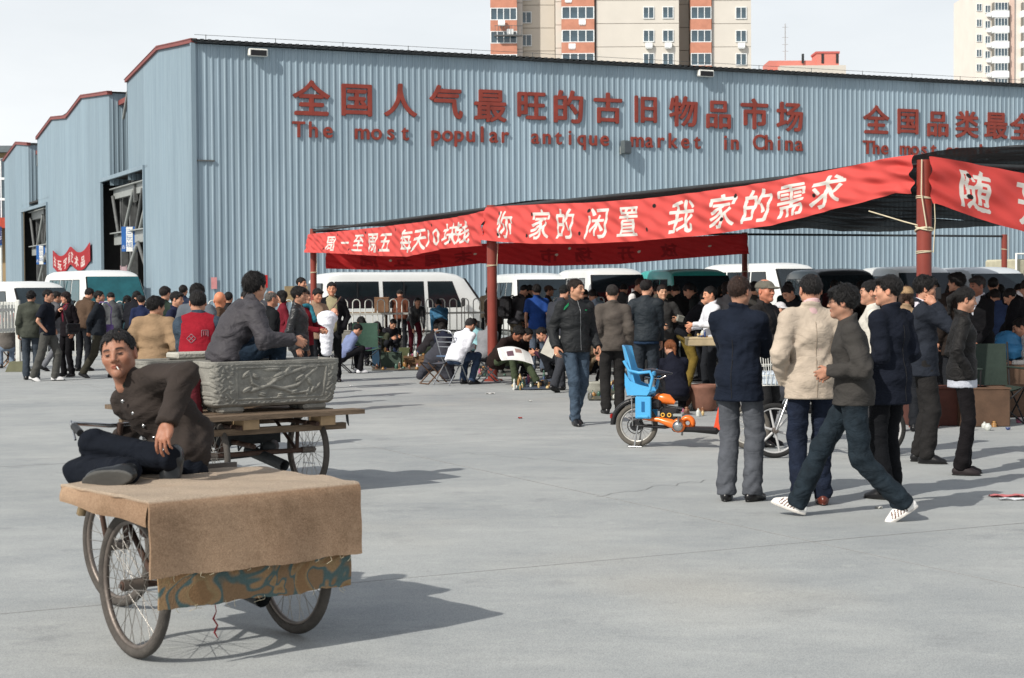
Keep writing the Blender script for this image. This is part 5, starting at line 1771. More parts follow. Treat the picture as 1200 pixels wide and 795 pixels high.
# banners
m_grom = M('eyelet', (30, 26, 26), rough=.6)
def banner(A, B, zt, zb, items, label, nu, bgc=(196, 48, 48), fgc=(232, 228, 220), gath=(0, 0), seed=0, outw=-.14, txt=1, holes=(), back=False, bold=2):
    """A,B: ground points of the ends; zt/zb: functions of f giving top and bottom edge"""
    nrm = Vector(((B - A).y, -(B - A).x, 0)).normalized()
    if nrm.y > 0: nrm = -nrm
    Lb = (B - A).length
    Hm = .82
    nv = max(24, int(nu * Hm / Lb * 1.1))
    rs = random.Random(seed)
    Am = raster(Lb, Hm, nu, nv, items, bold=bold)
    C = np.empty((nu, nv, 3)); C[:] = lin(bgc)[:3]; C[Am] = lin(fgc)[:3]
    for fx, fz in holes:
        i, j = fx * (nu - 1), fz * (nv - 1)
        I, J = np.meshgrid(np.arange(nu), np.arange(nv), indexing='ij')
        e = ((I - i) * Lb / nu) ** 2 + ((J - j) * Hm / nv) ** 2 < .040 ** 2
        C[e] = (.008, .008, .008) if not back else lin((200, 190, 170))[:3]
    P = np.empty((nu, nv, 3))
    for i in range(nu):
        f = i / (nu - 1)
        t_, b_ = zt(f), zb(f)
        base = A + (B - A) * f
        g0 = math.exp(-f * 14) * gath[0] + math.exp(-(1 - f) * 14) * gath[1]
        for j in range(nv):
            v = j / (nv - 1)
            z = b_ + (t_ - b_) * v
            w1 = .020 * math.sin(f * Lb * 3.1 + v * 4 + seed) + .010 * math.sin(f * Lb * 7.3 - v * 7) + .006 * math.sin(f * Lb * 17 + v * 11)
            # pleats fanning from the tied corners
            w1 += g0 * .030 * math.sin(v * 15 + f * 30 + seed)
            w1 += .008 * math.sin((v * 2.4 + f * Lb * 1.3) * 9)
            q = base + nrm * (-outw + w1 + .05 * (1 - v))
            P[i, j] = (q.x, q.y, z)
    o = cloth_obj('banner', P, C, m_print, None, 0)
    tag(o, label, 'banner')
    return o
def zpx(p, px, py): return 1.6 + (horizon(px) - py) * p.y / FPX
def edges(A, B, pts):
    """edge heights from photo columns: pts = (px, y_top, y_bottom)"""
    F, T_, Bm = [], [], []
    for px, yt, yb in pts:
        a = (px - 600) / FPX; d = B - A
        f = (a * A.y - A.x) / (d.x - a * d.y)
        p = A + d * f
        F.append(f); T_.append(zpx(p, px, yt)); Bm.append(zpx(p, px, yb))
    return (lambda f: float(np.interp(f, F, T_))), (lambda f: float(np.interp(f, F, Bm))), F
def texts(A, B, Fl, s, pxs, size, base, shear=.0, sx=1.0):
    out = []
    d = B - A; Lb = d.length
    for c, px in zip(s, pxs):
        a = (px - 600) / FPX
        f = (a * A.y - A.x) / (d.x - a * d.y)
        out.append((c, f * Lb, base, size, sx, shear))
    return out
A, B = P0, P1 + (P1 - P0) * .004
zt, zb, F_ = edges(A, B, [(364, 275, 296), (400, 272, 297), (450, 267, 300), (490, 262, 301), (530, 257, 292), (565, 251, 289), (579, 247, 288)])
it = texts(A, B, F_, '周一至周五每天10块钱', (396, 413, 429, 446, 461, 486, 501, 511, 522, 538, 552), .62, .14, .06, 1.25)
banner(A, B, zt, zb, it, 'red banner at the far left of the canopy reading the weekday fee', 1100, bgc=(224, 84, 78), seed=1, gath=(.3, .7), holes=[(x / 11 + .04, .85 if k % 2 else .2) for k, x in enumerate((1, 2, 3, 4, 5, 6, 7, 8, 9))])
A, B = P1, P2
zt, zb, F_ = edges(A, B, [(566, 248, 276), (574, 244, 281), (600, 242, 284), (640, 240, 286), (700, 238, 286), (760, 234, 283), (830, 226, 277), (870, 220, 272), (917, 213, 265), (973, 202, 251), (1030, 191, 237), (1064, 185, 227), (1078, 183, 228)])
it = texts(A, B, F_, '你家的闲置我家的需求', (601, 643, 673, 710, 747, 809, 858, 898, 938, 981), .66, .14, .10, 1.0)
banner(A, B, zt, zb, it, 'long red banner with ten bold white characters across the middle of the canopy', 1300, bgc=(224, 84, 78), seed=2, gath=(.6, 1.0), holes=[(.05, .2), (.055, .8), (.16, .75), (.15, .2), (.33, .8), (.31, .25), (.5, .8), (.49, .25), (.68, .8), (.66, .3), (.84, .45)])
A, B = P2 - W * .03, P5
zt, zb, F_ = edges(A, B, [(1084, 185, 240), (1110, 190, 248), (1150, 197, 262), (1200, 206, 277), (1300, 222, 290), (1400, 234, 288)])
it = texts(A, B, F_, '随开随走', (1131, 1197, 1260, 1320), .66, .15, 0, .68)
banner(A, B, zt, zb, it, 'red banner tied to the near post and running off at the right edge', 1100, bgc=(222, 78, 72), seed=3, gath=(.7, .3), holes=[(.055, .75), (.055, .35), (.3, .8)])
A, B = P0 + W * .25, P3
zt, zb, F_ = edges(A, B, [(375, 290, 315), (450, 292, 317), (500, 292, 316), (560, 286, 309), (640, 284, 312), (720, 281, 310), (800, 278, 303), (867, 275, 298)])
it = texts(A, B, F_, '周五周末市场开放', (430, 470, 505, 540, 640, 680, 730, 780), .5, .15, 0, -1.0)
banner(A, B, zt, zb, it, 'dark red banner on the far side of the canopy seen from behind', 620, bgc=(196, 40, 42), fgc=(150, 26, 30), seed=4, gath=(.2, .5), holes=[(.14, .45), (.33, .5), (.52, .45), (.55, .7), (.72, .45), (.9, .5)], back=True)
# loose strings at the near post
mb = MB(); q = P2
mb.tube([(q.x - .05, q.y - .1, 2.98), (q.x - .06, q.y - .12, 2.6), (q.x + .0, q.y - .12, 2.22)], .008, 5)
mb.tube([(q.x - .5, q.y + .55, 2.44), (q.x - .2, q.y + .1, 2.3), (q.x + .02, q.y - .11, 2.22)], .008, 5)
mb.torus((q.x, q.y, 2.2), (0, .3, 1), .095, .012, 16, 6)
mb.torus((q.x, q.y, 2.22), (.2, -.2, 1), .095, .010, 16, 6)
tag(mb.build('rope', M('cream_string', (196, 186, 160))), 'cream string knotted round the near red-brown post', 'rope')

# ================================================================ railings
m_rail = M('white_rail', (205, 206, 200), rough=.5, var=.08, vs=6, bump=.05)
def railing(A, B, label, posts=True, hgt=1.32, hoops=.30, z0=.12):
    d = (B - A); Lr = d.length; d.normalize()
    root = empty('railing', A, math.atan2(d.y, d.x), label, 'railing')
    n = int(Lr / hoops)
    for k in range(n):
        x = (k + .5) * Lr / n; hw = hoops * .30
        mb = MB()
        pts = [(x - hw, 0, z0)] + [(x - hw * math.cos(t), 0, hgt - hw + hw * math.sin(t)) for t in [i * math.pi / 8 for i in range(9)]] + [(x + hw, 0, z0)]
        mb.tube(pts, .013, 6)
        mb.build('hoop', m_rail, root)
    for z in (z0, hgt - .34):
        mb = MB(); mb.box((Lr / 2, .0, z), (Lr, .032, .045)); mb.build('rail', m_rail, root)
    k = 0
    while k <= Lr:
        mb = MB(); mb.box((k, .0, hgt * .45), (.05, .05, hgt * .9)); mb.build('post', m_rail, root)
        mb = MB(); mb.box((k, 0, .04), (.2, .34, .08), bev=.02); mb.build('foot', m_steel2, root)
        k += 2.0
    return root
ra = at(52, 52.5)
railing(ra, ra + W * 5.8, 'white hooped crowd railing on the left in front of the parked minibus')
rb = at(396, 50.5)
railing(rb, rb + W * 7.0, 'white hooped crowd railing in front of the long white van')
# short picket railing at the left edge and its post
ps = at(-30, 60); pe = at(22, 58)
r = empty('railing', ps, 0, 'short white picket railing with a red cloth at the left edge', 'railing')
for k in range(14):
    f = k / 13
    p = (pe - ps) * f
    mb = MB(); mb.box((p.x, p.y, 1.05), (.05, .03, .62)); mb.build('picket', m_rail, r)
for z in (.8, 1.2):
    mb = MB(); c = (pe - ps) / 2; mb.box((c.x, c.y, z), ((pe - ps).length, .035, .05), rz=math.atan2((pe - ps).y, (pe - ps).x)); mb.build('rail', m_rail, r)
p = at(21, 60)
r = empty('barrier_post', p, 0, 'white post on a trapezoid concrete foot at the left', 'post')
mb = MB(); mb.box((0, 0, .75), (.09, .07, 1.3), bev=.015); mb.build('pole', m_rail, r)
mb = MB(); mb.prism([(-.22, 0), (.22, 0), (.13, .2), (-.13, .2)], -.15, .15); mb.build('foot', M('foot_olive', (104, 104, 82)), r)
A_ = at(-12, 57.5); B_ = at(22, 57.5)
Pc = np.empty((60, 20, 3)); Cc = np.empty((60, 20, 3)); Cc[:] = lin((176, 36, 38))[:3]
am = raster(1.2, .4, 60, 20, [(c, .15 + .3 * k, .1, .26, 1, 0) for k, c in enumerate('古玩市场')]); Cc[am] = lin((210, 190, 185))[:3]
for i in range(60):
    for j in range(20):
        f = i / 59; q = A_ * (1 - f) + B_ * f
        Pc[i, j] = (q.x, q.y - .05 + .03 * math.sin(f * 15 + j * .2), .88 + j / 19 * .32 - .12 * math.sin(f * math.pi * .9))
tag(cloth_obj('cloth_banner', Pc, Cc, m_print, None, .008), 'small red cloth banner tied low to the picket railing at the left edge', 'banner')

# ================================================================ cycles
m_tyre = M('grey_tyre', (74, 70, 66), rough=.9, var=.2, vs=20, bump=.4, bs=120)
m_tyred = M('black_tyre', (38, 38, 38), rough=.9, var=.2, vs=20, bump=.3, bs=120)
m_rim = M('worn_rim', (112, 104, 98), rough=.5, metal=.5, var=.3, vs=12)
m_spoke = M('steel_spoke', (160, 156, 150), rough=.35, metal=.8)
m_frame = M('rusty_frame', (70, 52, 44), rough=.75, var=.4, vs=14)
m_wood = M('weathered_wood', (106, 90, 74), rough=.85, var=.3, vs=5, bump=.5, bs=16, stretch=(1, 9, 9))
def cycle_wheel(parent, c, axis, r=.32, tr=.024, nsp=32, tyre=None, spoke=True, rimm=None):
    axis = Vector(axis).normalized()
    o = MB(); o.torus(c, axis, r - tr, tr, 56, 10); t = o.build('tyre', tyre or m_tyre, parent)
    o = MB(); o.torus(c, axis, r - tr * 2.0, .011, 48, 6, zs=1.3); o.build('rim', rimm or m_rim, parent)
    if spoke:
        o = MB()
        a = axis.cross(Vector((0, 0, 1))).normalized(); b = axis.cross(a)
        c = Vector(c)
        for k in range(nsp):
            t_ = 2 * math.pi * k / nsp; t2 = t_ + (.55 if k % 4 < 2 else -.55)
            s_ = .035 if k % 2 else -.035
            o.tube([c + axis * s_ + (a * math.cos(t2) + b * math.sin(t2)) * .028, c + (a * math.cos(t_) + b * math.sin(t_)) * (r - tr * 2)], .0019, 4, caps=False)
        o.build('spokes', m_spoke, parent)
    o = MB(); o.tube([Vector(c) - axis * .055, Vector(c) + axis * .055], .026, 12); o.tube([Vector(c) - axis * .07, Vector(c) + axis * .07], .010, 8); o.build('hub', m_rim, parent)

def cart(origin, ang, label, length=1.1, width=1.06, z=.68, wheels=(.345, .80, .10), rim=None, front=1.16, wr=.32):
    """three-wheeled cargo cycle: origin = rear left corner of the bed (seen from behind), local +X to its right, +Y forward"""
    root = empty('cargo_tricycle', origin, ang, label, 'tricycle')
    u, wd, ins = wheels
    cycle_wheel(root, (ins, u, wr), (1, 0, 0), r=wr)
    cycle_wheel(root, (ins + wd, u, wr), (1, 0, 0), r=wr)
    fy = u + front
    cycle_wheel(root, (width / 2 + .06, fy, .31), (1, .12, 0), r=.31, tr=.022)
    mb = MB()
    mb.tube([(ins - .06, u, wr), (ins + wd + .06, u, wr)], .02, 10); mb.build('axle', m_frame, root)
    for sx in (ins + .10, ins + wd - .10):
        mb = MB(); mb.tube([(sx, u, wr), (sx, u - .02, z - .06)], .016, 8); mb.tube([(sx, u + .35, z - .06), (sx, u, wr)], .014, 8); mb.build('stay', m_frame, root)
        mb = MB(); mb.tube([(sx, .02, z - .05), (sx, length - .02, z - .05)], .018, 8); mb.build('bed_rail', m_frame, root)
    mb = MB(); mb.lathe([(.02, 0), (.055, .0), (.055, .25), (.02, .25)], 14)
    mb.v = [(v[2], v[0], v[1]) for v in mb.v]
    o = mb.build('motor_housing', m_dark, root); o.location = (ins + wd * .60, u + .05, wr + .02); o.rotation_euler = (0, 0, .9)
    mb = MB(); mb.tube([(ins + .50, .10, .235), (ins + .42, .55, .33)], .045, 14, caps=False); mb.tube([(ins + .50, .10, .235), (ins + .42, .55, .33)], .038, 14, caps=False); mb.tube([(ins + .49, .18, .25), (ins + .489, .19, .252)], .038, 14); mb.build('tail_pipe', m_dark, root)
    # spine, seat tube, fork, handlebar
    mb = MB()
    mb.tube([(width / 2, u, wr + .05), (width / 2, length, .42), (width / 2, fy - .38, .50), (width / 2 - .005, fy - .16, .82)], .020, 10)
    mb.tube([(width / 2, length - .1, .44), (width / 2 - .005, fy - .17, .70)], .014, 8)
    mb.build('frame', m_frame, root)
    mb = MB()
    for sx in (-.055, .055): mb.tube([(width / 2 + .06 + sx, fy, .31), (width / 2 - .02 + sx, fy - .06, .60), (width / 2 - .012, fy - .12, .68)], .014, 8)
    mb.tube([(width / 2 - .012, fy - .12, .66), (width / 2 - .005, fy - .18, .94)], .016, 8)
    mb.build('fork', m_frame, root)
    mb = MB()
    hb = [(width / 2 - .34, fy - .44, .93), (width / 2 - .30, fy - .26, .96), (width / 2 - .06, fy - .17, .93), (width / 2 + .06, fy - .17, .93), (width / 2 + .30, fy - .26, .96), (width / 2 + .34, fy - .44, .93)]
    mb.tube(hb, .011, 8); mb.build('handlebar', m_chrome, root)
    for a, b in ((hb[0], hb[1]), (hb[5], hb[4])):
        mb = MB(); a = Vector(a); b = Vector(b); mb.tube([a - (b - a) * .1, a + (b - a) * .65], .018, 8); mb.build('grip', m_black, root)
        mb = MB(); mb.tube([b + Vector((0, 0, .01)), a + (b - a) * .3 + Vector((0, .02, -.05))], .006, 6); mb.build('brake_lever', m_chrome, root)
    mb = MB(); mb.torus((width / 2 + .06, fy, .31), (1, .12, 0), .345, .024, 22, 6, a0=math.pi * 1.12, a1=math.pi * 1.92, zs=1.6); mb.build('mudguard', M('tan_tape', (120, 104, 78), var=.3, vs=20), root)
    return root

# ---- near tricycle with carpet
a1 = R(39)
A1 = Vector((-1.505, 7.03, 0))
trike = cart(A1, a1, 'near cargo tricycle with a tan carpet over its bed and a man lying on it', z=.70)
def on(root_loc, ang, p): return Vector(root_loc) + Matrix.Rotation(ang, 3, 'Z') @ Vector(p)
# bed boards
for k in range(8):
    mb = MB(); xl = .03 if k < 6 else .34; mb.box(((xl + 1.0) / 2, .04 + (k + .5) * 1.06 / 8, .678), (1.0 - xl, 1.06 / 8 - .012, .022)); mb.build('bed_board', m_wood, trike)
mb = MB(); mb.box((.76, 1.10, .700), (.56, .022, .06)); mb.build('end_board', M('grey_board', (96, 88, 82), rough=.8), trike)
def fuzzy(name, c, c2, vs, rough=.95):
    m = M(name, c, rough=rough, var=.14, vs=vs, bump=1.0, bs=170, spec=.05)
    return m
m_carpet = bpy.data.materials.new('tan_carpet'); m_carpet.use_nodes = True
def carpet():
    t = m_carpet.node_tree; b = t.nodes['Principled BSDF']; b.inputs['Roughness'].default_value = .97; b.inputs['Specular IOR Level'].default_value = .05
    tc = t.nodes.new('ShaderNodeTexCoord')
    def nz(s, d, r=.6):
        n = t.nodes.new('ShaderNodeTexNoise'); n.inputs['Scale'].default_value = s; n.inputs['Detail'].default_value = d; n.inputs['Roughness'].default_value = r
        t.links.new(tc.outputs['Object'], n.inputs['Vector']); return n.outputs[0]
    def rp(s, a, ca, b2, cb):
        r = t.nodes.new('ShaderNodeValToRGB'); r.color_ramp.elements[0].position = a; r.color_ramp.elements[0].color = ca; r.color_ramp.elements[1].position = b2; r.color_ramp.elements[1].color = cb
        t.links.new(s, r.inputs[0]); return r.outputs[0]
    def mx(a, b2, mode='MULTIPLY', f=1.0):
        m = t.nodes.new('ShaderNodeMixRGB'); m.blend_type = mode; m.inputs[0].default_value = f; t.links.new(a, m.inputs[1]); t.links.new(b2, m.inputs[2]); return m.outputs[0]
    base = rp(nz(2.2, 5), .35, lin((150, 124, 102)), .65, lin((184, 157, 132)))
    dirt = rp(nz(4.5, 7, .65), .50, (1, 1, 1, 1), .74, (.58, .55, .52, 1))
    fine = rp(nz(130, 3, .8), .3, (.72, .70, .68, 1), .7, (1.2, 1.2, 1.18, 1))
    # paler tone mixed in over the top face
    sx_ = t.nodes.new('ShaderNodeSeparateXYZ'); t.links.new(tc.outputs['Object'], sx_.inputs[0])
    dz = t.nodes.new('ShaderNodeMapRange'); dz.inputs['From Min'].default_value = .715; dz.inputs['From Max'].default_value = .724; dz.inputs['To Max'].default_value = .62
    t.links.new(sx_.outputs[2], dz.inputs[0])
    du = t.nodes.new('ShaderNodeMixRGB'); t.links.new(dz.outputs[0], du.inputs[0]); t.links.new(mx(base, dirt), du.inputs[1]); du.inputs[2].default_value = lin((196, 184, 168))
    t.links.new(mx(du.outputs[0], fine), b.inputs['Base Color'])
    bp_ = t.nodes.new('ShaderNodeBump'); bp_.inputs['Strength'].default_value = .9; bp_.inputs['Distance'].default_value = .008
    t.links.new(nz(190, 4, .8), bp_.inputs['Height']); t.links.new(bp_.outputs[0], b.inputs['Normal'])
carpet()
def drape(x0, x1, path, nx, amp, thick, name, mats, parent=None, ragged=.004, seed=1, clampy=None):
    """path: list of (y,z) going over the bed and down the rear; cloth swept along x"""
    rs = random.Random(seed)
    # resample
    pts = []
    for (a, b) in zip(path, path[1:]):
        n_ = max(2, int(math.hypot(b[0] - a[0], b[1] - a[1]) / .014))
        for k in range(n_): pts.append((a[0] + (b[0] - a[0]) * k / n_, a[1] + (b[1] - a[1]) * k / n_))
    pts.append(path[-1])
    top, bot = [], []
    for i in range(nx + 1):
        x = x0 + (x1 - x0) * i / nx
        rt, rb_ = [], []
        rag = ragged * (math.sin(i * 1.7) + math.sin(i * .61 + 2) + .6 * math.sin(i * 3.3))
        for j, (y, z) in enumerate(pts):
            g_ = j / (len(pts) - 1)
            dy = amp * (math.sin(x * 9 + g_ * 5 + seed) + .6 * math.sin(x * 21 - g_ * 9)) * g_ * g_ * 1.4
            dz = .0035 * math.sin(x * 17 + y * 13) + .003 * math.sin(x * 7 - y * 23)
            end = rag if j > len(pts) - 3 else 0
            y = min(y, clampy(x)) if clampy else y
            v = Vector((x + (.002 * math.sin(j * .5) if i in (0, nx) else 0), y + dy, z + dz + end))
            q0 = pts[max(0, j - 1)]; q1 = pts[min(len(pts) - 1, j + 1)]
            d = Vector((0, q1[0] - q0[0], q1[1] - q0[1])); d.normalize()
            nn = Vector((0, d.z, -d.y))
            if nn.z < 0 or (abs(nn.z) < .3 and nn.y > 0): nn = -nn
            rt.append(v + nn * thick); rb_.append(v)
        top.append(rt); bot.append(rb_)
    mb = MB(); mb.grid(top, 0); mb.grid([r_[::-1] for r_ in bot], 0)
    nj = len(pts)
    for ii in (0, nx):
        mb.grid([top[ii], bot[ii]], 0, False)
    mb.grid([[r_[0] for r_ in top], [r_[0] for r_ in bot]], 0, False); mb.grid([[r_[-1] for r_ in top], [r_[-1] for r_ in bot]], 0, False)
    return mb.build(name, mats, parent)
path = [(.92, .712), (.85, .714), (.5, .714), (.1, .716), (.0, .717), (-.026, .713), (-.036, .698), (-.039, .66), (-.040, .60), (-.042, .50), (-.044, .405)]
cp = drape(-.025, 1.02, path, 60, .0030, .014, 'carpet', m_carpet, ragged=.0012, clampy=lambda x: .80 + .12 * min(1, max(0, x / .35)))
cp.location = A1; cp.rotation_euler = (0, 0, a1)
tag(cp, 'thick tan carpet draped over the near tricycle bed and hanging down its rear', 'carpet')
# side overhang along the left edge: rolled lip
sd = MB()
rows = []
for k in range(40):
    y = .79 - k / 39 * .825
    rr_ = []
    for t in range(9):
        q = t / 8
        rr_.append(Vector((-.018 - .018 * math.sin(q * 2.0) - .003 * math.sin(y * 19), y, .728 - q * (.105 - .03 * y) - .006 * math.sin(y * 11 + q * 3) * q)))
    rows.append(rr_)
sd.grid(rows); sd.grid([[v + Vector((.012, 0, -.002)) for v in r_][::-1] for r_ in rows])
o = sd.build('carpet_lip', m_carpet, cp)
# patterned old carpet hanging below
m_pat = bpy.data.materials.new('patterned_carpet'); m_pat.use_nodes = True
def patmat():
    t = m_pat.node_tree; b = t.nodes['Principled BSDF']; b.inputs['Roughness'].default_value = .95; b.inputs['Specular IOR Level'].default_value = .05
    tc = t.nodes.new('ShaderNodeTexCoord'); mp_ = t.nodes.new('ShaderNodeMapping'); mp_.inputs['Scale'].default_value = (1.9, 1, 2.6)
    t.links.new(tc.outputs['Object'], mp_.inputs[0])
    n = t.nodes.new('ShaderNodeTexNoise'); n.inputs['Scale'].default_value = 1.25; n.inputs['Detail'].default_value = 1; n.inputs['Distortion'].default_value = 3.6
    t.links.new(mp_.outputs[0], n.inputs['Vector'])
    r = t.nodes.new('ShaderNodeValToRGB'); e = r.color_ramp.elements
    e[0].position = .44; e[0].color = lin((130, 106, 82)); e[1].position = .475; e[1].color = lin((84, 100, 98))
    for ps_, c in ((.505, (82, 102, 102)), (.53, (148, 120, 90)), (.60, (140, 120, 90)), (.63, (134, 106, 78))):
        q = e.new(ps_); q.color = lin(c)
    t.links.new(n.outputs[0], r.inputs[0])
    n2 = t.nodes.new('ShaderNodeTexNoise'); n2.inputs['Scale'].default_value = 120; t.links.new(tc.outputs['Object'], n2.inputs['Vector'])
    mr = t.nodes.new('ShaderNodeMapRange'); mr.inputs['To Min'].default_value = .7; mr.inputs['To Max'].default_value = 1.2; t.links.new(n2.outputs[0], mr.inputs[0])
    m = t.nodes.new('ShaderNodeMixRGB'); m.blend_type = 'MULTIPLY'; m.inputs[0].default_value = 1; t.links.new(r.outputs[0], m.inputs[1]); t.links.new(mr.outputs[0], m.inputs[2])
    t.links.new(m.outputs[0], b.inputs['Base Color'])
    bp_ = t.nodes.new('ShaderNodeBump'); bp_.inputs['Strength'].default_value = .7; bp_.inputs['Distance'].default_value = .005; t.links.new(n2.outputs[0], bp_.inputs['Height']); t.links.new(bp_.outputs[0], b.inputs['Normal'])
patmat()
o = drape(.03, .985, [(.3, .664), (.03, .664), (.004, .650), (-.002, .60), (-.004, .45), (-.004, .262)], 50, .004, .010, 'carpet', m_pat, ragged=.002, seed=5)
o.location = A1; o.rotation_euler = (0, 0, a1)
tag(o, 'old brown and teal patterned carpet showing below the tan carpet at the tricycle rear', 'carpet')
# loose threads and the red cord
mb = MB()
rs = random.Random(4)
for k in range(20):
    x = rs.uniform(.04, 1.02); l_ = rs.uniform(.008, .03); z0 = .262 if k % 2 else .405; y0 = -.016 if k % 2 else -.05
    mb.tube([(x, y0, z0 + .01), (x + rs.uniform(-.01, .01), y0 - .004, z0 - l_ * .5), (x + rs.uniform(-.03, .03), y0, z0 - l_)], .0011, 4)
mb.build('loose_threads', M('cream_string', (196, 186, 160)), cp)
mb = MB()
pts = [(.32, .05, .30), (.325, .03, .22), (.31, .03, .19), (.33, .03, .16), (.315, .03, .13), (.33, .03, .105)]
mb.tube(pts, [.002, .002, .005, .004, .005, .002], 6); mb.build('red_cord', M('red_cord', (120, 30, 34)), trike)

# ---- second tricycle
a2 = R(36)
A2 = Vector((-2.30, 12.55, 0))
trike2 = cart(A2, a2, 'second cargo tricycle loaded with two carved stone troughs', length=1.9, width=1.25, z=.60, wheels=(.36, .85, .25), front=2.0)
e1 = Vector((math.cos(a2), math.sin(a2), 0)); e2 = Vector((-math.sin(a2), math.cos(a2), 0))
for k in range(9):
    mb = MB(); jx = random.Random(k).uniform(-.05, .06)
    mb.box((.62 + jx * .5 + (.06 if k == 0 else 0), .06 + k * .20, .630 + .004 * (k % 3)), (1.24 + (.14 if k == 0 else 0), .185, .035)); mb.build('plank', m_wood, trike2)
for k, (x, y) in enumerate(((.42, .02), (1.08, .02), (.42, .9), (1.08, .9))):
    mb = MB(); mb.box((x, y + .08, .575), (.13, .2, .075)); mb.build('block', M('pale_block', (150, 126, 96), var=.2), trike2)
for y in (.14, 1.0, 1.6):
    mb = MB(); mb.box((.68, y, .515), (1.25, .06, .05)); mb.build('cross_bar', m_wood, trike2)
mb = MB(); rs = random.Random(9)
for k in range(9):
    x = .25 + k * .1; mb.tube([(x, 1.1, .5), (x + rs.uniform(-.1, .1), .9, .3 + rs.uniform(0, .1)), (x + rs.uniform(.0, .2), 1.3, .25), (x + .2, 1.5, .45)], .008, 6)
mb.box((.7, 1.35, .36), (.3, .4, .12), bev=.02); mb.box((.55, 1.0, .40), (.5, .05, .05)); mb.box((.85, 1.2, .42), (.05, .6, .05)); mb.tube([(.5, 1.2, .2), (1.1, 1.2, .22)], .02, 8)
mb.box((.6, .75, .40), (.9, .06, .09)); mb.box((.35, 1.1, .42), (.07, .9, .07))
mb.build('battery_and_cables', m_dark, trike2)
mb = MB(); mb.tube([(1.27, .04, .62), (1.27, .03, .56), (1.28, .03, .52)], [.012, .012, .004], 6); mb.build('hook', m_dark, trike2)
m_stone = bpy.data.materials.new('carved_stone'); m_stone.use_nodes = True
def stonemat():
    t = m_stone.node_tree; b = t.nodes['Principled BSDF']; b.inputs['Roughness'].default_value = .95; b.inputs['Specular IOR Level'].default_value = .1
    tc = t.nodes.new('ShaderNodeTexCoord')
    n = t.nodes.new('ShaderNodeTexNoise'); n.inputs['Scale'].default_value = 6; n.inputs['Detail'].default_value = 9; n.inputs['Roughness'].default_value = .75
    t.links.new(tc.outputs['Object'], n.inputs['Vector'])
    r = t.nodes.new('ShaderNodeValToRGB'); r.color_ramp.elements[0].position = .3; r.color_ramp.elements[0].color = lin((104, 103, 99)); r.color_ramp.elements[1].position = .7; r.color_ramp.elements[1].color = lin((152, 150, 142))
    t.links.new(n.outputs[0], r.inputs[0]); t.links.new(r.outputs[0], b.inputs['Base Color'])
    n2 = t.nodes.new('ShaderNodeTexNoise'); n2.inputs['Scale'].default_value = 90; n2.inputs['Detail'].default_value = 5
    t.links.new(tc.outputs['Object'], n2.inputs['Vector'])
    bp_ = t.nodes.new('ShaderNodeBump'); bp_.inputs['Strength'].default_value = .8; bp_.inputs['Distance'].default_value = .006
    t.links.new(n2.outputs[0], bp_.inputs['Height']); t.links.new(bp_.outputs[0], b.inputs['Normal'])
stonemat()
def relief_height(u, v, Lx, Hz):
    """carving on the long face: 0..1 of the relief depth"""
    h = 0.0
    def stroke(pts, r):
        best = 9
        for a, b in zip(pts, pts[1:]):
            ax, ay = a; bx, by = b
            t = max(0, min(1, ((u - ax) * (bx - ax) + (v - ay) * (by - ay)) / max(1e-9, (bx - ax) ** 2 + (by - ay) ** 2)))
            best = min(best, math.hypot(u - ax - t * (bx - ax), v - ay - t * (by - ay)))
        return max(0, 1 - best / r)
    return stroke
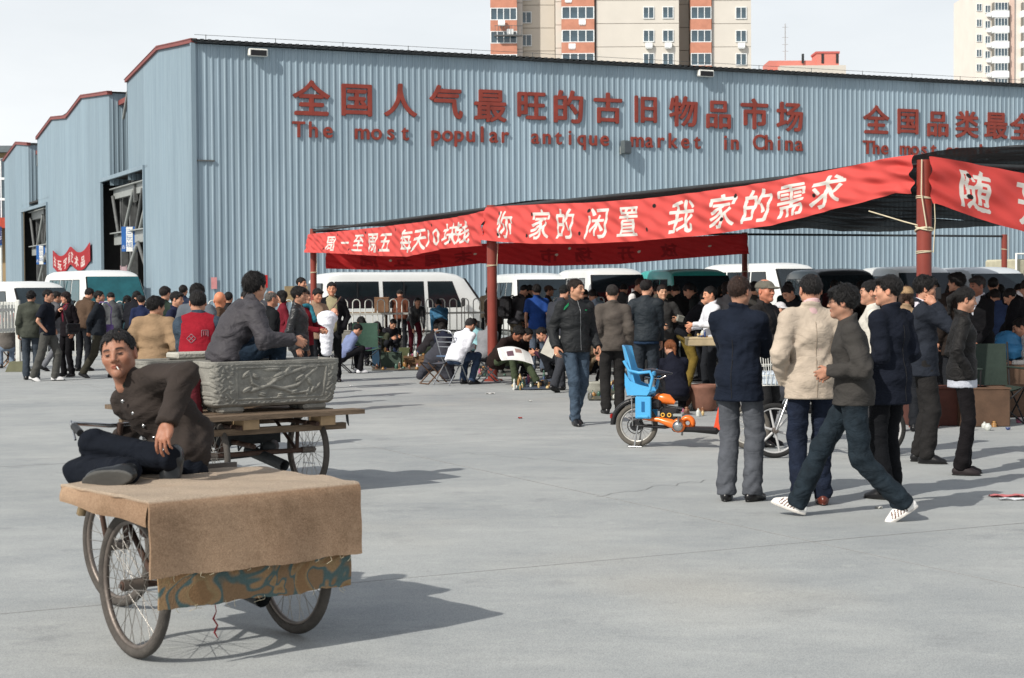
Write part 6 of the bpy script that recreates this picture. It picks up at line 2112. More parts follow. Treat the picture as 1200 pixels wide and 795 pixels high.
def trough(loc, ang, label, Lx=1.1, Dy=.40, Hz=.345):
    root = empty('stone_trough', loc, ang, label, 'trough')
    # outer shell as a displaced grid wrapped round: bottom narrower than the rim
    N = 340; K = 84
    per = []
    rc = .07
    def outline(s):
        """point on a rounded rectangle (unit inset) by perimeter fraction"""
        x0, y0 = Lx / 2 - rc, Dy / 2 - rc
        segs = [('l', 2 * x0, (-x0, -Dy / 2), (1, 0)), ('a', rc * math.pi / 2, (x0, -y0), -math.pi / 2), ('l', 2 * y0, (Lx / 2, -y0), (0, 1)), ('a', rc * math.pi / 2, (x0, y0), 0),
                ('l', 2 * x0, (x0, Dy / 2), (-1, 0)), ('a', rc * math.pi / 2, (-x0, y0), math.pi / 2), ('l', 2 * y0, (-Lx / 2, y0), (0, -1)), ('a', rc * math.pi / 2, (-x0, -y0), math.pi)]
        tot = sum(q[1] for q in segs); d = s * tot
        for q in segs:
            if d <= q[1]:
                if q[0] == 'l': return (q[2][0] + q[3][0] * d, q[2][1] + q[3][1] * d), (q[3][1], -q[3][0]), (q[2][1] == -Dy / 2, q[3])
                a = q[3] + d / rc
                return (q[2][0] + rc * math.cos(a), q[2][1] + rc * math.sin(a)), (math.cos(a), math.sin(a)), (False, None)
            d -= q[1]
        return outline(0)
    st = relief_height
    U0, U1 = -Lx / 2 + .20, Lx / 2 - .12
    stems = [([(-.26, -.06), (-.10, -.02), (.02, -.05), (.14, -.03), (.24, .06), (.30, .10)], .016), ([(-.10, -.02), (.0, .05), (.10, .08), (.2, .11)], .015), ([(-.28, .08), (-.25, .0), (-.18, -.04)], .014), ([(.02, -.05), (.12, -.09), (.24, -.08)], .012)]
    leaves = [(-.30, .07, .045, .02, .7), (-.22, .05, .04, .018, -.5), (-.30, -.05, .045, .018, .4), (-.02, .05, .055, .035, .3), (.05, .09, .05, .022, .9), (.16, .03, .05, .02, .5), (.25, .00, .05, .018, -.9), (.12, -.08, .045, .02, .2), (-.16, -.09, .045, .02, -.2),
              (.28, -.07, .05, .017, 1.1), (.32, -.05, .05, .016, .9), (.24, -.09, .05, .015, 1.4), (.20, .10, .05, .02, .6), (.0, -.10, .035, .02, 0), (-.08, .10, .09, .012, 0), (.26, .115, .07, .012, 0)]
    def relief(x, zc, face):
        d = 0.0
        if face:
            pcx = (U0 + U1) / 2; px_, pz = x - pcx, zc
            hw, hh = (U1 - U0) / 2, Hz * .37
            if abs(px_) < hw and abs(pz) < hh:
                edge = min(hw - abs(px_), hh - abs(pz))
                if edge < .012: return -.002
                d = -.016 if edge > .018 else -.016 * (edge - .012) / .006
                for pts, r_ in stems:
                    best = 9
                    for a, b in zip(pts, pts[1:]):
                        L2 = (b[0] - a[0]) ** 2 + (b[1] - a[1]) ** 2
                        t = max(0, min(1, ((px_ - a[0]) * (b[0] - a[0]) + (pz - a[1]) * (b[1] - a[1])) / L2))
                        best = min(best, math.hypot(px_ - a[0] - t * (b[0] - a[0]), pz - a[1] - t * (b[1] - a[1])))
                    if best < r_: d = max(d, -.014 + .014 * math.sqrt(1 - (best / r_) ** 2))
                for cx, cz, ra_, rb_, an in leaves:
                    q, w_ = px_ - cx, pz - cz
                    c_, s_ = math.cos(an), math.sin(an)
                    e_ = ((q * c_ + w_ * s_) / ra_) ** 2 + ((-q * s_ + w_ * c_) / rb_) ** 2
                    if e_ < 1:
                        d = max(d, -.014 + .018 * (1 - e_) ** .5 - .006 * (abs(-q * s_ + w_ * c_) < .003))
                return d
            if abs(px_) < hw + .012 and abs(pz) < hh + .012: return -.007
        # scroll work on the margins
        q = math.sin(x * 95 + 1.5 * math.sin(zc * 70)) * math.sin(zc * 88 + 1.2 * math.sin(x * 60))
        return .003 if q > .15 else -.004
    rings = []
    for k in range(K + 1):
        v = k / K; z = .05 + v * Hz
        inset = .045 * (1 - v) ** 1.8
        if v < .06: inset += .02 * (1 - v / .06)
        ring = []
        for i in range(N):
            (x, y), (nx_, ny_), (face, dr) = outline(i / N)
            d = relief(x, z - .05 - Hz * .52, face) if .08 < v < .93 else 0
            if not face and dr is None: d *= 1
            s_ = 1 - inset * 2 / Lx; s2 = 1 - inset * 2 / Dy
            ring.append(Vector((x * s_ + nx_ * d, y * s2 + ny_ * d, z)))
        rings.append(ring)
    # rim and hollow
    for sc_, z in ((.985, .05 + Hz + .004), (.88, .05 + Hz + .002), (.865, .05 + Hz - .01), (.80, .05 + Hz * .35)):
        ring = []
        for i in range(N):
            (x, y), _, _ = outline(i / N)
            w_ = .055 * (1 - sc_) / .12 if sc_ < .95 else .004
            ring.append(Vector((x * (1 - 2 * w_ / Lx), y * (1 - 2 * w_ / Dy), z)))
        rings.append(ring)
    vs = [p for r_ in rings for p in r_]; fs = []
    for a in range(len(rings) - 1):
        for i in range(N):
            j = (i + 1) % N
            fs.append((a * N + i, a * N + j, (a + 1) * N + j, (a + 1) * N + i))
    fs.append(tuple(range(N - 1, -1, -1))); fs.append(tuple((len(rings) - 1) * N + i for i in range(N)))
    mb = MB(); mb.add(vs, fs, 0, False)
    for i in range(len(mb.sm) - 2): mb.sm[i] = True
    mb.build('basin', m_stone, root)
    for sx in (-1, 1):
        for sy in (-1, 1):
            mb = MB(); mb.box((sx * (Lx / 2 - .2), sy * (Dy / 2 - .12), .03), (.2, .12, .06), bev=.02); mb.build('foot', m_stone, root)
    return root
tl = A2 + e1 * .72 + e2 * .32; tl.z = .648
trough(tl, a2 - R(2), 'front carved grey stone trough with a flowering branch on its long face')
tl2 = A2 + e1 * .42 + e2 * .92; tl2.z = .648
trough(tl2, a2 + R(3), 'rear carved grey stone trough half hidden behind the front one', Lx=1.15)
mb = MB(); mb.box((0, 0, .02), (.50, .22, .05), bev=.012)
o = mb.build('stone_slab', M('pale_stone', (170, 168, 158), var=.1, vs=12, bump=.5)); q = A2 + e1 * .46 + e2 * .94; o.location = (q.x, q.y, 1.052); o.rotation_euler = (0, 0, a2)
tag(o, 'pale flat stone slab lying on the rear trough', 'slab')

# ---- electric bicycle with child seat
m_orange = M('orange_plastic', (226, 112, 34), rough=.28, var=.03, bump=.02, spec=.6)
m_bluep = M('sky_blue_plastic', (74, 160, 210), rough=.35, var=.04, bump=.05, spec=.5)
m_bblack = M('bike_black', (30, 30, 32), rough=.4)
def ebike():
    root = empty('electric_bicycle', at(746, 118), R(-18), 'orange and black electric bicycle on its stand with a blue child seat', 'bicycle')
    T_ = M('bike_tyre', (88, 84, 78), rough=.9, var=.15, vs=20)
    cycle_wheel(root, (0, 0, .215), (0, 1, 0), r=.215, tr=.026, nsp=20, tyre=T_, rimm=M('bright_rim', (190, 188, 182), rough=.3, metal=.4))
    cycle_wheel(root, (1.12, .0, .215), (0, 1, 0), r=.215, tr=.026, nsp=20, tyre=T_, rimm=_mats['bright_rim'])
    mb = MB(); mb.tube([(0, -.07, .215), (0, .07, .215)], .055, 14); mb.torus((0, -.06, .215), (0, 1, 0), .08, .005, 20, 5); mb.build('motor', m_bblack, root)
    mb = MB()
    for sy in (-.06, .06):
        mb.tube([(0, sy, .215), (.30, sy * .9, .20), (.42, 0, .22)], .013, 8)
        mb.tube([(0, sy, .215), (.16, sy * .8, .42), (.24, 0, .55)], .011, 8)
    mb.tube([(.24, 0, .56), (.34, 0, .24), (.44, 0, .20)], .022, 10)
    mb.tube([(.16, 0, .50), (.30, 0, .40), (.46, 0, .38)], .02, 8)
    mb.tube([(.40, 0, .19), (.80, 0, .16), (.93, 0, .34), (.98, 0, .66)], .024, 10)
    mb.tube([(.26, 0, .60), (.235, 0, .70)], .014, 8)
    mb.build('frame', m_bblack, root)
    mb = MB(); mb.box((.34, 0, .31), (.20, .12, .16), bev=.03); mb.box((.18, 0, .43), (.16, .13, .10), bev=.02); mb.box((.60, 0, .185), (.46, .17, .05), bev=.02); mb.build('battery_case', m_bblack, root)
    mb = MB(); mb.tube([(.17, 0, .47), (.23, 0, .49), (.32, 0, .475), (.385, 0, .44)], [.02, .052, .052, .02], 14); mb.build('side_cover', m_orange, root)
    mb = MB(); mb.tube([(.08, -.075, .285), (.24, -.075, .28), (.36, -.075, .245), (.42, -.075, .22)], [.010, .026, .044, .040], 12)
    mb.torus((.44, -.08, .225), (0, 1, 0), .045, .026, 22, 8); mb.build('chain_guard', m_orange, root)
    mb = MB(); mb.torus((.515, .0, .245), (0, 1, 0), .05, .03, 22, 8, zs=1.5); mb.build('battery_drum', m_orange, root)
    mb = MB(); mb.lathe([(.012, 0), (.05, 0), (.052, .01), (.012, .014)], 18); mb.v = [(v[0], -v[2], v[1]) for v in mb.v]
    o = mb.build('crank', m_chrome, root); o.location = (.44, -.115, .222)
    mb = MB(); mb.tube([(.44, -.12, .222), (.452, -.125, .33)], .010, 8); mb.tube([(.44, .12, .222), (.43, .125, .11)], .010, 8)
    mb.box((.455, -.16, .335), (.09, .07, .022)); mb.build('pedal', m_steel, root)
    for sx, nm in ((.28, 'a'), (.305, 'b')): pass
    for i in range(2):
        mb = MB(); mb.torus((.28 + i * .065, -.068, .325), (0, 1, 0), .017, .006, 16, 6); mb.build('key_ring_lock', M('yellow_ring', (214, 170, 70)), root)
    # saddle
    mb = MB(); mb.tube([(.08, 0, .735), (.16, 0, .742), (.26, 0, .74), (.36, 0, .728)], [.085, .10, .055, .022], 16)
    mb.v = [(v[0], v[1], .735 + (v[2] - .735) * .45) for v in mb.v]
    mb.build('saddle', M('saddle_vinyl', (34, 36, 44), rough=.3), root)
    mb = MB()
    for sy in (-.06, .06): mb.tube([(.10, sy, .70), (.24, sy * .4, .68), (.30, sy * .3, .71)], .007, 6)
    mb.lathe([(.03, .60), (.026, .63), (.03, .66), (.026, .69)], 10, (.16, 0, 0)); mb.build('saddle_rails', m_chrome, root)
    # child seat: moulded shell
    S_ = MB()
    def shell(cx, z0, z1, w0, w1, y_off=0):
        pass
    back = []
    for k in range(9):
        f = k / 8; z = .53 + .47 * f; xb = -.04 - .085 * f
        row = []
        for j in range(9):
            g = j / 8 * 2 - 1
            ww = (.125 if f < .45 else .135 - .02 * math.sin((f - .45) / .55 * math.pi) + .01 * f)
            row.append(Vector((xb + .085 * abs(g) ** 2.2 * (1 - .5 * f), g * ww, z + (.012 * (1 - g * g) if k == 8 else 0))))
        back.append(row)
    S_.grid(back); S_.grid([[v + Vector((-.014, 0, 0)) for v in r_][::-1] for r_ in back])
    S_.grid([back[-1], [v + Vector((-.014, 0, 0)) for v in back[-1]]]); 
    for j in (0, -1): S_.grid([[r_[j] for r_ in back], [r_[j] + Vector((-.014, 0, 0)) for r_ in back]])
    S_.build('seat_back', m_bluep, root)
    S_ = MB()
    S_.box((.05, 0, .535), (.24, .25, .035), bev=.015); S_.build('seat_pan', m_bluep, root)
    for sy in (-1, 1):
        S_ = MB()
        # side wall with arm rest, open hole in the middle
        poly = [(-.06, .52), (.14, .52), (.175, .57), (.17, .60), (.06, .625), (-.03, .66), (-.085, .74), (-.085, .62)]
        S_.prism(poly, sy * .128, sy * .150); S_.build('side_wall', m_bluep, root)
        S_ = MB(); S_.tube([(-.095, sy * .139, .86), (-.04, sy * .150, .765), (.06, sy * .155, .742), (.17, sy * .150, .755), (.195, sy * .148, .70), (.165, sy * .142, .57)], .016, 8); S_.build('arm_rest', m_bluep, root)
        S_ = MB(); S_.box((.10, sy * .142, .40), (.16, .020, .22), bev=.01); S_.box((.10, sy * .148, .31), (.12, .05, .03), bev=.01); S_.build('leg_guard', m_bluep, root)
        S_ = MB()
        S_.box((.10, sy * .154, .41), (.03, .008, .10))
        S_.build('slot', M('blue_shadow_slot', (20, 90, 140)), root)
    S_ = MB(); S_.box((.20, 0, .735), (.028, .29, .05), bev=.012); S_.build('front_bar', m_bluep, root)
    mb = MB(); mb.tube([(-.02, .09, .215), (-.03, .09, .50), (.18, .09, .50)], .008, 6); mb.tube([(-.02, -.09, .215), (-.03, -.09, .50), (.18, -.09, .50)], .008, 6)
    for k in range(5): mb.tube([(-.09 + k * .05, -.09, .50), (-.09 + k * .05, .09, .50)], .006, 6)
    mb.build('rack', m_chrome, root)
    # stand, mudguard, lamps, handlebar
    mb = MB(); mb.tube([(.03, -.08, .215), (.0, -.10, .02)], .009, 8); mb.tube([(.03, .08, .215), (.0, .10, .02)], .009, 8); mb.tube([(-.06, -.10, .008), (.07, -.10, .008)], .009, 8); mb.tube([(-.06, .10, .008), (.07, .10, .008)], .009, 8); mb.tube([(0, -.1, .02), (0, .1, .02)], .008, 8)
    mb.build('stand', m_chrome, root)
    mb = MB(); mb.torus((0, 0, .215), (0, 1, 0), .245, .028, 24, 6, a0=math.pi * 1.0, a1=math.pi * 1.75, zs=1.3); mb.build('mudguard', m_bblack, root)
    mb = MB(); mb.box((-.255, 0, .30), (.03, .07, .05), bev=.01); mb.build('tail_light', M('tail_red', (140, 24, 20)), root)
    mb = MB()
    for sy in (-.05, .05): mb.tube([(1.12, sy, .215), (1.04, sy, .52), (1.0, 0, .66)], .012, 8)
    mb.tube([(1.0, 0, .64), (.96, 0, .98)], .014, 8); mb.tube([(.86, -.29, 1.02), (.95, -.14, 1.0), (.96, 0, .98), (.95, .14, 1.0), (.86, .29, 1.02)], .011, 8)
    mb.build('handlebar', m_chrome, root)
    mb = MB(); mb.prism([(.78, .20), (.86, .18), (.88, .50), (.84, .60), (.81, .58), (.83, .42)], -.04, .04); mb.build('leg_shield', M('orange_red_plastic', (214, 76, 44), rough=.3), root)
    return root
ebike()
def bicycle():
    root = empty('bicycle', at(908, 127), R(184), 'bicycle with a white wire basket behind the men with their backs turned', 'bicycle')
    # local +X is forward, so the front wheel sits at the origin
    grey = M('cast_wheel', (176, 176, 176), rough=.4)
    for x, yy in ((0, 0), (-.98, 0)):
        cycle_wheel(root, (x, 0, .255), (0, 1, 0), r=.255, tr=.024, tyre=m_tyred, spoke=False, rimm=grey)
        for k in range(6):
            t = k * math.pi / 3 + .3
            mb = MB(); mb.tube([(x + .03 * math.cos(t), 0, .255 + .03 * math.sin(t)), (x + .21 * math.cos(t), 0, .255 + .21 * math.sin(t))], [.014, .009], 6); mb.build('wheel_arm', grey, root)
    mb = MB(); mb.tube([(-.98, 0, .255), (-.55, 0, .28), (-.62, 0, .78)], .015, 8); mb.tube([(-.98, 0, .255), (-.6, 0, .66)], .011, 8); mb.tube([(-.55, 0, .28), (-.16, 0, .62)], .02, 10); mb.tube([(-.6, 0, .62), (-.17, 0, .72)], .014, 8); mb.build('frame', m_bblack, root)
    mb = MB()
    for sy in (-.05, .05): mb.tube([(0, sy, .255), (-.10, sy, .52), (-.14, 0, .60)], .012, 8)
    mb.tube([(-.14, 0, .58), (-.22, 0, .98)], .014, 8); mb.tube([(-.38, -.27, .98), (-.22, -.12, 1.0), (-.22, .12, 1.0), (-.38, .27, .98)], .011, 8); mb.build('handlebar', m_chrome, root)
    mb = MB(); mb.tube([(-.72, 0, .82), (-.62, 0, .83), (-.48, 0, .81)], [.08, .07, .02], 12); mb.build('saddle', m_bblack, root)
    mb = MB()
    for z, g in ((.68, .0), (.77, .015), (.86, .03), (.95, .045)):
        mb.tube([(-.06 - g * .3, -.12 - g, z), (.14 + g, -.12 - g, z), (.14 + g, .12 + g, z), (-.06 - g * .3, .12 + g, z), (-.06 - g * .3, -.12 - g, z)], .005, 5)
    for k in range(6):
        for sy in (-1, 1): mb.tube([(-.06 + k * .04, sy * .12, .68), (-.065 + k * .047, sy * .165, .95)], .0035, 4)
        mb.tube([(.14, -.12 + k * .048, .68), (.185, -.165 + k * .066, .95)], .0035, 4)
        mb.tube([(-.06 + k * .04, -.12, .68), (-.06 + k * .04, .12, .68)], .0035, 4)
    mb.build('wire_basket', m_white, root)
    mb = MB(); mb.box((.04, 0, .74), (.19, .23, .13), bev=.02); mb.build('basket_liner', M('pale_plastic_liner', (196, 206, 216), rough=.5), root)
    return root
bicycle()
def _last(): return list(bpy.data.objects)[-1]
def backpack(root, c):
    o = empty('backpack', world_of(root, (0, .20, 1.22)), root.rotation_euler.z, 'black backpack worn by the person in grey', 'backpack')
    m = clothmat(c, 'nylon')
    mb = MB(); mb.box((0, .02, 0), (.32, .18, .46), bev=.06); mb.build('main_bag', m, o)
    mb = MB(); mb.box((0, .12, -.08), (.24, .06, .22), bev=.025); mb.build('front_pocket', m, o)
    for sx in (-.11, .11):
        mb = MB(); mb.tube([(sx, -.06, .2), (sx, -.20, .24), (sx, -.32, .1), (sx, -.30, -.1), (sx, -.08, -.2)], .016, 6); mb.build('strap', m, o)
def baby(root):
    m = M('white_wrap', (222, 224, 232), rough=.9, bump=.6, bs=18, var=.04)
    def f(P_):
        d = ell(P_, (.02, -.30, 1.22), (.20, .13, .13))
        d = smin(d, cone(P_, (-.02, -.34, 1.15), (.0, -.30, .66), .13, .10), .08)
        return d + folds(P_, .012, 8)
    V, Q = nets(f, (-.3, -.55, .45), (.32, -.08, 1.45), .016)
    o = bpy.data.objects.new('baby_wrap', np_mesh('baby_wrap', V, Q, [m])); col.objects.link(o)
    bpy.context.view_layer.update(); o.matrix_world = root.matrix_world.copy()
    tag(o, 'long white cloth wrapped round the baby in the woman\'s arms', 'baby wrap')
    V, Q, C = head_mesh(.009, 'woman')
    V = V * .72 + V3(.17, -.30, 1.30)
    o = bpy.data.objects.new('person', np_mesh('person', V, Q, [m_skin], C * np.array(lin((206, 148, 124))[:3], F4))); col.objects.link(o)
    o.matrix_world = root.matrix_world.copy(); tag(o, 'baby whose face shows out of the white cloth', 'baby')
def scarf(root, S, c):
    def f(P_):
        q = (P_ - S['neck']) @ S['T2']
        d = np.hypot(np.hypot(q[:, 0], q[:, 1]) - .085, (q[:, 2] - .0) * .8) - .030
        d = smin(d, cone(P_, S['neck'] + V3(.02, -.11, -.02), S['neck'] + V3(.03, -.17, -.22), .034, .045), .03)
        return d + folds(P_, .010, 3)
    V, Q = nets(f, S['neck'] - V3(.2, .28, .36), S['neck'] + V3(.2, .2, .12), .014)
    o = bpy.data.objects.new('scarf', np_mesh('scarf', V, Q, [clothmat(c)])); col.objects.link(o); o.parent = root

def held_box(root, S):
    mb = MB(); mb.box((0, 0, 0), (.10, .05, .08), bev=.006); mb.box((0, 0, .042), (.104, .054, .012), bev=.003)
    o = mb.build('box', M('grey_card', (132, 132, 124)))
    o.location = world_of(root, S['Lw'] + V3(.02, -.09, .0)); o.rotation_euler = (.3, .2, .4)
    tag(o, 'small grey box held up by the smiling woman', 'box')
# ================================================================ the people
BLK = (22, 20, 20); BRN = (48, 34, 28)
def P(px, s, label, face=0, pose='stand', H=1.70, c=(40, 42, 46), lc=(36, 38, 44), **k):
    top = dict(c=c); top.update(k.pop('top', {}))
    legs = dict(c=lc); legs.update(k.pop('legs', {}))
    return make_person(px, s, H=H, face=face, pose=pose, label=label, top=top, legs=legs, **k)
def mp_(base, **k):
    d = dict(POSES[base]); d.update(k); return d
def strip_on(root, part, uvs, name, mat, w=.006, off=.004, axis='y', sign=-1):
    """thin seam laid on the surface of a garment; uvs are points to be projected along the axis in the person's own frame"""
    from mathutils.bvhtree import BVHTree
    o = [c for c in root.children if c.name.split('.')[0] == part]
    if not o: return
    me = o[0].data
    bv = BVHTree.FromPolygons([v.co for v in me.vertices], [tuple(p.vertices) for p in me.polygons])
    pts = []
    for a in uvs:
        a = Vector(a); d = Vector((0, -sign, 0)) if axis == 'y' else Vector((-sign, 0, 0))
        hit = bv.ray_cast(a - d * 1.0, d)
        if hit[0]: pts.append(hit[0] - d * off)
    if len(pts) > 1:
        mb = MB(); mb.tube(pts, w, 5); mb.build(name, mat, root)
def line3(a, b, n=14):
    a = Vector(a); b = Vector(b); return [a.lerp(b, i / n) for i in range(n + 1)]
m_seam = M('dark_seam', (26, 26, 28), rough=.8)
m_zip = M('dull_zip', (120, 122, 124), rough=.35, metal=.6)

# ---------- man lying on the near tricycle
def lounger():
    loc = Vector((-1.56, 8.30, 0)); ang = R(-50); sc = 1.0
    def wl(x, y, z):
        v = Matrix.Rotation(-ang, 3, 'Z') @ (Vector((x, y, z)) - loc); return tuple(v / sc)
    pelv = wl(-1.605, 8.15, .78)
    Lw = wl(-1.555, 7.68, 1.00)
    Rw = wl(-1.95, 8.42, .84)
    La = wl(-1.58, 7.78, .83); Ra = wl(-1.74, 7.66, .785)
    px_ = lambda x, y: tuple(Matrix.Rotation(-ang, 3, 'Z') @ Vector((x, y, .0)))
    lk = px_(-1.0, -.05); rk = px_(-1.0, -.35)
    hdn = Matrix.Rotation(-ang, 3, 'Z') @ Vector((-.18, -.10, -.97))
    pose = dict(pel=pelv, lean=-18, side=-22, curve=60, head=(48, 6, -10), seated=True, Lh=Lw, Rh=Rw, Lp=(-.80, .60, .8), Rp=(-.6, 1, .1),
                Lf=La, Rf=Ra, Lkp=(lk[0], lk[1], .24), Rkp=(rk[0], rk[1], -.05), Ltoe=28, Lpitch=-62, Rtoe=-62, Rpitch=-8, Rroll=-70,
                Lpalm=(-.5, .85, .1), Lthumb=(-1, -.5, 0), Lcurl=.55, curl=.5)
    def ex(root, S, h):
        # wrist watch
        w = Vector([float(v) for v in S['Lw']]); e = Vector([float(v) for v in S['Le']]); ax_ = (w - e).normalized()
        mb = MB(); mb.torus(w - ax_ * .012, ax_, .031, .006, 22, 6, zs=1.7); mb.build('watch_strap', M('steel_band', (150, 150, 146), rough=.3, metal=.8), root)
        q = ax_.cross(Vector((0, 0, 1))).normalized() * -1
        if (Matrix.Rotation(ang, 3, 'Z') @ q).y > 0: q = -q
        mb = MB(); mb.lathe([(.017, 0), (.017, .007), (.013, .009)], 16); R3 = q.to_track_quat('Z', 'Y').to_matrix()
        mb.v = [tuple(R3 @ Vector(v) + w - ax_ * .012 + q * .030) for v in mb.v]; mb.build('watch', M('watch_dial', (60, 62, 64), rough=.2, metal=.5), root)
        # jacket buttons and collar tab
        H3 = Matrix([list(map(float, r_)) for r_ in S['T2']]); nk = Vector([float(v) for v in S['neck']])
        for k in range(5):
            strip = nk + H3 @ Vector((.012, -.115 - .012 * k, -.045 - k * .075))
            mb = MB(); mb.lathe([(.0105, 0), (.0105, .006), (.006, .008)], 12); R4 = (H3 @ Vector((0, -1, .25))).to_track_quat('Z', 'Y').to_matrix()
            mb.v = [tuple(R4 @ Vector(v) + strip) for v in mb.v]; mb.build('button', m_chrome, root)
        hd = Vector([float(v) for v in S['head']]); HH = Matrix([list(map(float, r_)) for r_ in S['H']])
        mb = MB(); a = hd + HH @ Vector((.006, -.094, -.054)); b = hd + HH @ Vector((.022, -.132, -.068)); mb.tube([a, b], .0028, 8); mb.build('cigarette', m_white, root)
    return P(0, 285, 'man in brown jacket and navy trousers lying on the near tricycle smoking', face=-50, pose=pose, pos=loc, H=1.78, c=(62, 54, 49), lc=(21, 26, 38),
             top=dict(kind='cloth', bulk=.022, len=.14, collar=.04, fold=.010, arm=1.12, shirt=(40, 50, 44)), legs=dict(w=1.12, hem=.86, fold=.009), shoes=('leather', (34, 36, 38)), sole=(74, 74, 72), skin=(158, 112, 90), hair=('crop', (26, 24, 24)), extra=ex, fine=.0095, seed=77)
lounger()

# ---------- the group at the right, near
P(866, 158.5, 'man in navy blazer and grey trousers standing with folded arms beside the electric bicycle', face=150, pose=mp_('folded', head=(-10, 2), Ltoe=18), H=1.71, c=(24, 33, 50), lc=(88, 93, 102), top=dict(len=.20, bulk=.020, flare=.016, arm=1.1), legs=dict(w=1.15, hem=1.1), shoes=('leather', (22, 22, 24)), hair=('short', BRN),
  extra=lambda r, S, h: strip_on(r, 'jacket', line3((0, .3, .80), (0, .3, 1.25)), 'back_seam', m_seam, .003, .001, 'y', 1))
P(951, 162, 'man in beige blazer and jeans with a hand in his pocket, back to the camera', face=186, pose=mp_('pocket', showL=False, head=(4, 4)), H=1.72, c=(176, 160, 140), lc=(26, 36, 58), top=dict(len=.17, bulk=.028, flare=.018, arm=1.14, shirt=(200, 160, 160), shirtcollar=.06), legs=dict(kind='denim', w=1.1), shoes=('leather', (92, 44, 34)), hair=('crop', (24, 22, 22)),
  extra=lambda r, S, h: strip_on(r, 'jacket', line3((0, .3, .82), (0, .3, 1.38)), 'back_seam', clothmat((150, 134, 116)), .003, .001, 'y', 1))
P(1000, 172, 'man in dark olive jacket and white trainers striding to the left', face=257, pose=mp_('walk', Lf=(.08, .34, .135), Rf=(-.08, -.40, .10), Lpitch=-32, Rpitch=18, pel=(0, 0, .915), Rh=(-.16, -.16, 1.05), Lh=(.16, -.16, 1.07), Lp=(.4, 1, -.2), Rp=(-.4, 1, -.2), head=(-14, 4), twist=8, curve=8), H=1.70, c=(66, 64, 61), lc=(30, 42, 52),
  top=dict(len=.10, bulk=.022, arm=1.08, collar=.03), legs=dict(kind='denim', w=1.16, hem=1.05, fold=.008), shoes=('sneaker', (226, 224, 220)), sole=(200, 196, 190), hair=('tousled', (20, 19, 19)), extra=glasses)
P(1043, 157, 'man in long dark navy coat standing behind the striding man, facing left', face=222, pose=mp_('stand', head=(30, 2), Lh=(.17, -.14, .98), Rh=(-.17, -.14, .98), inpocket=True), H=1.71, c=(26, 32, 46), lc=(22, 24, 28), top=dict(len=.24, bulk=.022, flare=.02, arm=1.08), legs=dict(w=1.1), hair=('side', BLK),
  extra=lambda r, S, h: strip_on(r, 'jacket', line3((0, .3, .76), (0, .3, 1.35)), 'back_seam', m_seam, .003, .001, 'y', 1))
P(1082, 131, 'man in slate blazer and striped shirt holding a phone to his ear', face=80, pose=mp_('phone', Rh=(-.13, -.10, 1.47), head=(4, 6), Rcurl=1.1, Rp=(-.15, -.6, -1.4)), H=1.72, c=(40, 46, 58), lc=(42, 40, 40), top=dict(len=.17, bulk=.020, open='v', shirt=(206, 200, 210), flare=.014), legs=dict(w=1.2), hair=('thick', BLK),
  extra=lambda r, S, h: (lambda mb: (mb.box(tuple(float(v) for v in S['Rw'] + V3(.035, -.03, .10)), (.02, .05, .11), bev=.006), mb.build('mobile_phone', m_black, r)))(MB()))
P(1128, 140, 'woman in black jacket over a pale top standing in profile facing right', face=82, pose=mp_('pocket', head=(6, 10), Lf=(.07, -.02, .09), Rf=(-.07, .02, .09)), H=1.62, c=(30, 28, 28), lc=(26, 24, 26), female=True, top=dict(len=.10, bulk=.016, kind='nylon', shirt=(178, 184, 196), shirtlen=.07), legs=dict(w=.98, hem=1.2), shoes=('pump', (34, 26, 28)), hair=('pony', BLK), slim=.96)
P(896, 118, 'elderly man in a khaki flat cap and dark jacket facing right', face=48, pose=mp_('hold', Lh=(.05, -.26, 1.12)), H=1.70, c=(44, 42, 42), lc=(40, 40, 42), top=dict(bulk=.024, collar=.045, open='deep', shirt=(34, 34, 36)), hair=('thin', (120, 116, 110)), cap=((112, 108, 96), True), skin=(186, 122, 96))
P(914, 92, 'child in a pale cap half hidden behind the man in the flat cap', face=30, H=1.42, c=(46, 42, 44), cap=((188, 188, 192), False))
P(938, 84, 'man in black looking down between the flat cap and the beige blazer', face=300, pose='look', c=(26, 28, 34))
P(884, 78, 'dark haired man partly hidden behind the flat cap, head only', face=150, c=(60, 58, 56))
P(1022, 126, 'man in a white shirt seen between the two men facing left', face=262, pose=mp_('stand', head=(0, 4)), H=1.68, c=(196, 190, 178), lc=(60, 60, 64), top=dict(bulk=.02), hair=('short', BLK))
P(1062, 108, 'woman in a fuzzy tan knitted hat behind the man on the phone', face=170, H=1.62, c=(150, 120, 88), female=True, hair=('woman', (52, 38, 30)), cap=((156, 122, 84), False))
P(1122, 96, 'broad man in dark brown coat standing behind the woman in black', face=196, pose=mp_('stand', head=(30, 0)), H=1.78, c=(46, 38, 34), top=dict(bulk=.035, len=.25, arm=1.2), hair=('thick', BLK))
P(1150, 98, 'man in black suit with white collar facing left beyond the woman in black', face=296, pose='look', H=1.74, c=(18, 18, 22), mods=dict(head=(-6, 6), lean=4), top=dict(open='v', shirt=(180, 186, 196), len=.3), skin=(150, 100, 80), hair=('side', (44, 42, 42)))
P(1184, 93, 'man in black suit bending his head at the right edge', face=60, pose='look', H=1.74, c=(20, 20, 26), top=dict(shirt=(200, 200, 206), len=.3, shirtcollar=.06), hair=('side', BLK))
P(1203, 90, 'person in grey hooded top and jeans cut by the right edge', face=250, pose='look', H=1.62, c=(110, 112, 118), lc=(36, 52, 82), legs=dict(kind='denim'))
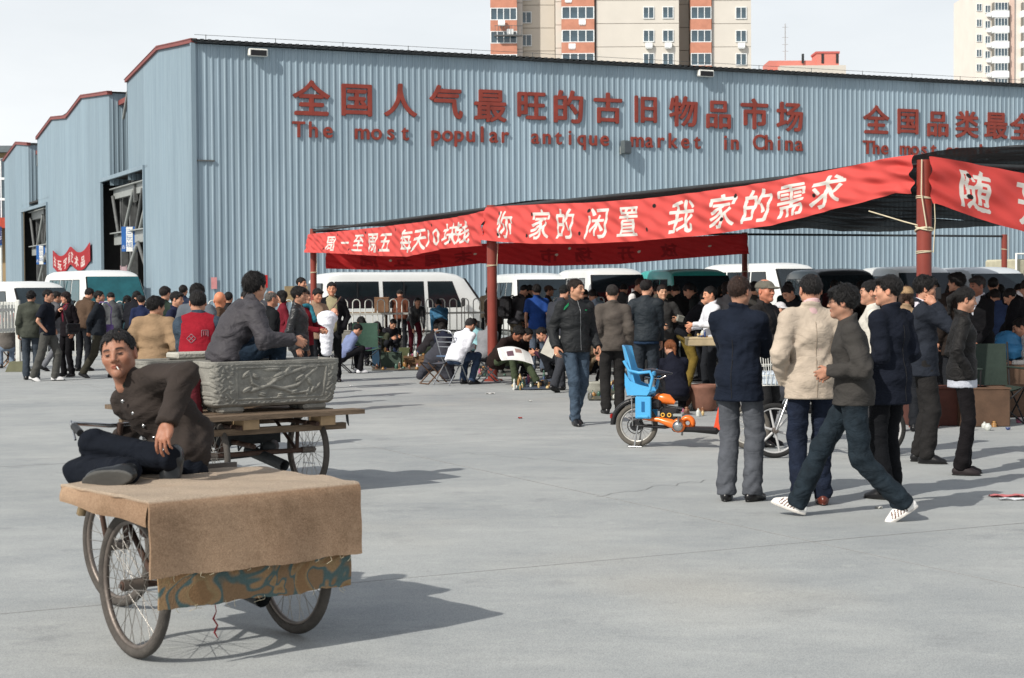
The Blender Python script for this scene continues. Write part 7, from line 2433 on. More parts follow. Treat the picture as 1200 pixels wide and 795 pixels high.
# ---------- central men
def shoulder_stripes(root, S, h):
    mg = M('green_tape', (30, 132, 84), rough=.6)
    for k in range(3):
        strip_on(root, 'jacket', [(-.150 - .010 * k + t * .010, -.3, 1.40 - .012 * k - t * .028) if 0 else (-.105 - .004 * k - t * .0085, -.3, 1.430 - .013 * k - t * .0075) for t in range(8)], 'shoulder_stripe', mg, .0045, .003)
    strip_on(root, 'jacket', line3((.010, -.3, .88), (.012, -.3, 1.46), 24), 'zip', m_zip, .0035, .002)
    strip_on(root, 'jacket', line3((-.17, -.3, .90), (.17, -.3, .90), 20), 'hem_seam', m_seam, .003, .001)
    strip_on(root, 'jacket', line3((-.14, -.3, 1.28), (.15, -.3, 1.31), 16), 'chest_seam', m_seam, .003, .001)
    strip_on(root, 'jacket', line3((.085, -.3, 1.345), (.11, -.3, 1.345), 3), 'chest_badge', mg, .007, .002)
    for n in 'LR':
        w = Vector([float(v) for v in S[n + 'w']]); e = Vector([float(v) for v in S[n + 'e']]); a = (w - e).normalized()
        mb = MB(); mb.torus(w - a * .03, a, .045, .006, 20, 6, zs=1.4); mb.build('cuff_band', mg if n == 'R' else m_seam, root)
P(674, 101.5, 'man in black zip jacket with green shoulder stripes walking towards the camera', face=22, pose=mp_('walk2', Lf=(.06, .16, .11), Rf=(-.07, -.16, .09), Rh=(-.27, -.05, .92), Lh=(.25, -.10, .92), head=(36, 2), Lpitch=-14, pel=(0, 0, .955)), H=1.75, c=(34, 37, 40), lc=(62, 80, 100), top=dict(kind='nylon', len=.10, bulk=.026, arm=1.14, collar=.045), legs=dict(kind='denim', w=1.0, hem=.95), hair=('short', (34, 26, 22)), skin=(206, 154, 124), extra=shoulder_stripes, fine=.0115)
P(718, 93.5, 'balding man in taupe jacket seen from behind near the blue child seat', face=184, pose=mp_('stand', head=(4, 8)), H=1.66, c=(92, 84, 76), lc=(42, 40, 40), top=dict(bulk=.026, len=.13, arm=1.12), legs=dict(w=1.15), hair=('crop', (40, 36, 34)))
P(757, 88, 'man in dark teal jacket and dark jeans with his back to the camera', face=172, pose=mp_('pocket', showR=True, Rh=(-.20, -.14, .86), Rp=(.0, 1, 0), head=(-26, 8)), H=1.73, c=(36, 46, 54), lc=(48, 56, 66), top=dict(kind='nylon', bulk=.026, len=.09, arm=1.12, shirt=(36, 60, 92), shirtlen=.04), legs=dict(kind='denim', w=1.2), hair=('short', BLK))
P(741, 69, 'man in white shirt and black waistcoat bowing his head beyond the shoppers', face=70, pose='look', H=1.80, c=(216, 216, 216), top=dict(vest=(26, 28, 34)), mods=dict(lean=8), hair=('side', BRN))
P(706, 60, 'woman in light teal jacket far behind by the white van', face=240, pose='look', H=1.62, c=(118, 146, 156), female=True, hair=('woman', BLK))
P(776, 80, 'smiling woman in grey jacket facing the camera with a small box', face=10, pose=mp_('hold', Lh=(.18, -.24, 1.20), head=(4, 4)), H=1.66, c=(62, 62, 62), female=True, hair=('pony', (34, 26, 24)), skin=(212, 164, 134), top=dict(bulk=.024), extra=lambda r, S, h: held_box(r, S))
P(789, 92, 'long haired woman in navy top crouching behind the bicycle saddle', face=196, pose='squat', H=1.62, c=(28, 30, 46), lc=(34, 34, 38), female=True, hair=('pony', (112, 66, 38)), mods=dict(lean=24), top=dict(len=.12))
P(808, 76, 'stooping shopper in black top and mustard trousers under the canopy', face=100, pose='bend', H=1.68, c=(26, 28, 36), lc=(128, 104, 34), mods=dict(lean=36, pel=(0, .08, .95)))
P(822, 70, 'stooping shopper with dark hair behind the mustard trousers', face=250, pose='look', H=1.72, c=(28, 34, 36))
P(834, 84, 'man in white shirt with rolled sleeves looking left beside the navy blazer', face=285, pose=mp_('hold', head=(0, 10), Lh=(.10, -.34, 1.16)), H=1.63, c=(206, 208, 216), skin=(206, 150, 120))
P(798, 66, 'black haired shopper in dark clothes in front of the turquoise van', face=200, pose='look', H=1.70, c=(30, 30, 34))
# ---------- left part of the stalls
P(655, 77, 'man in black cap and dark grey jacket striding with a white paper in hand', face=152, pose=mp_('walk', Lf=(.09, -.26, .09), Rf=(-.09, .36, .12), head=(-20, 20), lean=14, Lh=(.16, -.20, .86), Lpitch=4, Rpitch=-20), H=1.74, c=(56, 60, 68), lc=(58, 60, 68), cap=((34, 38, 38), False), hair=('short', BLK), skin=(200, 146, 120), top=dict(len=.16), legs=dict(w=1.15))
P(630, 63, 'person in bright blue T-shirt standing with back to the camera', face=170, pose=mp_('stand', head=(30, 14)), H=1.68, c=(30, 72, 160), lc=(90, 104, 124), top=dict(sleeve='short', bulk=.016), hair=('thick', BLK))
P(604, 58, 'person in grey jacket wearing a black backpack', face=120, pose='look', H=1.72, c=(60, 60, 66), lc=(86, 76, 60), extra=lambda r, S, h: backpack(r, (24, 24, 28)))
P(617, 57, 'tall person in long black coat between the backpack and the blue T-shirt', face=160, pose='look', H=1.72, c=(24, 24, 28), top=dict(len=.4))
P(643, 56, 'person in brown cap beyond the man in the black cap', face=90, H=1.66, c=(70, 54, 46), cap=((88, 66, 54), False))
P(534, 72, 'man in white shirt and jeans sitting on the steel folding chair', face=140, pose=mp_('sit', pel=(0, 0, .50), lean=24, curve=18, head=(0, 22), Lf=(.14, -.34, .09), Rf=(-.10, -.30, .09)), H=1.70, c=(214, 216, 226), lc=(52, 72, 104), legs=dict(kind='denim'), top=dict(bulk=.016), hair=('short', (40, 38, 38)))
P(583, 72, 'man in dark brown coat and green trousers sitting and reading a newspaper', face=52, pose=mp_('sitlow', pel=(0, 0, .42), lean=30, curve=20, head=(0, 30), Lf=(.20, -.66, .09), Rf=(-.10, -.46, .09), Lh=(.12, -.42, .52), Rh=(-.14, -.40, .56), Lkp=(.5, -1, .9)), H=1.72, c=(42, 30, 28), lc=(72, 84, 58), top=dict(bulk=.028), skin=(170, 112, 88), hair=('thick', BLK))
P(556, 59, 'child in pale turquoise top sitting beside the man in the white shirt', face=186, pose='sit', H=1.36, c=(146, 206, 216), lc=(40, 48, 70), hair=('crop', (44, 32, 28)))
P(606, 66, 'person in black crouching over goods behind the newspaper reader', face=60, pose='squat', H=1.66, c=(26, 24, 28))
P(486, 50, 'woman in black leather jacket and maroon trousers bending over the stall', face=18, pose=mp_('bend', lean=48, head=(0, -4)), H=1.62, c=(34, 36, 40), lc=(96, 26, 40), top=dict(kind='leather', len=.06), female=True)
P(516, 52, 'person in blue denim jacket bending low over the stall with back turned', face=188, pose=mp_('bend', lean=58), H=1.66, c=(52, 112, 156), lc=(26, 24, 28), top=dict(kind='denim', len=.06))
P(455, 50, 'man in dark clothes squatting at the stall with folded hands', face=36, pose='squat', H=1.66, c=(46, 46, 54))
P(502, 56, 'person in grey squatting between the stall customers', face=120, pose='squat', H=1.60, c=(44, 42, 46), lc=(50, 60, 46))
P(641, 60, 'person in dark padded coat crouched low beside the newspaper', face=250, pose='squat', H=1.66, c=(70, 70, 82), hair=('woman', (58, 40, 34)))
# ---------- left of the canopy
P(389, 69, 'man in open black jacket over a patterned T-shirt facing the camera', face=6, pose=mp_('pocket', head=(2, 4)), H=1.74, c=(26, 26, 30), lc=(24, 24, 28), top=dict(open='wide', shirt=(150, 140, 104), bulk=.026, len=.14), skin=(186, 134, 106), extra=shoulder_bag((104, 68, 54), 'R', .36, .28, .86, 'brown leather satchel hanging at the hip of the man in the open jacket', xo=.16, yo=-.20, t=.10))
P(371, 74, 'woman holding a baby wrapped in a long white cloth', face=40, pose=mp_('hold', head=(0, 16)), H=1.64, c=(150, 120, 96), female=True, hair=('side', BLK), skin=(190, 132, 106), extra=lambda r, S, h: baby(r))
P(357, 82, 'woman in red and purple knitwear with a turquoise scarf', face=70, pose='hold', H=1.62, c=(134, 20, 34), female=True, hair=('woman', BRN), extra=lambda r, S, h: scarf(r, S, (38, 128, 150)))
P(350, 92, 'young man in black leather jacket seen in profile facing right', face=84, H=1.66, pose=mp_('stand', head=(0, 2)), c=(30, 32, 36), top=dict(kind='leather', bulk=.016), hair=('thick', BLK))
P(331, 70, 'woman with tied hair and a red collar facing left beyond the rider', face=285, H=1.60, c=(130, 28, 44), hair=('woman', BLK), female=True)
P(353, 58, 'tall man with a high forehead beside the far canopy post', face=80, H=1.86, c=(40, 40, 46), hair=('short', BLK))
P(318, 88, 'grey haired man in black jacket close behind the rider', face=120, H=1.60, c=(26, 28, 32), hair=('thin', (90, 86, 82)), skin=(176, 124, 100))
# the rider on the trough: sits on its far rim with one knee drawn up
def rider():
    loc = A2 + e1 * .46 + e2 * .52; loc.z = 0
    pose = dict(pel=(0, 0, 1.125), lean=18, curve=18, seated=True, head=(26, -6), Rf=(-.08, -.42, .80), Lf=(.12, -.40, .80), Lkp=(.2, -1, 1), Rkp=(-.2, -1, 1), Rh=(-.34, -.46, 1.26), Lh=(.16, -.40, 1.22), Rp=(-.6, .3, -1), twist=0)
    return P(0, 135, 'man in grey leather-look jacket and jeans sitting up on the stone troughs with back turned', face=122, pose=pose, pos=loc, H=1.70, c=(70, 67, 72), lc=(34, 52, 72), top=dict(kind='nylon', bulk=.032, len=.13, arm=1.16, collar=.04, fold=.011), legs=dict(kind='denim', w=1.1), hair=('thick', BLK), fine=.011,
             extra=lambda r, S, h: keyfob(r))
def keyfob(root):
    p = world_of(root, (.02, .185, 1.02))
    mb = MB(); mb.box((0, 0, 0), (.035, .012, .05), bev=.004); mb.box((.03, 0, -.02), (.03, .01, .045), bev=.004); mb.torus((0, 0, .035), (0, 1, 0), .014, .003, 14, 5)
    o = mb.build('key_fob', m_white); o.location = p; o.rotation_euler = (0, .3, 0); tag(o, 'white key fob and tags hanging from the belt of the man on the troughs', 'key fob')
rider()
def vest_print(root, S, h):
    mg = M('grey_print', (132, 98, 104), rough=.8)
    for cx, cz, pts in ((-.06, 1.30, [(-.045, 0), (0, .045), (.045, 0), (0, -.045), (-.045, 0)]), (-.06, 1.30, [(-.02, .02), (.02, -.02)]), (-.06, 1.30, [(-.022, -.022), (.022, .022)]),
                        (.07, 1.35, [(-.03, .03), (.03, .03), (.03, -.03)]), (.07, 1.35, [(-.03, .03), (-.03, -.03)]), (.07, 1.35, [(-.01, .02), (-.01, -.02)]), (.07, 1.35, [(.012, .02), (.012, -.02)])):
        q = []
        for a, b in zip(pts, pts[1:]):
            q += [(cx + a[0] + (b[0] - a[0]) * t / 5, .3, cz + a[1] + (b[1] - a[1]) * t / 5) for t in range(6)]
        strip_on(root, 'vest', [(-x, y, z - .42 - .08) for x, y, z in q], 'printed_mark', mg, .0045, .002, 'y', 1)
P(232, 122, 'man in red waistcoat with grey marks sitting with his back to the camera', face=188, pose=mp_('sit', pel=(0, 0, .52), lean=6, head=(8, 4), curve=6, Lf=(.12, -.40, .09)), H=1.74, c=(58, 74, 92), lc=(30, 40, 60), top=dict(vest=(176, 22, 40), kind='denim', bulk=.030, arm=1.1), hair=('short', (24, 22, 22)), mods=None, extra=vest_print, z=0.34)
P(181, 112, 'man in tan jacket with his back to the camera leaning behind the near tricycle', face=176, pose=mp_('stand', head=(-38, 6), Lh=(.30, -.16, .98), Rh=(-.30, -.12, 1.0)), H=1.56, c=(146, 116, 84), lc=(44, 44, 50), top=dict(bulk=.040, len=.14, arm=1.25, fold=.009), hair=('thick', BLK), slim=1.08)
P(206, 84, 'man in dark blue shirt facing right behind the man in tan', face=76, H=1.60, c=(34, 40, 70), hair=('side', BLK))
P(231, 98, 'man in grey shirt standing close behind the red waistcoat', face=170, H=1.70, c=(96, 104, 114), hair=('thick', BLK), top=dict(bulk=.03, arm=1.15))
P(258, 96, 'bald man behind the red waistcoat', face=175, H=1.60, c=(110, 80, 62), hair=None, skin=(200, 130, 96))
P(268, 70, 'dark haired person beyond the bald man', face=180, H=1.58, c=(40, 40, 44))
P(166, 62, 'man in navy jacket just left of the man in tan', face=190, H=1.52, c=(34, 46, 84), hair=('short', BLK))
P(144, 56, 'person in teal denim jacket behind the left railing with back turned', face=160, pose=mp_('look', head=(-20, 14)), H=1.52, c=(38, 70, 80), top=dict(kind='denim'), hair=('woman', BLK))
P(116, 65, 'man in dark jacket with hands behind his back and a purple bag walking right', face=92, pose=mp_('behind', Lf=(.08, -.22, .09), Rf=(-.08, .30, .12), Rpitch=-22, pel=(0, 0, .945), head=(6, 2)), H=1.64, c=(34, 40, 48), lc=(62, 60, 48), top=dict(bulk=.02), legs=dict(w=1.15), extra=shoulder_bag((124, 96, 168), 'L', .26, .24, .92, 'purple cloth bag hanging at the side of the man in the dark jacket', xo=.24, yo=-.10, kind='cloth'))
P(79, 64, 'woman in black coat over a red top with a hand at her chin', face=318, pose=mp_('stand', Rh=(-.06, -.16, 1.36), Rp=(-.8, -.2, -1), head=(-10, 10)), H=1.60, c=(26, 20, 26), lc=(22, 20, 24), female=True, hair=('woman', (30, 20, 20)), skin=(206, 150, 124), top=dict(open='deep', shirt=(120, 24, 48), len=.16), extra=shoulder_bag((28, 26, 32), 'L', .30, .22, .98, 'black handbag on the shoulder of the woman in the black coat', xo=.26, cross=False))
P(56, 67, 'man in black polo shirt and grey trousers with glasses facing right', face=84, pose=mp_('pocket', Lf=(.08, -.10, .09), Rf=(-.08, .26, .10), Rpitch=-16, head=(0, 4), pel=(0, 0, .955)), H=1.66, c=(24, 28, 40), lc=(84, 84, 80), top=dict(sleeve='short', bulk=.02, len=.10), legs=dict(w=1.2), shoes=('sneaker', (200, 200, 200)), extra=glasses)
P(36, 66, 'man in olive grey jacket and blue-grey trousers with his back turned at the left', face=190, H=1.62, c=(74, 78, 68), lc=(62, 72, 84), pose=mp_('stand', head=(-20, 14)), top=dict(bulk=.034, len=.16), legs=dict(w=1.15), hair=('thick', BLK), cap=None)
P(66, 60, 'man in grey jacket and pale grey jeans behind the black polo shirt', face=120, H=1.64, c=(96, 96, 100), lc=(116, 120, 126), pose=mp_('walk2'), hair=('side', BLK))
P(8, 58, 'person in checked brown jacket sitting on a stool at the left edge', face=200, pose='sit', H=1.60, c=(104, 98, 92), lc=(110, 128, 150), hair=('short', (40, 32, 30)))
P(-8, 54, 'person in dark clothing sitting behind the checked jacket at the left edge', face=120, pose='sit', H=1.62, c=(50, 56, 84))
P(429, 58, 'woman in purple patterned top sitting in the green folding chair', face=200, pose=mp_('sit', pel=(0, 0, .46), lean=22, head=(40, 26)), H=1.55, c=(92, 70, 110), lc=(40, 40, 50), female=True, hair=('woman', BLK))
P(400, 63, 'person in blue and white jacket and white trainers sitting low beside the satchel', face=120, pose='sitlow', H=1.60, c=(110, 124, 168), lc=(26, 26, 30), shoes=('sneaker', (220, 220, 224)), mods=dict(lean=34))
P(1218, 96, 'person in white shirt and dark trousers sitting in a folding chair at the right edge', face=262, pose=mp_('sit', lean=20, pel=(0, 0, .52)), H=1.70, c=(214, 212, 204), lc=(30, 30, 34), shoes=('sneaker', (150, 152, 158)), top=dict(bulk=.03))
# ---------- the crowd farther back under the canopy: each in a coat of its own
for a in [
 (447, 57, 'squatting shopper in olive jacket at the left end of the left stall', 340, 'squat', (72, 78, 60)),
 (470, 47, 'standing shopper in rust jacket between the railing and the plank cart', 190, 'look', (120, 66, 46)),
 (522, 58, 'squatting shopper in navy beyond the heaped grey coat', 200, 'squat', (38, 44, 66)),
 (566, 64, 'seated shopper in light grey beside the second banner post', 150, 'sitlow', (120, 122, 128)),
 (572, 48, 'standing shopper in beige jacket beyond the second banner post', 170, 'look', (140, 124, 100)),
 (650, 68, 'squatting shopper in plum jacket right of the newspaper', 260, 'squat', (84, 44, 66)),
 (692, 72, 'squatting shopper in tan coat behind the walking man in black', 30, 'squat', (126, 106, 82)),
 (700, 64, 'standing shopper in pale blue shirt left of the balding man', 200, 'look', (136, 156, 180)),
 (768, 66, 'standing shopper in cream jumper behind the dark teal jacket', 160, 'look', (172, 162, 140)),
 (816, 62, 'standing shopper in red jacket in front of the turquoise van', 190, 'look', (140, 36, 38)),
 (852, 70, 'standing shopper in light grey anorak left of the flat cap', 200, 'stand', (128, 130, 134)),
 (96, 60, 'standing person in brown jacket behind the left railing', 150, 'look', (94, 72, 54)),
 (134, 60, 'standing person in grey coat behind the left railing, right of the purple bag', 210, 'look', (86, 88, 92)),
 (193, 76, 'standing person in dark green behind the man in tan', 160, 'stand', (44, 60, 50)),
 (292, 80, 'person in cream shirt hidden behind the rider on the troughs', 190, 'stand', (170, 160, 144)),
 (1034, 66, 'far shopper in wine red left of the near post', 200, 'look', (96, 34, 40)),
 (1112, 84, 'shopper in light grey jacket in front of the broad man in brown', 150, 'look', (122, 122, 124)),
 (1176, 84, 'shopper in blue jacket between the two black suits at the right', 200, 'look', (46, 66, 110)),
]:
    P(a[0], a[1], a[2], face=a[3], pose=a[4], c=a[5], H=1.60 + (a[0] % 7) * .02, hair=(('short', 'thick', 'woman', 'side', 'crop')[a[0] % 5], (30, 26, 25)))
crowd = [
 (845, 56, 'black coat', (26, 26, 30), 200, 'far shopper in black coat just left of the second post'),
 (862, 60, 'navy', (30, 36, 54), 160, 'far shopper in navy standing against the dark post'),
 (924, 62, 'teal', (36, 62, 66), 190, 'far shopper in dark teal beyond the beige blazer on its left side'),
 (953, 58, 'grey', (84, 84, 88), 170, 'far shopper in grey just behind the beige blazer'),
 (978, 60, 'maroon', (74, 30, 36), 150, 'far shopper in maroon right of the beige blazer'),
 (992, 66, 'black', (24, 24, 28), 185, 'far shopper in black above the striding man'),
 (1010, 62, 'brown', (70, 56, 44), 210, 'far shopper in brown behind the white shirt'),
 (1048, 70, 'charcoal', (40, 42, 46), 150, 'far shopper in charcoal left of the near post'),
 (1074, 74, 'plum', (58, 38, 58), 120, 'far shopper in plum beside the near post'),
 (1092, 78, 'slate', (66, 74, 86), 170, 'shopper in slate blue behind the man on the phone'),
 (1104, 70, 'black', (26, 24, 26), 200, 'shopper in black between the post and the broad man'),
 (1134, 72, 'rust', (96, 52, 40), 180, 'shopper in rust brown beyond the woman in black'),
 (1164, 76, 'ink', (26, 30, 44), 160, 'shopper in ink blue between the two black suits'),
 (1172, 66, 'grey', (92, 92, 90), 190, 'shopper in pale grey near the far right post'),
 (1196, 70, 'black', (28, 28, 30), 170, 'shopper in black at the right edge behind the grey hood'),
 (690, 58, 'dark', (40, 44, 52), 200, 'far shopper in dark blue left of the white van front'),
 (784, 60, 'olive', (64, 66, 50), 170, 'far shopper in olive between the white and turquoise vans'),
 (728, 58, 'grey', (76, 78, 82), 160, 'far shopper in mid grey behind the balding man'),
 (580, 54, 'brown', (72, 58, 50), 190, 'far shopper in brown behind the second banner post'),
 (302, 64, 'grey', (74, 76, 84), 180, 'person in grey hidden behind the man on the troughs'),
 (282, 66, 'dark', (34, 34, 40), 165, 'dark haired person left of the man on the troughs'),
 (215, 60, 'blue', (44, 56, 84), 180, 'person in blue beyond the grey shirt, right of the blue shirt'),
 (156, 60, 'black', (30, 32, 38), 170, 'person in black behind the left railing near the man in tan'),
]
rc = random.Random(21)
for px, s, nm, c, face, lab in crowd:
    P(px, s, lab, face=face, H=rc.uniform(1.60, 1.74), pose=rc.choice(['stand', 'look', 'look', 'hold']), c=c, lc=rc.choice([(34, 36, 42), (46, 52, 66), (60, 58, 54), (28, 28, 30)]), hair=(rc.choice(['short', 'thick', 'side', 'woman', 'crop']), (24, 22, 22)), top=dict(bulk=rc.uniform(.012, .03)))
# ================================================================ seats
m_tube = M('chair_tube', (168, 172, 176), rough=.3, metal=.7)
m_greenc = M('green_canvas', (52, 78, 66), rough=.85)
def folding_chair(loc, rz, label):
    r = empty('folding_chair', loc, rz, label, 'chair')
    for sx in (-.19, .19):
        mb = MB(); mb.tube([(sx, .24, .0), (sx, -.02, .46), (sx, -.17, .84)], .011, 7); mb.build('leg', m_tube, r)
        mb = MB(); mb.tube([(sx * .9, -.24, .0), (sx * .9, .14, .46)], .011, 7); mb.build('leg', m_tube, r)
    mb = MB(); mb.tube([(-.19, -.17, .84), (-.15, -.19, .88), (0, -.195, .90), (.15, -.19, .88), (.19, -.17, .84)], .011, 7); mb.build('back_rail', m_tube, r)
    for z, y in ((.62, -.10), (.70, -.13), (.78, -.16)):
        mb = MB(); mb.tube([(-.19, y + .01, z), (0, y - .01, z), (.19, y + .01, z)], .008, 6); mb.build('slat', m_tube, r)
    mb = MB(); mb.tube([(-.17, -.23, .04), (.17, -.23, .04)], .008, 6); mb.build('stretcher', m_tube, r)
    mb = MB(); mb.box((0, .03, .465), (.38, .36, .022), bev=.008); mb.build('seat', M('blue_grey_seat', (84, 104, 130)), r)
    return r
def stool(loc, rz, label, c=(96, 72, 56), top=(70, 72, 80), h=.36, cat='stool'):
    r = empty('folding_stool', loc, rz, label, cat)
    m = M('stool_%d' % c[0], c, rough=.6)
    for sy in (-.15, .15):
        for a, b in ((-.18, .18), (.18, -.18)):
            mb = MB(); mb.tube([(a, sy, .01), (b, sy, h)], .012, 6); mb.build('leg', m, r)
    for sx in (-.18, .18):
        mb = MB(); mb.tube([(sx, -.16, .012), (sx, .16, .012)], .011, 6); mb.build('foot_bar', m, r)
    P_ = [[Vector((x, y, h - .03 * (1 - (x / .18) ** 2))) for y in (-.15, 0, .15)] for x in [(-.18 + .36 * i / 8) for i in range(9)]]
    mb = MB(); mb.grid(P_); mb.grid([[v - Vector((0, 0, .008)) for v in q][::-1] for q in P_]); mb.build('seat', M('stool_top_%d' % top[0], top), r)
    return r
def camp_chair(loc, rz, label, c=(52, 78, 66)):
    r = empty('camp_chair', loc, rz, label, 'chair')
    m = M('camp_%d' % c[0], c, rough=.85, bump=.5, bs=14); mk = m_black
    for a, b in (((-.26, .24, 0), (.26, .22, .42)), ((.26, .24, 0), (-.26, .22, .42)), ((-.26, -.22, 0), (.26, -.20, .42)), ((.26, -.22, 0), (-.26, -.20, .42)), ((-.27, .24, 0), (-.27, -.22, .42)), ((.27, .24, 0), (.27, -.22, .42)), ((-.27, -.22, 0), (-.27, .22, .42)), ((.27, -.22, 0), (.27, .22, .42))):
        mb = MB(); mb.tube([a, b], .010, 6); mb.build('leg', mk, r)
    for sx in (-.27, .27):
        mb = MB(); mb.tube([(sx, .20, .40), (sx, .27, .92)], .011, 6); mb.tube([(sx, -.22, .40), (sx, -.24, .62)], .011, 6); mb.build('upright', mk, r)
        mb = MB(); mb.box((sx * 1.04, .0, .63), (.07, .50, .02), bev=.006); mb.build('arm', m, r)
    g_ = []
    for i in range(9):
        x = -.25 + .5 * i / 8; sg = 1 - (x / .25) ** 2
        g_.append([Vector((x, .21 + .05 * f + .05 * sg, .42 + .48 * f)) for f in [k / 5 for k in range(6)]])
    mb = MB(); mb.grid(g_); mb.grid([[v + Vector((0, .012, 0)) for v in q][::-1] for q in g_]); mb.build('backrest', m, r)
    g_ = []
    for i in range(9):
        x = -.25 + .5 * i / 8; sg = 1 - (x / .25) ** 2
        g_.append([Vector((x, -.21 + .42 * f, .42 - .05 * sg)) for f in [k / 5 for k in range(6)]])
    mb = MB(); mb.grid(g_); mb.grid([[v - Vector((0, 0, .012)) for v in q][::-1] for q in g_]); mb.build('seat', m, r)
    mb = MB(); mb.box((0, .30, .60), (.24, .012, .18), bev=.004); mb.build('pocket', M('tan_pocket', (150, 140, 118)), r)
    return r
folding_chair(at(528, 71.5), R(140 + 180), 'steel folding chair under the man in the white shirt')
stool(at(508, 71), R(30), 'low brown folding stool beside the steel folding chair')
stool(at(572, 70.5), R(20), 'low steel folding stool under the newspaper reader', c=(150, 154, 158))
camp_chair(at(429, 60), R(10), 'green folding camp chair with a tan pocket seen from behind')
camp_chair(at(1166, 102), R(8), 'dark green folding camp chair at the right, back towards the camera', c=(40, 52, 46))
camp_chair(at(1216, 95), R(270), 'black folding camp chair under the seated person at the right edge', c=(30, 32, 34))
stool(at(12, 57), R(0), 'small wooden stool under the person in the checked jacket', c=(140, 104, 70), h=.42)
stool(at(558, 59), R(0), 'small dark stool under the child in turquoise', c=(60, 60, 62), h=.40)
stool(at(399, 62.5), R(0), 'low dark stool under the person in blue and white', c=(60, 60, 63), h=.34)
# coat thrown over a stool
def soft(name, label, cat, loc, fn, lo, hi, mat, rz=0, h=.018):
    V, Q = nets(fn, lo, hi, h)
    o = bpy.data.objects.new(name, np_mesh(name, V, Q, [mat])); col.objects.link(o); o.location = loc; o.rotation_euler = (0, 0, rz)
    return tag(o, label, cat)
def f_coat(P_):
    d = ell(P_, (0, 0, .40), (.24, .20, .20)); d = smin(d, cone(P_, (-.12, -.05, .35), (-.32, -.1, .12), .12, .08), .1); d = smin(d, cone(P_, (.05, 0, .4), (.14, 0, .10), .16, .12), .1)
    d = smin(d, ell(P_, (.05, .05, .62), (.12, .12, .14)), .1)
    return np.maximum(d + folds(P_, .016, 4), .03 - P_[:, 2])
soft('coat', 'dark grey coat heaped over the low brown stool', 'coat', at(515, 69), f_coat, (-.5, -.35, 0), (.4, .35, .85), clothmat((64, 66, 76)))
def f_bundle(P_):
    d = ell(P_, (0, 0, .16), (.24, .2, .13)); d = smin(d, ell(P_, (.03, .02, .30), (.18, .16, .10)), .06)
    return d + folds(P_, .022, 6)
soft('cloth_bundle', 'bright blue crumpled cloth bundle on the crate at the right', 'cloth', at(1184, 96) + Vector((0, .1, .62)), f_bundle, (-.35, -.3, -.02), (.35, .3, .48), M('blue_tarp', (60, 128, 176), rough=.5, bump=.7, bs=14, var=.2), h=.014)
def f_red(P_):
    d = cone(P_, (0, 0, .0), (.02, 0, .34), .085, .06); d = smin(d, cone(P_, (.02, 0, .1), (.10, .02, -.02), .06, .05), .05)
    return d + folds(P_, .012, 12)
soft('cloth', 'maroon cloth hanging between the two stone troughs', 'cloth', A2 + e1 * .12 + e2 * .42 + Vector((0, 0, .55)), f_red, (-.2, -.2, -.1), (.25, .2, .5), clothmat((112, 34, 44)), h=.014)
# newspaper on the reader's knees
nu, nv = 60, 40
Pn = np.empty((nu, nv, 3)); Cn = np.empty((nu, nv, 3)); Cn[:] = lin((226, 226, 224))[:3]
rs_ = np.random.RandomState(5)
for i in range(nu):
    for j in range(nv):
        x = (i / (nu - 1) - .5) * .62; y = (j / (nv - 1) - .5) * .42
        Pn[i, j] = (x, y, .05 * math.cos(x * 5) + .02 * math.sin(y * 9 + x * 4) + y * .35)
Cn[14:26, 14:27] = lin((96, 70, 80))[:3]; Cn[30:42, 22:33] = lin((150, 120, 112))[:3]
for j in range(4, 36, 3):
    Cn[4:12, j] = lin((150, 150, 150))[:3]; Cn[44:56, j] = lin((150, 150, 150))[:3]
o = cloth_obj('newspaper', Pn, Cn, m_print_paper, None, .003)
o.scale = (.85, .85, 1); o.location = at(604, 74.5) + Vector((.0, -.05, .50)); o.rotation_euler = (.05, .12, R(15)); tag(o, 'open newspaper held on the knees of the man in green trousers', 'newspaper')
mb = MB(); mb.grid([[Vector((x * .1, .0 + .02 * math.sin(z * 3), z * .07)) for z in range(6)] for x in range(3)])
o = mb.build('paper_sheet', M('paper', (224, 220, 208), bump=0)); o.location = at(633, 79) + Vector((0, -.12, .62)); o.rotation_euler = (.1, .45, .3); tag(o, 'white sheet of paper in the hand of the man in the black cap', 'paper')

# ================================================================ wares on the ground
def pot(r_, h_, kind, c, spec=.6):
    mb = MB()
    pr = {'jar': [(.55, 0), (.8, .15), (1, .45), (.9, .7), (.5, .86), (.45, .92), (.55, 1), (.45, .99), (.38, .9)],
          'bowl': [(.4, 0), (.45, .1), (.8, .55), (1, 1), (.95, 1), (.74, .55), (.35, .15)],
          'bottle': [(.7, 0), (.8, .1), (.8, .55), (.6, .72), (.26, .82), (.24, .96), (.30, 1)],
          'vase': [(.5, 0), (.6, .05), (.75, .3), (.95, .6), (.7, .8), (.4, .88), (.55, 1), (.48, 1), (.33, .9)],
          'figure': [(.8, 0), (.85, .12), (.6, .2), (.75, .45), (.6, .62), (.35, .68), (.5, .8), (.42, .94), (.1, 1)]}[kind]
    mb.lathe([(a * r_, b * h_) for a, b in pr], 14)
    me = mb.mesh(kind)
    me.materials.append(M('glaze_%d_%d_%d' % c, c, rough=.3, spec=spec, var=.3, vs=14))
    bm = bmesh.new(); bm.from_mesh(me); bmesh.ops.recalc_face_normals(bm, faces=bm.faces); bm.to_mesh(me); bm.free()
    return me
NAMES = {'jar': 'jar', 'bowl': 'bowl', 'bottle': 'bottle', 'vase': 'vase', 'figure': 'figurine'}
COLN = {(60, 92, 78): 'green glazed', (190, 192, 186): 'white glazed', (56, 74, 120): 'blue and white', (120, 80, 56): 'brown', (196, 170, 120): 'straw coloured', (168, 90, 118): 'pink', (90, 92, 90): 'grey', (150, 110, 60): 'ochre'}
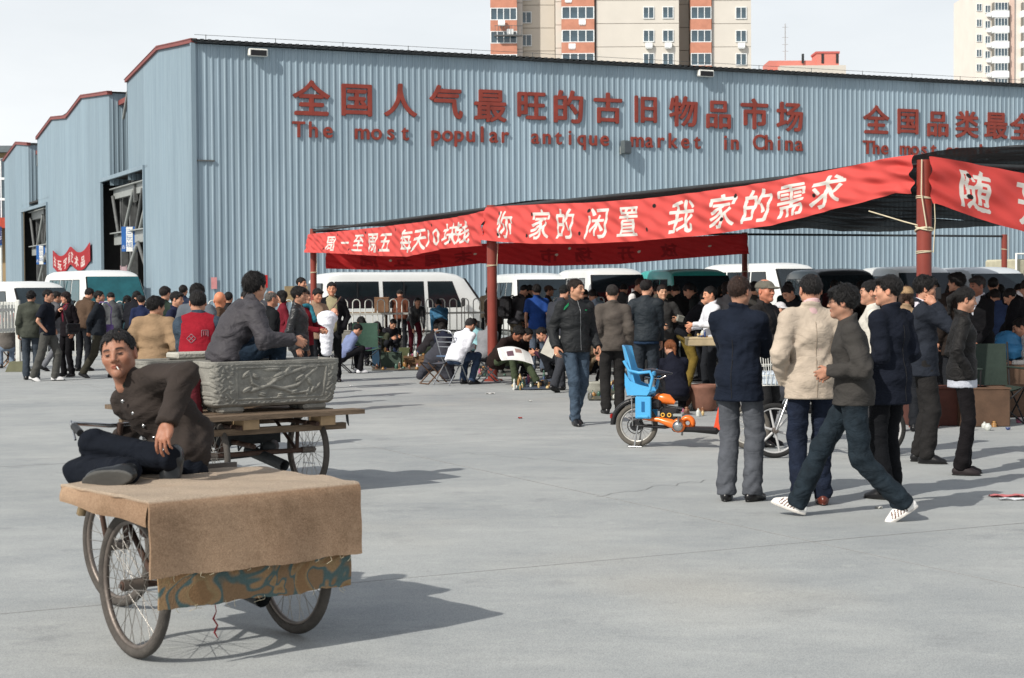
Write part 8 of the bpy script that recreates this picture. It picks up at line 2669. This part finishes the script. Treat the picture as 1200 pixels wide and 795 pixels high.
_pm = {}
_used = set()
rg = random.Random(3)
def wares(px0, px1, s0, s1, n, where, kinds=('jar', 'bowl', 'bottle', 'vase', 'figure'), z=0.0, sz=(.05, .10)):
    cols_ = list(COLN)
    for k in range(n):
        for _ in range(200):
            kd = rg.choice(kinds); c = rg.choice(cols_); szw, fz, fr = rg.choice((('small', 1, 1), ('tiny', .7, .75), ('squat', .6, 1.1), ('slender', 1.3, .8)))
            if (kd, c, szw, where) not in _used: break
        _used.add((kd, c, szw, where))
        if (kd, c) not in _pm: _pm[(kd, c)] = pot(1, 1, kd, c)
        s = rg.uniform(s0, s1); px = rg.uniform(px0, px1)
        o = bpy.data.objects.new(NAMES[kd], _pm[(kd, c)]); col.objects.link(o)
        o.location = at(px, s, z); r_ = rg.uniform(*sz); hh = r_ * {'jar': 2, 'bowl': .9, 'bottle': 3.2, 'vase': 2.8, 'figure': 3}[kd]
        o.scale = (r_ * fr, r_ * fr, hh * fz)
        tag(o, '%s %s %s %s' % (szw, COLN[c], NAMES[kd], where), NAMES[kd], 'wares ' + where)
def mat_sheet(px0, px1, s0, s1, c, label):
    mb = MB(); a, b, c_, d = at(px0, s1), at(px1, s1), at(px1, s0), at(px0, s0)
    g_ = []
    for i in range(9):
        row = []
        for j in range(7):
            p = (a * (1 - i / 8) + b * i / 8) * (1 - j / 6) + (d * (1 - i / 8) + c_ * i / 8) * j / 6
            row.append(Vector((p.x + rg.uniform(-.03, .03), p.y + rg.uniform(-.03, .03), .008 + rg.uniform(0, .012))))
        g_.append(row)
    mb.grid(g_); mb.grid([[v - Vector((0, 0, .006)) for v in q][::-1] for q in g_])
    return tag(mb.build('ground_cloth', M('mat_%d_%d_%d' % c, c)), label, 'cloth')
mat_sheet(436, 506, 53, 61, (96, 88, 76), 'brown ground cloth under the left stall wares')
mat_sheet(600, 655, 68, 76, (70, 78, 92), 'blue-grey ground cloth under the wares by the reader')
mat_sheet(560, 600, 58, 66, (90, 92, 86), 'grey ground cloth beyond the newspaper reader')
mat_sheet(690, 722, 72, 84, (84, 84, 74), 'dull ground cloth behind the blue child seat')
def box_thing(px, s, d, c, label, z=0.0, rz=0.0, name='box', slats=0, cat='box'):
    p = at(px, s, z)
    m = M('%s_%d_%d_%d' % ((name,) + c), c, rough=.8, var=.2)
    r = empty(name, p, rz, label, cat)
    if slats:
        for k in range(slats):
            zz = (k + .5) * d[2] / slats
            for sy in (-1, 1):
                mb = MB(); mb.box((0, sy * d[1] / 2, zz), (d[0], .015, d[2] / slats * .8)); mb.build('slat', m, r)
            for sx in (-1, 1):
                mb = MB(); mb.box((sx * d[0] / 2, 0, zz), (.015, d[1] - .02, d[2] / slats * .8)); mb.build('slat', m, r)
        mb = MB(); mb.box((0, 0, .01), (d[0] - .02, d[1] - .02, .02)); mb.build('bottom', m, r)
    else:
        mb = MB(); mb.box((0, 0, d[2] / 2), d, bev=.01); mb.build('body', m, r)
        mb = MB(); mb.box((0, 0, d[2] + .008), (d[0] * 1.03, d[1] * 1.03, .016)); mb.build('lid', M('%s_lid_%d_%d_%d' % ((name,) + c), tuple(min(255, int(v * 1.15)) for v in c), rough=.8), r)
    return r
box_thing(458, 59, (.42, .3, .30), (64, 78, 68), 'dark green wooden case among the left stall wares')
box_thing(441, 58, (.16, .2, .40), (34, 62, 84), 'upright dark blue tin left of the green case')
box_thing(488, 58, (.5, .3, .22), (110, 84, 60), 'open brown crate at the right end of the left stall', slats=3, name='crate', cat='crate')
box_thing(474, 57, (.22, .2, .34), (82, 88, 60), 'olive metal box between the green case and the crate')
box_thing(420, 52, (.9, .4, .62), (120, 118, 112), 'grey table-like chest behind the green camp chair', name='chest', cat='chest')
box_thing(448, 47, (.36, .3, .36), (112, 84, 62), 'brown cardboard box standing high behind the railing', z=.98)
r = empty('flat_cart', at(432, 46.5), wh, 'flat wooden cart loaded with planks behind the railing', 'cart')
for k in range(4):
    mb = MB(); mb.box((-.2 + .02 * k, -.4 + k * .27, .94 + .01 * (k % 2)), (2.3, .24, .05)); mb.build('plank', M('pale_planks', (150, 128, 98), var=.25), r)
for x in (-.9, .6):
    for y in (-.4, .4): wheel_car('wheel', r, (x, y, .3)); mb = MB(); mb.box((x, y, .76), (.08, .08, .33)); mb.build('leg', m_frame, r)
box_thing(1150, 104, (.55, .4, .42), (84, 64, 50), 'worn brown crate under the dark green camp chair', z=0, name='crate', cat='crate')
box_thing(1185, 97, (.6, .45, .60), (86, 66, 52), 'tall brown box carrying the blue cloth bundle')
box_thing(1107, 103, (.9, .45, .42), (78, 44, 36), 'low red-brown wooden bench behind the woman in black', name='bench', cat='bench')
box_thing(828, 86, (.55, .4, .10), (176, 160, 130), 'tan tray of small goods in front of the rolled-sleeve man', z=.78, name='tray', cat='tray')
for i, (px, s, dims, c, lab) in enumerate(((812, 90, (.34, .26, .26), (104, 72, 58), 'brown basket-like tub by the crouching woman'), (826, 92, (.36, .3, .34), (120, 84, 70), 'reddish ceramic tub right of the crouching woman'), (700, 80, (.3, .22, .2), (150, 150, 140), 'pale carton among goods left of the child seat'))):
    mb = MB(); mb.lathe([(.6, 0), (.85, .12), (1, .55), (.97, .8), (1.05, .86), (1.0, 1), (.9, .99), (.84, .6)], 18)
    mb.v = [(v[0] * dims[0] / 2, v[1] * dims[1] / 2, v[2] * dims[2]) for v in mb.v]
    o = mb.build('tub', M('tub_%d' % c[0], c, var=.25)); o.location = at(px, s); tag(o, lab, 'tub')
wares(438, 506, 54, 61, 80, 'on the cloth of the left stall', sz=(.025, .055))
wares(448, 470, 58.5, 59.5, 8, 'on top of the green case', z=.318, sz=(.03, .045))
wares(478, 500, 57.5, 58.5, 8, 'standing in the brown crate', z=.20, sz=(.03, .05))
wares(600, 655, 68, 76, 60, 'on the cloth beside the newspaper reader', sz=(.02, .045))
wares(556, 600, 58, 66, 40, 'on the far cloth beyond the reader', sz=(.025, .05))
wares(688, 724, 72, 84, 40, 'on the cloth behind the child seat', sz=(.02, .045))
wares(800, 836, 85, 96, 24, 'on the ground by the crouching woman', sz=(.025, .05))
wares(816, 840, 85.3, 86.8, 10, 'in the tan tray', z=.897, sz=(.02, .035))
wares(1136, 1196, 98, 108, 16, 'on the ground around the camp chair at the right', sz=(.02, .04))
# white kettle-shaped motor scooter parts: handlebar of a parked scooter behind the navy blazer
def scooter():
    r = empty('motor_scooter', at(858, 96), R(200), 'parked grey motor scooter mostly hidden behind the navy blazer', 'scooter')
    cycle_wheel(r, (0, 0, .22), (0, 1, 0), r=.22, tr=.045, tyre=m_tyred, nsp=8)
    cycle_wheel(r, (-1.1, 0, .22), (0, 1, 0), r=.22, tr=.045, tyre=m_tyred, nsp=8)
    mb = MB(); mb.tube([(0, 0, .22), (-.16, 0, .62), (-.24, 0, .92)], .03, 8); mb.build('fork', m_dark, r)
    mb = MB(); mb.tube([(-.34, -.3, .96), (-.25, 0, .94), (-.34, .3, .96)], .013, 8); mb.build('handlebar', m_chrome, r)
    for sy in (-.3, .3):
        mb = MB(); mb.tube([(-.35, sy, .96), (-.31, sy * .6, .955)], .022, 8); mb.build('grip', M('pale_grip', (150, 146, 144)), r)
    mb = MB(); mb.tube([(-.24, 0, .6), (-.5, 0, .25), (-.9, 0, .3), (-1.1, 0, .5)], [.08, .09, .14, .12], 12); mb.build('body_shell', M('scooter_paint', (70, 72, 78), rough=.3), r)
    mb = MB(); mb.box((-.85, 0, .62), (.6, .24, .12), bev=.05); mb.build('saddle', m_black, r)
scooter()
# litter
for px, py, c, lab, d in ((609, 491, (170, 50, 40), 'small scrap of red litter on the empty concrete', (.05, .04)), (574, 462, (220, 220, 216), 'white plastic scrap on the concrete near the reader', (.14, .08)), (621, 471, (210, 210, 206), 'tiny white scrap on the concrete below the striding cap man', (.05, .03)),
                          (1180, 583, (190, 110, 112), 'flat pink paper lying on the concrete at the right', (.26, .09)), (1192, 587, (220, 222, 226), 'flat white paper strip in front of the pink paper at the right', (.26, .05)), (410, 453, (220, 220, 220), 'white scrap on the concrete beside the left stall', (.06, .04)), (1030, 597, (210, 210, 204), 'small white scrap near the striding man', (.05, .04))):
    p = gp(px, py); mb = MB()
    mb.grid([[Vector(((i / 5 - .5) * d[0], (j / 3 - .5) * d[1], .012 + .008 * math.sin(i * 2.1 + j * 1.7))) for j in range(4)] for i in range(6)])
    mb.grid([[Vector(((i / 5 - .5) * d[0], (j / 3 - .5) * d[1], .009 + .008 * math.sin(i * 2.1 + j * 1.7))) for j in range(4)][::-1] for i in range(6)])
    o = mb.build('litter', M('litter_%d_%d' % (px, py), c)); o.location = p; tag(o, lab, 'litter')
# narrow cracks in the concrete
mb = MB()
def crack(px0, py0, px1, py1, n, w, seed):
    r_ = random.Random(seed); a, b = gp(px0, py0), gp(px1, py1); pts = []
    for i in range(n + 1):
        p = a.lerp(b, i / n); pts.append(Vector((p.x + r_.uniform(-.04, .04), p.y + r_.uniform(-.09, .09), .0025)))
    for p, q in zip(pts, pts[1:]):
        d = (q - p).normalized() * 1.0; nn = Vector((-d.y, d.x, 0)) * w
        mb.add([p - nn, q - nn, q + nn, p + nn], [(0, 1, 2, 3)])
crack(700, 582, 850, 560, 16, .003, 4); crack(520, 530, 720, 545, 14, .003, 5)
tag(mb.build('crack', M('crack_dark', (122, 122, 121))), kind='structure')
